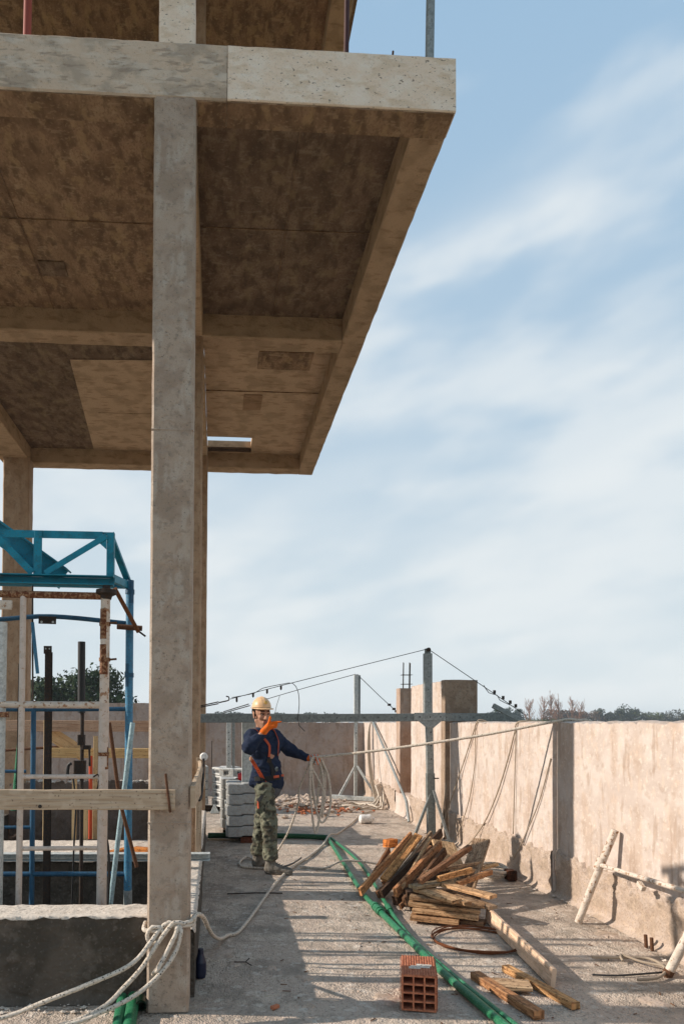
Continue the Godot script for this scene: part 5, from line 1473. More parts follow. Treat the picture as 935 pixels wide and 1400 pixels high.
func build_timber() -> void:
	var honey := Color(0.909, 0.698, 0.518)
	var light := Color(0.93, 0.72, 0.50) # 0.990, 0.906, 0.719)
	var brown := Color(0.590, 0.449, 0.343)
	var dark := Color(0.378, 0.296, 0.237)
	var grey := Color(0.746, 0.667, 0.589)
	var tan := Color(0.927, 0.810, 0.668)
	# leaning boards
	plank("honey-brown board leaning out farthest left over the green pipes", Vector3(1.208, 0.075, -6.30), Vector3(1.798, 0.457, -6.90), 0.025, 0.072, honey)
	plank("pale orange board standing second from the left in the heap", Vector3(1.440, 0.15, -6.43), Vector3(1.866, 0.455, -6.90), 0.075, 0.03, light, Vector3(-0.4, 0.3, 0.8))
	plank("short dark board behind the leftmost leaning one", Vector3(1.33, 0.10, -6.52), Vector3(1.58, 0.33, -6.85), 0.025, 0.07, brown)
	plank("longest dark board leaning up through the middle of the heap", Vector3(1.372, 0.075, -6.22), Vector3(2.079, 0.483, -6.90), 0.026, 0.075, dark)
	plank("dark brown board low in the heap beside the longest one", Vector3(1.356, 0.052, -6.30), Vector3(1.932, 0.37, -6.70), 0.026, 0.066, brown)
	plank("orange topped board leaning in the middle of the heap", Vector3(1.440, 0.135, -6.02), Vector3(1.952, 0.434, -6.50), 0.036, 0.08, Color(0.812, 0.609, 0.452))
	plank("brown board resting on the right of the orange topped one", Vector3(1.50, 0.075, -5.97), Vector3(1.961, 0.40, -6.40), 0.03, 0.072, Color(0.500, 0.383, 0.296))
	plank("dark board buried under the leaning ones", Vector3(1.46, 0.045, -6.12), Vector3(1.95, 0.25, -6.55), 0.05, 0.08, dark)
	plank("second dark board buried under the leaning ones", Vector3(1.56, 0.045, -5.95), Vector3(1.98, 0.26, -6.40), 0.05, 0.08, dark)
	plank("squared brown batten with an orange end pointing left", Vector3(1.605, 0.255, -5.88), Vector3(2.15, 0.445, -6.32), 0.042, 0.046, Color(0.638, 0.489, 0.383))
	plank("wide grey board standing tilted at the back of the heap", Vector3(2.035, 0.10, -6.12), Vector3(2.352, 0.463, -6.60), 0.15, 0.028, grey, Vector3(-0.55, 0.1, 0.8))
	plank("broad tan sheet leaning under the wide grey board", Vector3(2.05, 0.10, -6.20), Vector3(2.05, 0.42, -6.76), 0.22, 0.022, tan, Vector3(0.2, 0.6, 0.75))
	plank("orange batten lying flat across the stack", Vector3(1.76, 0.262, -5.93), Vector3(2.09, 0.296, -6.11), 0.03, 0.045, Color(0.990, 0.790, 0.572))
	plank("thin orange batten below the flat orange one", Vector3(1.92, 0.218, -5.94), Vector3(2.33, 0.236, -6.31), 0.035, 0.04, Color(0.909, 0.698, 0.518))
	plank("pale batten sticking out to the right at the back of the heap", Vector3(2.05, 0.245, -6.20), Vector3(2.46, 0.262, -6.52), 0.035, 0.03, tan)
	plank("narrow weathered batten between the leaning boards, second row", Vector3(1.42, 0.06, -6.36), Vector3(2.0, 0.47, -6.95), 0.024, 0.05, grey)
	plank("thin split lath leaning at the back left of the heap", Vector3(1.50, 0.05, -6.75), Vector3(1.78, 0.40, -7.05), 0.018, 0.05, brown)
	plank("thin weathered board leaning far back in the middle", Vector3(1.70, 0.05, -6.70), Vector3(2.12, 0.44, -7.05), 0.02, 0.07, tan)
	plank("narrow pale batten lying steeply over the dark boards", Vector3(1.50, 0.17, -6.05), Vector3(1.90, 0.475, -6.62), 0.022, 0.035, tan)
	plank("thin brown lath low at the front of the leaning boards", Vector3(1.47, 0.03, -5.98), Vector3(1.78, 0.19, -6.25), 0.02, 0.045, brown)
	plank("weathered stick lying across behind the flat stack", Vector3(1.72, 0.275, -6.12), Vector3(2.25, 0.31, -6.35), 0.022, 0.03, grey)
	# flat stack
	plank("grey flat board on top of the stack at its left", Vector3(1.535, 0.220, -5.84), Vector3(1.868, 0.222, -6.02), 0.10, 0.026, Color(0.729, 0.674, 0.580))
	plank("pale flat board on the stack with its end toward the viewer", Vector3(1.59, 0.190, -5.90), Vector3(1.785, 0.180, -5.53), 0.10, 0.027, tan)
	plank("second pale flat board beside it, its end toward the viewer", Vector3(1.70, 0.186, -5.90), Vector3(1.865, 0.166, -5.52), 0.075, 0.027, Color(0.873, 0.747, 0.606))
	plank("pale flat board pointing right on top of the stack", Vector3(1.82, 0.214, -5.96), Vector3(2.085, 0.196, -5.60), 0.10, 0.028, Color(0.942, 0.801, 0.652))
	plank("upper long board of the stack seen from its edge", Vector3(1.50, 0.158, -5.79), Vector3(2.02, 0.130, -5.60), 0.10, 0.028, Color(0.755, 0.645, 0.528))
	plank("grey board crossing the stack near its right end", Vector3(1.86, 0.150, -5.95), Vector3(2.07, 0.125, -5.56), 0.09, 0.026, grey)
	plank("third long board of the stack seen from its edge", Vector3(1.482, 0.118, -5.76), Vector3(1.98, 0.096, -5.58), 0.11, 0.028, Color(0.848, 0.722, 0.581))
	plank("fourth long board of the stack seen from its edge", Vector3(1.50, 0.085, -5.70), Vector3(1.945, 0.066, -5.52), 0.12, 0.027, Color(0.942, 0.800, 0.643))
	plank("bottom left board of the stack on the deck", Vector3(1.475, 0.040, -5.66), Vector3(1.80, 0.034, -5.53), 0.12, 0.034, Color(0.863, 0.713, 0.564))
	plank("bottom right board of the stack on the deck", Vector3(1.72, 0.018, -5.70), Vector3(2.0, 0.016, -5.54), 0.12, 0.03, Color(0.645, 0.543, 0.450))
	plank("dark filler board at the back of the stack", Vector3(1.52, 0.10, -6.02), Vector3(2.10, 0.09, -5.98), 0.16, 0.12, dark)
	# single boards on the deck
	plank("long grey board standing on its edge, end toward the viewer", Vector3(2.055, 0.058, -5.64), Vector3(1.932, 0.056, -4.24), 0.026, 0.108, Color(1.001, 0.90, 0.83), Vector3(0.12, 1, 0), "loose boards on the deck")
	plank("brown batten lying beside the green pipes in front", Vector3(1.53, 0.026, -4.40), Vector3(1.655, 0.024, -3.80), 0.062, 0.044, Color(0.78, 0.60, 0.45), Vector3.UP, "loose boards on the deck")
	plank("tan batten lying right of the brown one in front", Vector3(1.765, 0.022, -4.53), Vector3(1.905, 0.022, -3.92), 0.055, 0.04, Color(0.90, 0.73, 0.54), Vector3.UP, "loose boards on the deck")
	plank("short pale board lying across between the two battens", Vector3(1.575, 0.034, -4.235), Vector3(1.775, 0.034, -4.19), 0.14, 0.022, Color(0.92, 0.82, 0.70), Vector3.UP, "loose boards on the deck")
	# bits behind the heap
	plank("orange wooden block far behind the heap", Vector3(2.02, 0.045, -8.9), Vector3(2.14, 0.045, -9.0), 0.10, 0.09, Color(0.95, 0.62, 0.34), Vector3.UP, "")
	plank("grey offcut lying behind the heap", Vector3(2.10, 0.02, -8.6), Vector3(2.45, 0.03, -8.75), 0.07, 0.03, grey, Vector3.UP, "")


# ------------------------------------------------------------------ small things on the deck

func build_small_things() -> void:
	# hollow clay brick, 3 by 4 cells, ribbed on the outside
	var k := thing("hollow_brick", "ribbed red hollow clay brick with twelve square holes", "brick", Vector3(1.115, 0, -4.09))
	var turn := Basis(Vector3.UP, -0.24)
	var o := Vector3(1.105, 0.003, -4.085)
	var wd := 0.182
	var ht := 0.188
	var ln := 0.33
	var b := mb()
	var xs := []
	for c in 4:
		xs.append(-wd / 2 + 0.006 + c * (wd - 0.012) / 3.0)
	for c in 4:
		b.block(Vector3(xs[c] - 0.0045, 0.001, -ln / 2), Vector3(xs[c] + 0.0045, ht - 0.001, ln / 2), 0.001)
	for r in 5:
		var y := 0.0055 + r * (ht - 0.011) / 4.0
		for c in 3:
			b.block(Vector3(xs[c] + 0.0046, y - 0.0045, -ln / 2 + 0.0005), Vector3(xs[c + 1] - 0.0046, y + 0.0045, ln / 2 - 0.0005), 0.001)
	for i in b.v.size():
		b.v[i] = o + turn * b.v[i]
		b.n[i] = turn * b.n[i]
	part("shell", b, M.clay, k)
	b = mb()
	for r in 13:
		var x := -wd / 2 + 0.007 + r * (wd - 0.014) / 12.0
		b.bar(Vector3(x, ht + 0.0005, -ln / 2 + 0.002), Vector3(x, ht + 0.0005, ln / 2 - 0.002), 0.0085, 0.005, Vector3.UP, 0.0015)
	for r in 12:
		var y := 0.012 + r * (ht - 0.024) / 11.0
		for s in [-1.0, 1.0]:
			b.bar(Vector3(s * (wd / 2 + 0.0032), y, -ln / 2 + 0.002), Vector3(s * (wd / 2 + 0.0032), y, ln / 2 - 0.002), 0.004, 0.0085, Vector3.UP, 0.0012)
	for i in b.v.size():
		b.v[i] = o + turn * b.v[i]
		b.n[i] = turn * b.n[i]
	var ribs := part("ribs", b, M.clay, k)
	b = mb()
	for q in [[0.01, 0.03, 0.05], [0.03, 0.0, 0.04], [-0.02, 0.05, 0.03]]:
		b.block(Vector3(q[0] - q[2], ht + 0.0015, q[1] - 0.016), Vector3(q[0] + q[2], ht + 0.0042, q[1] + 0.016), 0.001, 0.004, 0, 0.012)
	for i in b.v.size():
		b.v[i] = o + turn * b.v[i]
		b.n[i] = turn * b.n[i]
	part("mortar_smear", b, M.dusty, ribs)

	# coil of rusty wire
	b = mb()
	for s in 6:
		var pts := []
		var r := 0.285 + 0.006 * s
		for j in 25:
			var a := TAU * j / 24.0
			pts.append(Vector3(1.80 + cos(a) * (r + 0.01 * sin(a * 2.0 + s)), 0.010 + 0.006 * s * 0.5 + 0.006 * sin(a * 3.0 + s * 1.7), -5.135 + sin(a) * (r + 0.008 * cos(a * 3.0 + s))))
		b.tube(curve(pts, 0.04), 0.0042, 6, -1.0, false)
	single("wire_coil", "round coil of rusty wire lying on the deck by the grey board", "wire coil", b, tinted("rust", Color(1.1, 0.95, 0.8)), "", Vector3(1.80, 0, -5.135))

	# tube frame that leans on the parapet
	var f := thing("fallen_frame", "white rust-flecked tube frame leaning on the right parapet", "scaffold frame", Vector3(2.72, 0, -5.0))
	b = mb(); b.tube(PackedVector3Array([Vector3(2.731, 0.005, -5.578), Vector3(2.80, 0.25, -5.53), Vector3(2.845, 0.40, -5.50)]), 0.027, 14); b.tube(PackedVector3Array([Vector3(2.845, 0.40, -5.50), Vector3(2.945, 0.72, -5.44)]), 0.027, 14); part("leg", b, M.white_rust, f)
	b = mb(); b.tube(PackedVector3Array([Vector3(2.703, 0.005, -4.405), Vector3(2.80, 0.25, -4.36), Vector3(2.945, 0.70, -4.28)]), 0.027, 14); part("leg", b, M.white_rust, f)
	b = mb(); b.tube(PackedVector3Array([Vector3(2.855, 0.455, -5.47), Vector3(2.85, 0.478, -4.9), Vector3(2.86, 0.50, -4.31)]), 0.017, 12, -1.0, true, 0.004); part("cross_bar", b, M.white_rust, f)
	b = mb(); b.pipe(Vector3(2.838, 0.42, -5.50), Vector3(2.866, 0.50, -5.483), 0.031, 0.004); part("joint", b, M.white_rust, f)
	b = mb(); b.tube(PackedVector3Array([Vector3(2.699, -0.002, -4.408), Vector3(2.715, 0.04, -4.40)]), 0.030, 12, -1.0, true, 0.004); part("rusty_foot", b, M.rust, f)
	b = mb(); b.bar(Vector3(2.865, 0.43, -4.99), Vector3(2.865, 0.40, -4.93), 0.03, 0.035, Vector3.UP, 0.003); part("lug", b, M.white_rust, f)
	# wire ties at the foot of the frame
	b = mb()
	b.tube(curve([Vector3(2.40, 0.02, -4.72), Vector3(2.56, 0.02, -4.70), Vector3(2.741, 0.025, -4.66), Vector3(2.72, 0.03, -4.45), Vector3(2.60, 0.02, -4.33), Vector3(2.46, 0.02, -4.30)], 0.03), 0.009, 7)
	b.tube(curve([Vector3(2.56, 0.02, -4.64), Vector3(2.58, 0.04, -4.70), Vector3(2.66, 0.025, -4.60), Vector3(2.74, 0.03, -4.50), Vector3(2.71, 0.03, -4.42)], 0.03), 0.008, 7)
	single("tie_rope", "thin pale tie rope lying at the foot of the leaning frame", "rope", b, M.cord, "", Vector3(2.6, 0, -4.5))
	b = mb(); b.tube(curve([Vector3(2.25, 0.012, -4.42), Vector3(2.4, 0.012, -4.40), Vector3(2.72, 0.015, -4.44)], 0.05), 0.006, 6)
	single("wire_end", "thin dark wire lying straight toward the foot of the frame", "wire", b, M.cable, "", Vector3(2.4, 0, -4.42))

	# white jug on its side
	var j := thing("plastic_jug", "white plastic jug lying on its side in the middle of the deck", "jug", Vector3(2.18, 0, -10.93))
	b = mb(); b.lathe([Vector2(0.0, 0.10), Vector2(0.045, 0.098), Vector2(0.062, 0.085), Vector2(0.066, 0.05), Vector2(0.063, 0.0), Vector2(0.066, -0.05), Vector2(0.06, -0.075), Vector2(0.035, -0.092), Vector2(0.022, -0.10)], Vector3(2.18, 0.066, -10.93), Vector3(-0.99, 0, 0.1).normalized(), 20); part("body", b, M.white_plastic, j)
	b = mb(); b.lathe([Vector2(0.0, 0.016), Vector2(0.024, 0.015), Vector2(0.026, -0.012)], Vector3(2.285, 0.066, -10.94), Vector3(0.99, 0, -0.1).normalized(), 14); part("cap", b, M.white_plastic, j)

	# blue bottle behind the column
	b = mb(); b.lathe([Vector2(0.0, 0.0), Vector2(0.03, 0.002), Vector2(0.034, 0.02), Vector2(0.034, 0.09), Vector2(0.018, 0.14), Vector2(0.016, 0.17), Vector2(0.0, 0.172)], Vector3(-0.085, 0, -4.5), Vector3.UP, 16)
	single("blue_bottle", "dark blue bottle half hidden behind the front column", "bottle", b, plain(Color(0.035, 0.075, 0.19), 0.45), "", Vector3(-0.075, 0, -4.45))

	# rubble heap: grey stones and red fragments
	b = mb()
	for i in 170:
		var x := rng.randfn() * 0.32 + 1.62
		var z := rng.randfn() * 0.45 - 13.0
		if x < 0.9 or x > 2.4:
			continue
		var h := maxf(0.0, 0.14 - absf(x - 1.55) * 0.10 - absf(z + 13.1) * 0.06)
		pebble(b, Vector3(x, 0.02 + h * rng.randf_range(0.5, 1.0), z), rng.randf_range(0.03, 0.085), 0.7)
	var rb := single("rubble", "heap of grey-beige broken masonry in front of the end wall", "rubble", b, M.mortar, "", Vector3(1.6, 0, -13.0))
	rb.set_meta("kind", "stuff")
	b = mb()
	for i in 150:
		pebble(b, Vector3(rng.randfn() * 0.36 + 1.6, 0.015 + 0.05 * rng.randf(), rng.randfn() * 0.35 - 12.45), rng.randf_range(0.012, 0.05), 0.6)
	rb = single("brick_debris", "scatter of orange-red brick fragments along the front of the rubble heap", "debris", b, tinted("clay", Color(0.95, 0.93, 0.88)), "", Vector3(1.6, 0, -12.4))
	rb.set_meta("kind", "stuff")
	# grit on the deck
	b = mb()
	for i in 1500:
		var z := -2.9 - 9.0 * pow(rng.randf(), 1.5)
		var x := rng.randf_range(-1.6, 2.95)
		if x < -0.1 and z < -3.9:
			x = rng.randf_range(-0.05, 2.95)
		var r := 0.003 + 0.009 * pow(rng.randf(), 4.0)
		if x > 2.6:
			r *= 1.4
		pebble(b, Vector3(x, deck_y(x, z) + r * 0.2, z), r, 0.6)
	rb = single("grit", "loose grit and crumbs of cement scattered over the deck", "grit", b, M.mortar)
	rb.set_meta("kind", "stuff")
	b = mb()
	for i in 200:
		var z := rng.randf_range(-4.35, -3.95)
		var x := rng.randf_range(-1.6, -0.4)
		pebble(b, Vector3(x, 0.004, minf(z, -4.02) + 0.03 * rng.randf()), 0.004 + 0.016 * pow(rng.randf(), 2.0), 0.6)
	for i in 260:
		var z := rng.randf_range(-14.5, -3.0)
		pebble(b, Vector3((2.99 if z > -6.5 else 2.95) - 0.02 - 0.16 * pow(rng.randf(), 2.0), 0.008, z), 0.005 + 0.02 * pow(rng.randf(), 2.5), 0.6)
	rb = single("wall_foot_debris", "crumbs of mortar gathered along the foot of the walls", "debris", b, M.dusty)
	rb.set_meta("kind", "stuff")
	b = mb()
	for i in 46:
		var z := -3.3 - 9.0 * pow(rng.randf(), 1.3)
		var x := rng.randf_range(0.0, 2.85)
		var r := 0.03 + 0.13 * pow(rng.randf(), 2.0)
		var cnt := 18
		var ph := rng.randf() * 50.0
		var rim := []
		for k2 in cnt:
			var a := TAU * k2 / cnt
			var q := r * (0.75 + 0.55 * nz(cos(a) + ph, sin(a), 0.0, 1.6))
			rim.append(Vector3(x + cos(a) * q, deck_y(x + cos(a) * q, z + sin(a) * q) - 0.001, z + sin(a) * q * 1.3))
		for k2 in cnt:
			var p0: Vector3 = rim[k2]
			var p1: Vector3 = rim[(k2 + 1) % cnt]
			var mid := Vector3(x, deck_y(x, z) + 0.006, z)
			var q0 := p0.lerp(mid, 0.35) + Vector3(0, 0.0045, 0)
			var q1 := p1.lerp(mid, 0.35) + Vector3(0, 0.0045, 0)
			b.flat(p0, p1, q1, q0, Vector3.UP)
			b.tri(q0, q1, mid, Vector3.UP)
	rb = single("mortar_spills", "dried flat splashes of mortar spilled over the deck", "mortar", b, M.mortar)
	rb.set_meta("kind", "stuff")
	b = mb()
	for i in 110:
		var z := -3.4 - 6.0 * pow(rng.randf(), 1.4)
		var x := rng.randf_range(-0.05, 2.8)
		var a := rng.randf() * TAU
		var l := rng.randf_range(0.01, 0.05)
		b.bar(Vector3(x, deck_y(x, z) + 0.004, z), Vector3(x + cos(a) * l, deck_y(x, z) + 0.006, z + sin(a) * l), 0.006, 0.003, Vector3.UP, 0.0005)
	rb = single("wood_chips", "splinters and chips of wood scattered over the deck", "debris", b, tinted("wood", Color(0.5, 0.36, 0.25)))
	rb.set_meta("kind", "stuff")
	b = mb(); b.bar(Vector3(0.30, 0.010, -3.99), Vector3(0.335, 0.010, -4.02), 0.022, 0.016, Vector3.UP, 0.002, 2, 0.003)
	single("brick_chip", "small red brick chip on the deck in the shade right of the column", "debris", b, M.clay, "", Vector3(0.31, 0, -4.0))
	b = mb(); b.tube(curve([Vector3(0.10, 0.012, -6.55), Vector3(0.35, 0.012, -6.58), Vector3(0.58, 0.012, -6.56)], 0.1), 0.006, 6)
	single("dark_rod", "thin dark rod lying in the shade before the worker", "rod", b, M.iron, "", Vector3(0.35, 0, -6.57))
	b = mb(); b.tube(PackedVector3Array([Vector3(0.12, 0.008, -4.75), Vector3(0.19, 0.010, -4.74), Vector3(0.215, 0.02, -4.78)]), 0.0035, 6); b.tube(PackedVector3Array([Vector3(0.19, 0.010, -4.74), Vector3(0.225, 0.008, -4.68)]), 0.003, 6)
	single("twig", "small dark forked twig on the shaded deck", "twig", b, M.iron, "", Vector3(0.15, 0, -4.74))


# ------------------------------------------------------------------ bodies from distance fields

# bones: [a, b, ra, rb] or [a, b, ra, rb, squash direction, amount]; joined by a smooth minimum, meshed as surface nets
func nets(b: MB, bones: Array, cell: float, k: float, wrinkle: float, freq: float, paint: Callable, cuts := []) -> void:
	var lo := Vector3(1e9, 1e9, 1e9)
	var hi := -lo
	for q in bones:
		var r := maxf(q[2], q[3]) + k * 0.5 + wrinkle + cell * 2.0
		for e in 2:
			var p: Vector3 = q[e]
			lo = lo.min(p - Vector3(r, r, r))
			hi = hi.max(p + Vector3(r, r, r))
	var nx := int((hi.x - lo.x) / cell) + 2
	var ny := int((hi.y - lo.y) / cell) + 2
	var nzz := int((hi.z - lo.z) / cell) + 2
	var f := PackedFloat32Array()
	f.resize(nx * ny * nzz)
	f.fill(1.0)
	for q in bones:
		var a: Vector3 = q[0]
		var ab: Vector3 = (q[1] as Vector3) - a
		var inv := 1.0 / maxf(ab.length_squared(), 1e-9)
		var ra: float = q[2]
		var dr: float = (q[3] as float) - ra
		var sq: bool = q.size() > 4
		var sn: Vector3 = q[4] if sq else Vector3.ZERO
		var sa: float = q[5] if sq else 0.0
		var r := maxf(q[2], q[3]) + k + wrinkle + cell * 2.0
		var p0 := (a.min(q[1]) - Vector3(r, r, r) - lo) / cell
		var p1 := (a.max(q[1]) + Vector3(r, r, r) - lo) / cell
		for iy in range(maxi(0, int(p0.y)), mini(ny, int(p1.y) + 2)):
			for iz in range(maxi(0, int(p0.z)), mini(nzz, int(p1.z) + 2)):
				var row := (iy * nzz + iz) * nx
				for ix in range(maxi(0, int(p0.x)), mini(nx, int(p1.x) + 2)):
					var pa := lo + Vector3(ix, iy, iz) * cell - a
					var h := clampf(pa.dot(ab) * inv, 0.0, 1.0)
					var dv := pa - ab * h
					if sq:
						dv += sn * (dv.dot(sn) * sa)
					var d := dv.length() - ra - dr * h
					var o := f[row + ix]
					var m := k - absf(d - o)
					f[row + ix] = minf(d, o) - (m * m * 0.25 / k if m > 0.0 else 0.0)
	if wrinkle > 0.0:
		for iy in ny:
			for iz in nzz:
				var row := (iy * nzz + iz) * nx
				for ix in nx:
					if absf(f[row + ix]) < cell * 2.0 + wrinkle:
						var p := lo + Vector3(ix, iy, iz) * cell
						f[row + ix] += wrinkle * wob.get_noise_3d(p.x * freq, p.y * freq * 1.5, p.z * freq)
	for c in cuts:      # [point, outward normal]
		for iy in ny:
			for iz in nzz:
				var row := (iy * nzz + iz) * nx
				for ix in nx:
					var p := lo + Vector3(ix, iy, iz) * cell
					f[row + ix] = maxf(f[row + ix], (p - (c[0] as Vector3)).dot(c[1]))
	var at := {}
	var dx := 1
	var dz := nx
	var dy := nx * nzz
	var offs := [0, dx, dz, dx + dz, dy, dy + dx, dy + dz, dy + dx + dz]
	var ov := [Vector3(0, 0, 0), Vector3(1, 0, 0), Vector3(0, 0, 1), Vector3(1, 0, 1), Vector3(0, 1, 0), Vector3(1, 1, 0), Vector3(0, 1, 1), Vector3(1, 1, 1)]
	var edges := [[0, 1], [2, 3], [4, 5], [6, 7], [0, 2], [1, 3], [4, 6], [5, 7], [0, 4], [1, 5], [2, 6], [3, 7]]
	for iy in ny - 1:
		for iz in nzz - 1:
			for ix in nx - 1:
				var i := (iy * nzz + iz) * nx + ix
				var s0 := f[i] < 0.0
				if (f[i + dx] < 0.0) == s0 and (f[i + dz] < 0.0) == s0 and (f[i + dy] < 0.0) == s0 and (f[i + dx + dz] < 0.0) == s0 and (f[i + dx + dy] < 0.0) == s0 and (f[i + dy + dz] < 0.0) == s0 and (f[i + dx + dy + dz] < 0.0) == s0:
					continue
				var sum := Vector3.ZERO
				var cnt := 0
				for e in edges:
					var fa := f[i + (offs[e[0]] as int)]
					var fb := f[i + (offs[e[1]] as int)]
					if (fa < 0.0) != (fb < 0.0):
						sum += (ov[e[0]] as Vector3).lerp(ov[e[1]], fa / (fa - fb))
						cnt += 1
				var g := Vector3(f[i + dx] - f[i] + f[i + dx + dz] - f[i + dz] + f[i + dx + dy] - f[i + dy] + f[i + dx + dy + dz] - f[i + dy + dz],
					f[i + dy] - f[i] + f[i + dy + dx] - f[i + dx] + f[i + dy + dz] - f[i + dz] + f[i + dx + dy + dz] - f[i + dx + dz],
					f[i + dz] - f[i] + f[i + dz + dx] - f[i + dx] + f[i + dz + dy] - f[i + dy] + f[i + dx + dy + dz] - f[i + dx + dy])
				var p := lo + (Vector3(ix, iy, iz) + sum / cnt) * cell
				b.tint = paint.call(p)
				at[i] = b.put(p, g.normalized(), Vector2(p.x + p.z, p.y))
	for i in at:
		# the three edges that start at this cell's corner
		for e in 3:
			var step: int = [dx, dy, dz][e]
			if (f[i] < 0.0) == (f[i + step] < 0.0):
				continue
			var u: int = [dy, dz, dx][e]
			var w: int = [dz, dx, dy][e]
			if at.has(i - u) and at.has(i - w) and at.has(i - u - w):
				var v0: int = at[i]
				var v1: int = at[i - u]
				var v2: int = at[i - u - w]
				var v3: int = at[i - w]
				b.face(v0, v1, v2)
				b.face(v0, v2, v3)


func cloth(rough := 0.95) -> StandardMaterial3D:
	var m := StandardMaterial3D.new()
	m.vertex_color_use_as_albedo = true
	m.roughness = rough
	m.metallic_specular = 0.25
	return m


func strap(b: MB, pts: Array, w: float, t: float, centre: Callable) -> void:
	var run := curve(pts, 0.02)
	for i in run.size() - 1:
		var out := (run[i] - (centre.call(run[i]) as Vector3)).normalized()
		b.bar(run[i], run[i + 1] + (run[i + 1] - run[i]) * 0.15, w, t, out, 0.001)


func build_person() -> void:
	var me := thing("person", "person in a cream hard hat and navy jacket holding a coiled rope and pointing", "person", Vector3(0.5, 0, -7.5))
	var R := Vector3(-0.75, 0, 0.66)
	var F := Vector3(0.66, 0, 0.75)
	var pel := Vector3(0.505, 0.90, -7.5)
	var belly := Vector3(0.50, 1.05, -7.5)
	var chest := Vector3(0.480, 1.22, -7.5)
	var neck := Vector3(0.452, 1.385, -7.51)
	var sr := Vector3(0.345, 1.345, -7.40)
	var sl := Vector3(0.575, 1.345, -7.60)
	var er := Vector3(0.312, 1.255, -7.165)
	var wr := Vector3(0.452, 1.405, -7.17)
	var el := Vector3(0.745, 1.205, -7.67)
	var wl := Vector3(0.905, 1.133, -7.54)
	var hr := Vector3(0.465, 0.86, -7.44)
	var hl := Vector3(0.525, 0.86, -7.57)
	var kr := Vector3(0.520, 0.49, -7.41)
	var kl := Vector3(0.462, 0.51, -7.60)
	var ar := Vector3(0.535, 0.12, -7.43)
	var al := Vector3(0.425, 0.13, -7.70)
	var hc := Vector3(0.446, 1.580, -7.50)
	var hf := Vector3(0.36, -0.04, 0.93).normalized()
	var hs := hf.cross(Vector3.UP).normalized()        # towards the left of the picture is -hs
	var skin := Color(0.43, 0.235, 0.155)

	# one continuous body: head, neck, trunk and limbs
	var b := mb(); b.colored = true
	var up := Vector3.UP
	var head_bones := [[hc - hf * 0.030 + up * 0.02, hc + hf * 0.014 + up * 0.015, 0.082, 0.076], [hc + hf * 0.028 - up * 0.02, hc + hf * 0.062 - up * 0.135, 0.060, 0.028],
		[hc + hs * 0.046 - up * 0.075, hc + hf * 0.055 + hs * 0.014 - up * 0.138, 0.030, 0.022], [hc - hs * 0.046 - up * 0.075, hc + hf * 0.055 - hs * 0.014 - up * 0.138, 0.030, 0.022],
		[hc + hf * 0.088 - up * 0.005, hc + hf * 0.112 - up * 0.052, 0.009, 0.013], [hc + hf * 0.100 - up * 0.055 + hs * 0.012, hc + hf * 0.100 - up * 0.055 - hs * 0.012, 0.009, 0.009],
		[hc + hf * 0.080 + hs * 0.042 + up * 0.012, hc + hf * 0.088 + hs * 0.012 + up * 0.008, 0.012, 0.011], [hc + hf * 0.080 - hs * 0.042 + up * 0.012, hc + hf * 0.088 - hs * 0.012 + up * 0.008, 0.012, 0.011],
		[hc + hf * 0.066 + hs * 0.042 - up * 0.042, hc + hf * 0.072 + hs * 0.034 - up * 0.046, 0.020, 0.018], [hc + hf * 0.066 - hs * 0.042 - up * 0.042, hc + hf * 0.072 - hs * 0.034 - up * 0.046, 0.020, 0.018],
		[hc + hf * 0.088 + hs * 0.017 - up * 0.088, hc + hf * 0.088 - hs * 0.017 - up * 0.088, 0.009, 0.009],
		[hc + hs * 0.086 - hf * 0.005 - up * 0.005, hc + hs * 0.084 - hf * 0.002 - up * 0.045, 0.018, 0.012, hs, 1.4], [hc - hs * 0.086 - hf * 0.005 - up * 0.005, hc - hs * 0.084 - hf * 0.002 - up * 0.045, 0.018, 0.012, hs, 1.4],
		[neck - up * 0.03, hc - hf * 0.012 - up * 0.07, 0.056, 0.054]]
	var face_paint := func(p: Vector3) -> Color:
		var d := p - hc
		var c := skin
		var y := d.y
		var x := d.dot(hs)
		var fz := d.dot(hf)
		if fz > 0.055:
			for s in [-1.0, 1.0]:
				var ex: float = x - s * 0.032
				if absf(ex) < 0.020 and absf(y - 0.018) < 0.0065:
					c = Color(0.035, 0.022, 0.016)
				elif absf(ex) < 0.017 and absf(y + 0.010) < 0.010:
					c = Color(0.13, 0.070, 0.045)
			if absf(x) < 0.026 and absf(y + 0.088) < 0.010:
				c = Color(0.30, 0.12, 0.095)
			elif y < -0.066 and y > -0.083 and absf(x) < 0.030:
				c = skin * 0.72
			elif y < -0.098:
				c = skin * 0.82
		elif y < -0.07 and fz > 0.0:
			c = skin * 0.84
		return Color(c.r, c.g, c.b)
	nets(b, head_bones, 0.0045, 0.018, 0.0, 1.0, face_paint)
	var flesh := func(_p: Vector3) -> Color: return skin
	nets(b, [[neck - up * 0.06, neck + up * 0.03, 0.060, 0.053], [chest + R * 0.05, chest - R * 0.05, 0.085, 0.085], [sr, sl, 0.045, 0.045], [chest, pel, 0.09, 0.09], [sr, er, 0.042, 0.036], [er, wr, 0.036, 0.027], [sl, el, 0.042, 0.036], [el, wl, 0.036, 0.027],
		[hr, kr, 0.07, 0.05], [kr, ar, 0.05, 0.036], [hl, kl, 0.07, 0.05], [kl, al, 0.05, 0.036]], 0.014, 0.05, 0.0, 1.0, flesh)
	var skin_m := cloth(0.6)
	skin_m.subsurf_scatter_enabled = true
	skin_m.subsurf_scatter_strength = 0.08
	var body := part("body", b, skin_m, me)
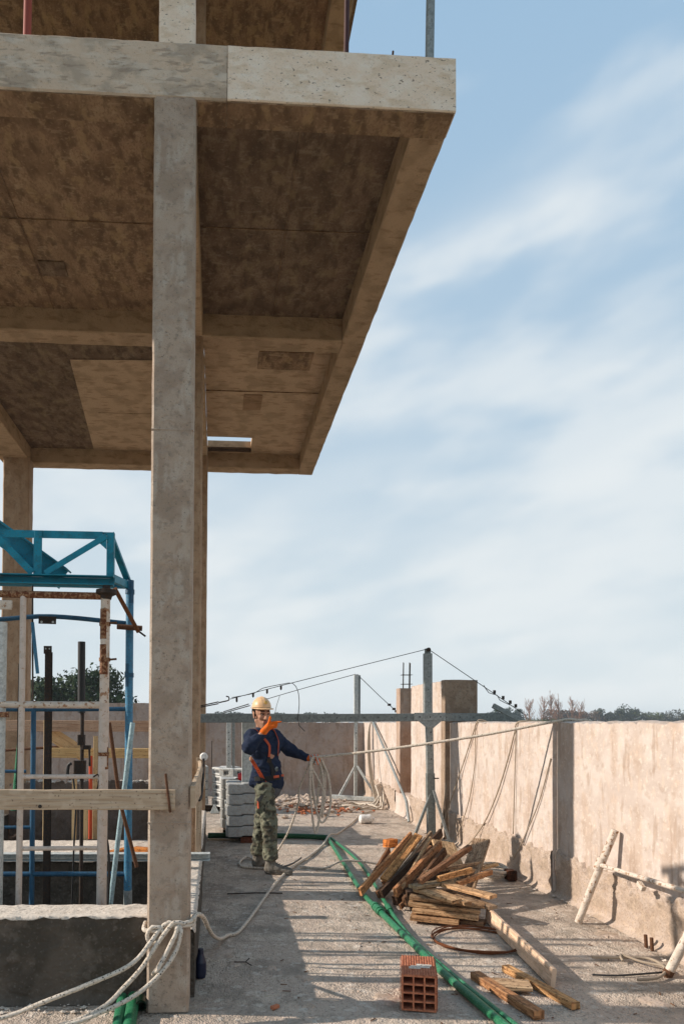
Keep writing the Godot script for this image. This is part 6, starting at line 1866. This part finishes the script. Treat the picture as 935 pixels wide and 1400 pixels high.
	for s in [-1.0, 1.0]:
		b = mb(); b.lathe([Vector2(0.0, 0.011), Vector2(0.006, 0.009), Vector2(0.0105, 0.002), Vector2(0.0105, -0.004)], hc + hf * 0.0765 + hs * 0.032 * s - up * 0.008, hf, 10); var eye := part("eye", b, plain(Color(0.62, 0.58, 0.54), 0.3), body)
		b = mb(); b.lathe([Vector2(0.0, 0.0125), Vector2(0.0055, 0.0105)], hc + hf * 0.0765 + hs * 0.032 * s - up * 0.008, hf, 10); part("iris", b, plain(Color(0.10, 0.06, 0.04), 0.3), eye)

	# hair below the hat
	b = mb(); b.colored = true
	var hairc := func(_p: Vector3) -> Color: return Color(0.018, 0.013, 0.011)
	nets(b, [[hc - hf * 0.045 + up * 0.02, hc - hf * 0.02 + up * 0.03, 0.082, 0.082], [hc + hs * 0.075 + up * 0.02, hc + hs * 0.080 + hf * 0.012 - up * 0.035, 0.014, 0.006], [hc - hs * 0.075 + up * 0.02, hc - hs * 0.080 + hf * 0.012 - up * 0.035, 0.014, 0.006], [hc - hf * 0.07 - up * 0.02, hc - hf * 0.055 - up * 0.085, 0.045, 0.03],
		[hc + hf * 0.058 + hs * 0.05 + up * 0.047, hc + hf * 0.062 - hs * 0.05 + up * 0.047, 0.018, 0.018]], 0.006, 0.015, 0.004, 60.0, hairc)
	part("hair", b, cloth(0.8), me)

	# hard hat: dome with three ridges, short peak and rim
	b = mb()
	var hat_at := hc + up * 0.058 - hf * 0.008
	b.sheet(40, 16, func(u: float, v: float) -> Vector3:
		var a := u * TAU
		var e := v * PI * 0.5
		var x := cos(a) * cos(e)
		var z := sin(a) * cos(e)
		var ridge := 0.006 * exp(-pow(x / 0.10, 2.0)) * smoothstep(0.1, 0.5, v) + 0.003 * (exp(-pow((x - 0.33) / 0.07, 2.0)) + exp(-pow((x + 0.33) / 0.07, 2.0))) * smoothstep(0.15, 0.5, v)
		return hat_at + hs * x * (0.093 + ridge) + hf * z * (0.113 + ridge) + up * (sin(e) * 0.104 + ridge), Vector3.UP)
	var hat := part("hard_hat", b, surface(picture(256, Color(0.86, 0.715, 0.55), [[131, 0.02, 3, 0.45, 0.8, Color(0.82, 0.665, 0.50), 0.7], [132, 0.05, 3, 0.7, 0.85, Color(0.70, 0.61, 0.48), 0.4]]), 0.4, 0.5), me)
	b = mb()
	b.sheet(40, 6, func(u: float, v: float) -> Vector3:
		var a := u * TAU
		var z := sin(a)
		var outw := 0.014 + 0.034 * pow(maxf(z, 0.0), 2.0)
		var q := sin(v * PI)
		return hat_at + hs * cos(a) * (0.0925 + outw * minf(v * 1.6, 1.0) - (0.004 if v > 0.8 else 0.0)) + hf * z * (0.1125 + outw * minf(v * 1.6, 1.0)) - up * (0.004 + 0.010 * v + 0.006 * maxf(z, 0.0) * v - 0.003 * q), Vector3.UP)
	part("peak", b, surface(picture(64, Color(0.845, 0.70, 0.535), []), 0.4, 0.5), hat)
	b = mb(); b.lathe([Vector2(0.0, 0.004), Vector2(0.017, 0.002), Vector2(0.019, -0.004)], hat_at + hf * 0.105 + up * 0.05, (hf + up * 0.35).normalized(), 14); part("badge", b, plain(Color(0.80, 0.64, 0.30), 0.5), hat)

	# jacket
	var navy := Color(0.0155, 0.023, 0.046)
	var jk := func(p: Vector3) -> Color:
		var t := 0.5 + 0.5 * nz(p.x, p.y, p.z, 16.0)
		return navy.lerp(Color(0.030, 0.040, 0.070), clampf(t * 0.6, 0, 1))
	b = mb(); b.colored = true
	nets(b, [[chest + R * 0.066, chest - R * 0.066, 0.108, 0.108], [belly + R * 0.052, belly - R * 0.052, 0.108, 0.108], [pel + up * 0.02 + R * 0.05 + F * 0.01, pel + up * 0.02 - R * 0.052 + F * 0.015, 0.112, 0.114], [pel - up * 0.035 - R * 0.07 + F * 0.03, pel - up * 0.0 - R * 0.04 + F * 0.03, 0.085, 0.10],
		[pel + R * 0.09 - F * 0.03 + up * 0.06, pel + R * 0.135 - F * 0.05 + up * 0.0, 0.075, 0.055], [sr + up * 0.0, sl + up * 0.0, 0.072, 0.072], [neck - up * 0.015, neck + up * 0.028 + hf * 0.006, 0.072, 0.066], [sr, er, 0.070, 0.062], [er, wr - (wr - er).normalized() * 0.005, 0.062, 0.044], [sl, el, 0.070, 0.058], [el, wl - (wl - el).normalized() * 0.015, 0.058, 0.042]],
		0.0095, 0.045, 0.010, 13.0, jk, [[Vector3(0, 0.835, 0), Vector3(-0.25, -1, 0).normalized()], [neck + up * 0.060, Vector3(0.1, 1, 0.2).normalized()]])
	var jacket := part("jacket", b, cloth(), me)
	b = mb(); b.colored = true
	var grey := func(_p: Vector3) -> Color: return Color(0.10, 0.095, 0.10)
	nets(b, [[pel - up * 0.06 - R * 0.055 + F * 0.035, pel - up * 0.095 - R * 0.035 + F * 0.04, 0.08, 0.078]], 0.01, 0.02, 0.006, 20.0, grey, [[Vector3(0, 0.765, 0), Vector3(-0.3, -1, 0).normalized()]])
	part("shirt_hem", b, cloth(), me)
	b = mb(); b.colored = true
	var white := func(_p: Vector3) -> Color: return Color(0.55, 0.55, 0.58)
	nets(b, [[neck + R * 0.045 + up * 0.035, neck + R * 0.062 + up * 0.012, 0.022, 0.018]], 0.006, 0.01, 0.0, 1.0, white)
	part("collar", b, cloth(), jacket)

	# camouflage trousers
	var camo := func(p: Vector3) -> Color:
		var a := nz(p.x + 3.0, p.y, p.z, 7.0)
		var c := nz(p.x, p.y + 5.0, p.z, 10.0)
		var e := nz(p.x, p.y, p.z + 8.0, 12.0)
		var col := Color(0.153, 0.159, 0.117)
		if a > 0.10: col = Color(0.195, 0.189, 0.137)
		if c > 0.16: col = Color(0.101, 0.088, 0.065)
		if e > 0.24: col = Color(0.055, 0.057, 0.047)
		return col
	b = mb(); b.colored = true
	var fr := (ar - kr).normalized()
	nets(b, [[pel - up * 0.02 + R * 0.05, pel - up * 0.02 - R * 0.05, 0.105, 0.105], [hr, kr, 0.096, 0.080], [kr, ar + up * 0.05, 0.078, 0.066], [ar + up * 0.065, ar + up * 0.035, 0.072, 0.066], [hl, kl, 0.096, 0.076], [kl, al + up * 0.05, 0.074, 0.062], [al + up * 0.065, al + up * 0.04, 0.068, 0.062], [hr + R * 0.08 - up * 0.12, hr + R * 0.075 - up * 0.24, 0.030, 0.026]],
		0.010, 0.030, 0.016, 11.0, camo, [[ar + up * 0.02, Vector3(0, -1, 0)], [pel + up * 0.10, Vector3(0, 1, 0)]])
	part("trousers", b, cloth(), me)

	# boots
	for s in 2:
		var a: Vector3 = ar if s == 0 else al
		var heel := Vector3(0.518, 0.045, -7.435) if s == 0 else Vector3(0.410, 0.045, -7.71)
		var toe := Vector3(0.715, 0.038, -7.365) if s == 0 else Vector3(0.585, 0.038, -7.80)
		var dir := (toe - heel).normalized()
		var suede := func(p: Vector3) -> Color: return Color(0.125, 0.11, 0.090).lerp(Color(0.23, 0.21, 0.185), clampf(0.4 + 0.8 * nz(p.x, p.y, p.z, 18.0), 0, 1))
		b = mb(); b.colored = true
		nets(b, [[heel + up * 0.005, heel + dir * 0.08 + up * 0.012, 0.042, 0.046], [heel + dir * 0.06 + up * 0.01, toe, 0.044, 0.036], [heel + dir * 0.02 + up * 0.02, a + up * 0.05, 0.050, 0.052]], 0.007, 0.03, 0.004, 30.0, suede, [[Vector3(0, 0.022, 0), Vector3(0, -1, 0)], [a + up * 0.085, Vector3(0, 1, 0)]])
		var boot := part("boot", b, cloth(), me)
		b = mb(); b.colored = true
		var pale := func(_p: Vector3) -> Color: return Color(0.165, 0.15, 0.13)
		nets(b, [[heel - up * 0.01, heel + dir * 0.10 - up * 0.01, 0.044, 0.040], [heel + dir * 0.1 - up * 0.01, toe - up * 0.006, 0.041, 0.040]], 0.007, 0.02, 0.0, 1.0, pale, [[Vector3(0, 0.024, 0), up], [Vector3(0, 0.002, 0), -up]])
		part("sole", b, cloth(), boot)
		b = mb()
		for j in 4:
			var c := a.lerp(heel + dir * 0.13 + up * 0.045, 0.25 + j * 0.22) + dir * 0.043
			b.rod(c - dir.cross(up) * 0.022, c + dir.cross(up) * 0.022, 0.0035, 5)
		part("laces", b, M.black, boot)

	# gloves with five fingers
	var orange := func(p: Vector3) -> Color: return Color(0.78, 0.155, 0.015).lerp(Color(0.62, 0.13, 0.02), clampf(nz(p.x, p.y, p.z, 30.0) + 0.4, 0, 1))
	b = mb(); b.colored = true
	var kn := [Vector3(0.5334, 1.4918, -7.1626), Vector3(0.5454, 1.4790, -7.1530), Vector3(0.5478, 1.4622, -7.1474), Vector3(0.5430, 1.4462, -7.1474)]
	var hand := [[wr + Vector3(-0.008, -0.008, 0.0000), Vector3(0.4830, 1.4438, -7.1650), 0.036, 0.0302, Vector3(0, 0, 1), 0.05], [Vector3(0.4830, 1.4438, -7.1650), Vector3(0.5262, 1.4790, -7.1626), 0.0286, 0.0168], [Vector3(0.4886, 1.4382, -7.1610), Vector3(0.5326, 1.4542, -7.1530), 0.0269, 0.0168]]
	# pointing finger
	hand.append([kn[0], Vector3(0.5662, 1.4942, -7.1490), 0.0105, 0.0088]); hand.append([Vector3(0.5662, 1.4942, -7.1490), Vector3(0.5870, 1.4942, -7.1434), 0.0088, 0.0080]); hand.append([Vector3(0.5870, 1.4942, -7.1434), Vector3(0.6094, 1.4966, -7.1386), 0.0080, 0.0063])
	# three folded fingers
	for j in range(1, 4):
		var p: Vector3 = kn[j]
		var m := p + Vector3(0.022 - 0.0024 * j, 0.0025, -0.003)
		var e := m + Vector3(-0.0096, -0.0048, -0.0208)
		hand.append([p, m, 0.0105, 0.0101]); hand.append([m, e, 0.0101, 0.0092]); hand.append([e, e + Vector3(-0.0192, -0.0016, -0.0032), 0.0092, 0.0080])
	# thumb, raised
	hand.append([Vector3(0.4830, 1.4542, -7.1610), Vector3(0.4998, 1.4998, -7.1578), 0.0176, 0.0126]); hand.append([Vector3(0.4998, 1.4998, -7.1578), Vector3(0.5054, 1.5302, -7.1578), 0.0122, 0.0101]); hand.append([Vector3(0.5054, 1.5302, -7.1578), Vector3(0.5070, 1.5430, -7.1586), 0.0101, 0.0076])
	nets(b, hand, 0.0036, 0.008, 0.0, 1.0, orange)
	part("glove", b, cloth(0.75), me, "bright orange glove on the pointing hand")
	var hg := func(p: Vector3) -> Color:
		var t := sin((p.x - 0.9) * 190.0 + p.y * 60.0)
		return Color(0.62, 0.13, 0.03) if t > 0.35 or p.x < 0.925 else Color(0.42, 0.40, 0.37)
	b = mb(); b.colored = true
	var lh := [[wl + Vector3(-0.012, 0.004, 0), Vector3(0.950, 1.128, -7.525), 0.030, 0.034], [Vector3(0.950, 1.128, -7.525), Vector3(0.992, 1.130, -7.51), 0.034, 0.026]]
	for j in 4:
		var p := Vector3(0.985 + 0.006 * sin(j * 1.3), 1.148 - 0.021 * j + 0.01, -7.497 + 0.006 * j)
		var m := p + Vector3(0.034 - 0.003 * absf(j - 1.0), -0.004, 0.016)
		var e := m + Vector3(-0.010, -0.008, 0.026)
		lh.append([p, m, 0.0125, 0.0115]); lh.append([m, e, 0.0115, 0.0108]); lh.append([e, e + Vector3(-0.028, -0.002, 0.0), 0.0105, 0.0092])
	lh.append([Vector3(0.945, 1.140, -7.505), Vector3(0.965, 1.158, -7.478), 0.018, 0.014]); lh.append([Vector3(0.965, 1.158, -7.478), Vector3(0.995, 1.162, -7.462), 0.0135, 0.0115]); lh.append([Vector3(0.995, 1.162, -7.462), Vector3(1.018, 1.152, -7.455), 0.0115, 0.009])
	nets(b, lh, 0.0042, 0.010, 0.0, 1.0, hg)
	part("glove", b, cloth(0.8), me, "orange and grey glove closed round the rope")

	# harness and belt
	var axis := func(p: Vector3) -> Vector3: return Vector3(lerpf(0.505, 0.47, clampf((p.y - 0.9) / 0.45, 0, 1)), p.y, -7.5)
	var om := plain(Color(0.74, 0.33, 0.20), 0.85)
	b = mb(); strap(b, [chest + R * 0.060 + F * 0.118 - up * 0.07, chest + R * 0.055 + F * 0.118 + up * 0.02, chest + R * 0.075 + F * 0.112 + up * 0.07, sr + up * 0.056 - R * 0.02 + F * 0.05, sr + up * 0.072 - R * 0.01], 0.022, 0.006, axis); part("harness_strap", b, om, me)
	b = mb(); strap(b, [chest - R * 0.085 + F * 0.100 - up * 0.06, chest - R * 0.075 + F * 0.112 + up * 0.02, chest - R * 0.080 + F * 0.108 + up * 0.09, sl + up * 0.068 + R * 0.055 + F * 0.05, sl + up * 0.082 + R * 0.055], 0.022, 0.006, axis); part("harness_strap", b, om, me)
	b = mb(); strap(b, [Vector3(0.335, 1.13, -7.315), Vector3(0.38, 1.06, -7.335), Vector3(0.435, 0.97, -7.345), Vector3(0.495, 0.865, -7.365)], 0.034, 0.012, axis); part("lanyard", b, tinted("rope", Color(0.95, 0.42, 0.24)), me, "orange webbing lanyard slung across the front")
	b = mb(); b.lathe([Vector2(0.0, 0.016), Vector2(0.015, 0.012), Vector2(0.015, -0.02), Vector2(0.0, -0.03)], Vector3(0.333, 1.14, -7.312), Vector3.UP, 8); part("lanyard_end", b, plain(Color(0.72, 0.52, 0.40), 0.8), me)
	b = mb()
	for q in [[-0.1, 0.0], [0.1, 0.0]]:
		pass
	var belt := []
	for j in 17:
		var a := TAU * j / 16.0
		belt.append(pel + up * (0.035 + 0.01 * sin(a)) + R * cos(a) * 0.172 + F * (sin(a) * 0.128 + 0.008))
	strap(b, belt, 0.045, 0.010, axis); part("belt", b, plain(Color(0.05, 0.05, 0.055), 0.8), me)
	b = mb(); strap(b, [pel + up * 0.06 - R * 0.06 + F * 0.132, pel + up * 0.062 - R * 0.12 + F * 0.105, pel + up * 0.055 - R * 0.165 + F * 0.04], 0.022, 0.010, axis); part("belt_pad", b, om, me)
	b = mb(); strap(b, [pel + up * 0.055 + R * 0.05 + F * 0.135, pel + up * 0.06 - R * 0.015 + F * 0.142], 0.024, 0.008, axis); part("belt_pad", b, om, me)
	b = mb(); b.block(chest + R * 0.058 + F * 0.120 - up * 0.105 - Vector3(0.022, 0.02, 0.008), chest + R * 0.058 + F * 0.120 - up * 0.105 + Vector3(0.022, 0.02, 0.008), 0.004); part("buckle", b, M.iron, me)
	b = mb(); strap(b, [chest + R * 0.056 + F * 0.119 - up * 0.12, belly + R * 0.05 + F * 0.122, pel + up * 0.05 + R * 0.05 + F * 0.132], 0.040, 0.008, axis); part("chest_strap", b, plain(Color(0.07, 0.07, 0.075), 0.8), me)
	b = mb(); b.lathe([Vector2(0.012, 0.012), Vector2(0.024, 0.0), Vector2(0.012, -0.012)], belly - R * 0.01 + F * 0.126 - up * 0.02, F, 12); part("ring", b, M.zinc, me)
	b = mb(); strap(b, [pel + R * 0.10 + F * 0.10 + up * 0.01, pel + R * 0.115 + F * 0.09 - up * 0.08, hr + R * 0.105 + F * 0.03 - up * 0.14], 0.032, 0.008, axis); part("leg_strap", b, M.black, me)
	b = mb(); b.bar(hr + R * 0.10 + F * 0.02 - up * 0.13, hr + R * 0.10 + F * 0.03 - up * 0.21, 0.02, 0.01, R, 0.002); part("strap_end", b, om, me)


# ------------------------------------------------------------------ ropes

func rope(label: String, pts: Array, r := 0.014, mat: Material = null, step := 0.03, group := "") -> void:
	var b := mb()
	b.tube(curve(pts, step), r, 9, -1.0, true, 0.0015)
	single("rope", label, "rope", b, mat if mat else M.rope, group, pts[0])


func build_ropes() -> void:
	# hitched round the front column
	var b := mb()
	var zf := -3.945
	b.tube(curve([Vector3(-1.5, 0.02, -3.60), Vector3(-1.038, 0.075, -3.74), Vector3(-0.830, 0.145, -3.76), Vector3(-0.620, 0.22, -3.78), Vector3(-0.42, 0.30, -3.82), Vector3(-0.33, 0.385, -3.90), Vector3(-0.285, 0.44, zf), Vector3(-0.24, 0.475, zf), Vector3(-0.205, 0.455, zf), Vector3(-0.205, 0.41, zf), Vector3(-0.24, 0.34, -3.92), Vector3(-0.29, 0.26, -3.88), Vector3(-0.31, 0.235, -3.87), Vector3(-0.29, 0.26, -3.85), Vector3(-0.235, 0.36, -3.89), Vector3(-0.20, 0.43, -3.91), Vector3(-0.19, 0.47, zf), Vector3(-0.175, 0.44, -3.925), Vector3(-0.20, 0.34, -3.90), Vector3(-0.27, 0.25, -3.85), Vector3(-0.38, 0.165, -3.80), Vector3(-0.53, 0.10, -3.76), Vector3(-0.75, 0.045, -3.70), Vector3(-1.3, 0.02, -3.5)], 0.02), 0.0115, 10, -1.0, true, 0.0012)
	b.tube(curve([Vector3(-1.25, 0.02, -3.42), Vector3(-0.751, 0.035, -3.74), Vector3(-0.555, 0.10, -3.79), Vector3(-0.455, 0.185, -3.82), Vector3(-0.37, 0.27, -3.86), Vector3(-0.30, 0.37, -3.90), Vector3(-0.25, 0.435, zf + 0.012), Vector3(-0.21, 0.478, zf + 0.012), Vector3(-0.16, 0.468, -3.95), Vector3(-0.118, 0.478, -3.97)], 0.02), 0.0115, 10, -1.0, true, 0.0012)
	b.tube(curve([Vector3(-0.30, 0.375, -3.93), Vector3(-0.335, 0.37, -3.945), Vector3(-0.35, 0.41, -3.945), Vector3(-0.325, 0.452, -3.945), Vector3(-0.285, 0.452, -3.945), Vector3(-0.265, 0.42, -3.945)], 0.02), 0.0115, 10)
	# turn that goes round the column itself
	b.tube(curve([Vector3(-0.25, 0.425, -3.957), Vector3(-0.345, 0.43, -3.957), Vector3(-0.372, 0.43, -3.99), Vector3(-0.372, 0.43, -4.18), Vector3(-0.34, 0.43, -4.21), Vector3(-0.15, 0.435, -4.21), Vector3(-0.118, 0.44, -4.17), Vector3(-0.118, 0.45, -4.0), Vector3(-0.15, 0.455, -3.957), Vector3(-0.25, 0.45, -3.957)], 0.02), 0.0115, 10)
	# over the deck to the worker and on to the heap of rope
	b.tube(curve([Vector3(-0.118, 0.478, -3.97), Vector3(-0.10, 0.485, -4.06), Vector3(-0.065, 0.43, -4.2), Vector3(-0.02, 0.24, -4.55), Vector3(0.03, 0.08, -5.0), Vector3(0.09, 0.018, -5.30), Vector3(0.16, 0.014, -5.38), Vector3(0.283, 0.014, -5.84), Vector3(0.441, 0.014, -6.51), Vector3(0.608, 0.014, -7.15), Vector3(0.80, 0.014, -7.75), Vector3(1.03, 0.014, -8.3), Vector3(1.27, 0.016, -8.98), Vector3(1.42, 0.07, -9.42), Vector3(1.60, 0.016, -9.9), Vector3(1.93, 0.014, -10.8), Vector3(2.10, 0.014, -11.3), Vector3(2.30, 0.014, -11.9), Vector3(2.56, 0.014, -12.3)], 0.03), 0.0128, 10, -1.0, true, 0.0012)
	single("rope", "long pale rope knotted round the front column and trailing past the worker's boots", "rope", b, M.rope, "", Vector3(-0.2, 0.0, -3.95))
	# rope from the hand over the parapet
	rope("taut pale rope from the worker's hand over the right parapet", [Vector3(0.955, 1.146, -7.47), Vector3(1.03, 1.150, -7.44), Vector3(1.6, 1.235, -7.16), Vector3(2.4, 1.385, -6.76), Vector3(2.95, 1.515, -6.48), Vector3(3.12, 1.53, -6.40), Vector3(3.26, 1.45, -6.33), Vector3(3.3, 0.8, -6.3)], 0.0135)
	# coil of rope in the hand
	b = mb()
	var loops := [[[0.965, 1.150, -7.45], [0.925, 1.09, -7.43], [0.925, 0.80, -7.42], [0.955, 0.50, -7.42], [0.985, 0.40, -7.42], [1.015, 0.52, -7.44], [1.045, 0.68, -7.45], [1.06, 0.92, -7.47], [1.015, 1.14, -7.47]],
		[[0.972, 1.152, -7.46], [0.935, 1.10, -7.44], [0.95, 0.90, -7.44], [0.99, 0.62, -7.44], [1.04, 0.50, -7.44], [1.10, 0.56, -7.45], [1.135, 0.70, -7.46], [1.11, 0.95, -7.47], [1.03, 1.14, -7.46]],
		[[0.985, 1.152, -7.47], [0.94, 1.06, -7.46], [0.99, 0.96, -7.46], [1.05, 0.84, -7.46], [1.075, 0.76, -7.46], [1.06, 0.66, -7.46], [1.05, 0.55, -7.47], [1.075, 0.72, -7.48], [1.075, 1.0, -7.49], [1.025, 1.13, -7.48]],
		[[0.97, 1.15, -7.48], [0.955, 1.0, -7.50], [0.965, 0.78, -7.50], [0.995, 0.65, -7.50], [1.02, 0.85, -7.50], [1.04, 1.02, -7.50], [1.02, 1.14, -7.48]]]
	for l in loops:
		var pts := []
		for q in l:
			pts.append(Vector3(q[0], q[1], q[2]))
		b.tube(curve(pts, 0.025), 0.0108, 9, -1.0, true, 0.001)
	single("rope_coil", "loose coil of pale rope hanging from the worker's left hand", "rope coil", b, M.rope, "", Vector3(0.98, 1.14, -7.45))
	rope("thinner rope falling behind the coil to the deck", [Vector3(0.94, 1.12, -7.50), Vector3(0.89, 0.98, -7.54), Vector3(0.83, 0.80, -7.6), Vector3(0.835, 0.70, -7.62), Vector3(0.80, 0.55, -7.66), Vector3(0.72, 0.33, -7.72), Vector3(0.60, 0.10, -7.85), Vector3(0.50, 0.02, -8.0)], 0.010)
	rope("rope looped on the deck behind the worker's heels", [Vector3(0.46, 0.016, -7.95), Vector3(0.34, 0.014, -8.25), Vector3(0.25, 0.014, -7.95), Vector3(0.27, 0.014, -7.72), Vector3(0.36, 0.014, -7.68), Vector3(0.5, 0.014, -7.62)], 0.012)
	rope("thin dark line lying beside the worker's toe", [Vector3(0.70, 0.014, -7.72), Vector3(0.80, 0.02, -7.85), Vector3(0.92, 0.02, -8.15)], 0.009, M.cable)
	rope("thin pale line lying across the green pipes", [Vector3(0.86, 0.014, -7.72), Vector3(1.10, 0.014, -7.62), Vector3(1.27, 0.075, -7.66), Vector3(1.48, 0.066, -7.70), Vector3(1.75, 0.014, -7.75)], 0.011)
	# heap of rope by the corner
	b = mb()
	for s in 7:
		var pts := []
		var x0 := 1.85 + 0.06 * s
		for j in 9:
			var t := j / 8.0
			pts.append(Vector3(lerpf(x0, 2.75, t) + 0.05 * sin(s * 2.1 + j), 0.016 + 0.022 * (s % 3) + 0.015 * sin(j * 1.9 + s), -12.9 + 0.30 * sin(t * 5.0 + s * 1.3) * (0.4 + 0.6 * t) + 0.04 * s))
		pts.append(Vector3(2.80 + 0.02 * s, 0.16 + 0.03 * s, -12.9 - 0.05 * s))
		pts.append(Vector3(2.78, 0.35, -13.1))
		b.tube(curve(pts, 0.05), 0.016, 8, -1.0, true, 0.002)
	single("rope_heap", "tangled heap of pale rope by the far corner of the deck", "rope", b, M.rope, "", Vector3(2.4, 0, -12.9))
	b = mb()
	for s in 3:
		b.tube(curve([Vector3(2.78 + 0.03 * s, 0.02, -13.0), Vector3(2.74 + 0.02 * s, 0.5, -13.4), Vector3(2.76 + 0.02 * s, 1.0, -13.7), Vector3(2.85, 1.44, -13.9), Vector3(3.05, 1.47, -14.0)], 0.1), 0.012, 7)
	single("rope_strands", "strands of dark rope hanging down the far corner of the right wall", "rope", b, M.cord, "", Vector3(2.8, 0, -13.0))
	# rope coil at the wall foot
	b = mb()
	for s in 4:
		var pts := []
		for j in 13:
			var a := TAU * j / 12.0
			pts.append(Vector3(2.68 + cos(a) * (0.12 + 0.012 * s), 0.018 + 0.022 * s + 0.012 * sin(a * 2.0 + s), -7.25 + sin(a) * (0.17 + 0.015 * s)))
		b.tube(curve(pts, 0.03), 0.0135, 9, -1.0, true, 0.0015)
	b.tube(curve([Vector3(2.58, 0.04, -7.12), Vector3(2.46, 0.02, -7.25), Vector3(2.40, 0.02, -7.05), Vector3(2.28, 0.02, -6.98), Vector3(2.15, 0.02, -6.85)], 0.03), 0.0135, 9)
	single("rope_coil", "small coil of pale rope on the deck at the foot of the right wall", "rope coil", b, M.rope, "", Vector3(2.68, 0, -7.25))
	b = mb(); b.bar(Vector3(2.80, 0.05, -7.12), Vector3(2.80, 0.05, -7.02), 0.09, 0.10, Vector3.UP, 0.012, 2, 0.006)
	single("wood_block", "brown wooden block beside the small rope coil", "block", b, tinted("wood", Color(0.34, 0.20, 0.10)), "", Vector3(2.80, 0, -7.07))
	# cords that hang over the right wall
	var top := 1.492
	rope("slack brown cord hanging down the right wall nearest the timber", [Vector3(3.15, top + 0.02, -7.2), Vector3(2.95, top + 0.012, -7.25), Vector3(2.94, 1.40, -7.32), Vector3(2.936, 1.15, -7.47), Vector3(2.93, 0.80, -7.72), Vector3(2.92, 0.45, -8.05), Vector3(2.88, 0.17, -8.38), Vector3(2.78, 0.02, -8.5)], 0.007, M.cord)
	rope("straight thin cord hanging plumb on the right wall", [Vector3(3.1, top + 0.02, -7.28), Vector3(2.95, top + 0.008, -7.29), Vector3(2.944, 1.30, -7.30), Vector3(2.93, 0.40, -7.33)], 0.0055, M.cord)
	rope("slanting thin cord low on the right wall near the shadow", [Vector3(2.945, 1.19, -6.52), Vector3(2.94, 0.80, -6.74), Vector3(2.925, 0.40, -7.06), Vector3(2.90, 0.16, -7.25)], 0.0055, M.cord)
	rope("cord hanging from the wall top beside the raised block", [Vector3(3.1, top, -8.35), Vector3(2.95, top + 0.006, -8.40), Vector3(2.94, 1.38, -8.52), Vector3(2.93, 1.0, -8.85), Vector3(2.90, 0.50, -9.25), Vector3(2.82, 0.06, -9.42)], 0.007, M.cord)
	rope("second cord hanging from the wall top beside the raised block", [Vector3(3.1, top, -8.42), Vector3(2.95, top + 0.004, -8.45), Vector3(2.94, 1.06, -8.46), Vector3(2.925, 0.60, -8.62), Vector3(2.90, 0.20, -8.90), Vector3(2.84, 0.02, -8.98)], 0.006, M.cord)
	rope("cord leaning from the raised block to the deck beside the mast", [Vector3(2.885, 0.72, -9.35), Vector3(2.82, 0.45, -9.25), Vector3(2.72, 0.15, -9.05), Vector3(2.70, 0.02, -9.0)], 0.008, M.cord)
	var t := thing("prop_tube", "slim grey prop tube leaning on the right wall beyond the pier", "prop", Vector3(2.75, 0, -11.3))
	b = mb(); b.tube(PackedVector3Array([Vector3(2.82, 0.02, -10.95), Vector3(2.83, 0.30, -11.15), Vector3(2.90, 1.50, -14.0)]), 0.022, 8); part("tube", b, M.zinc, t)
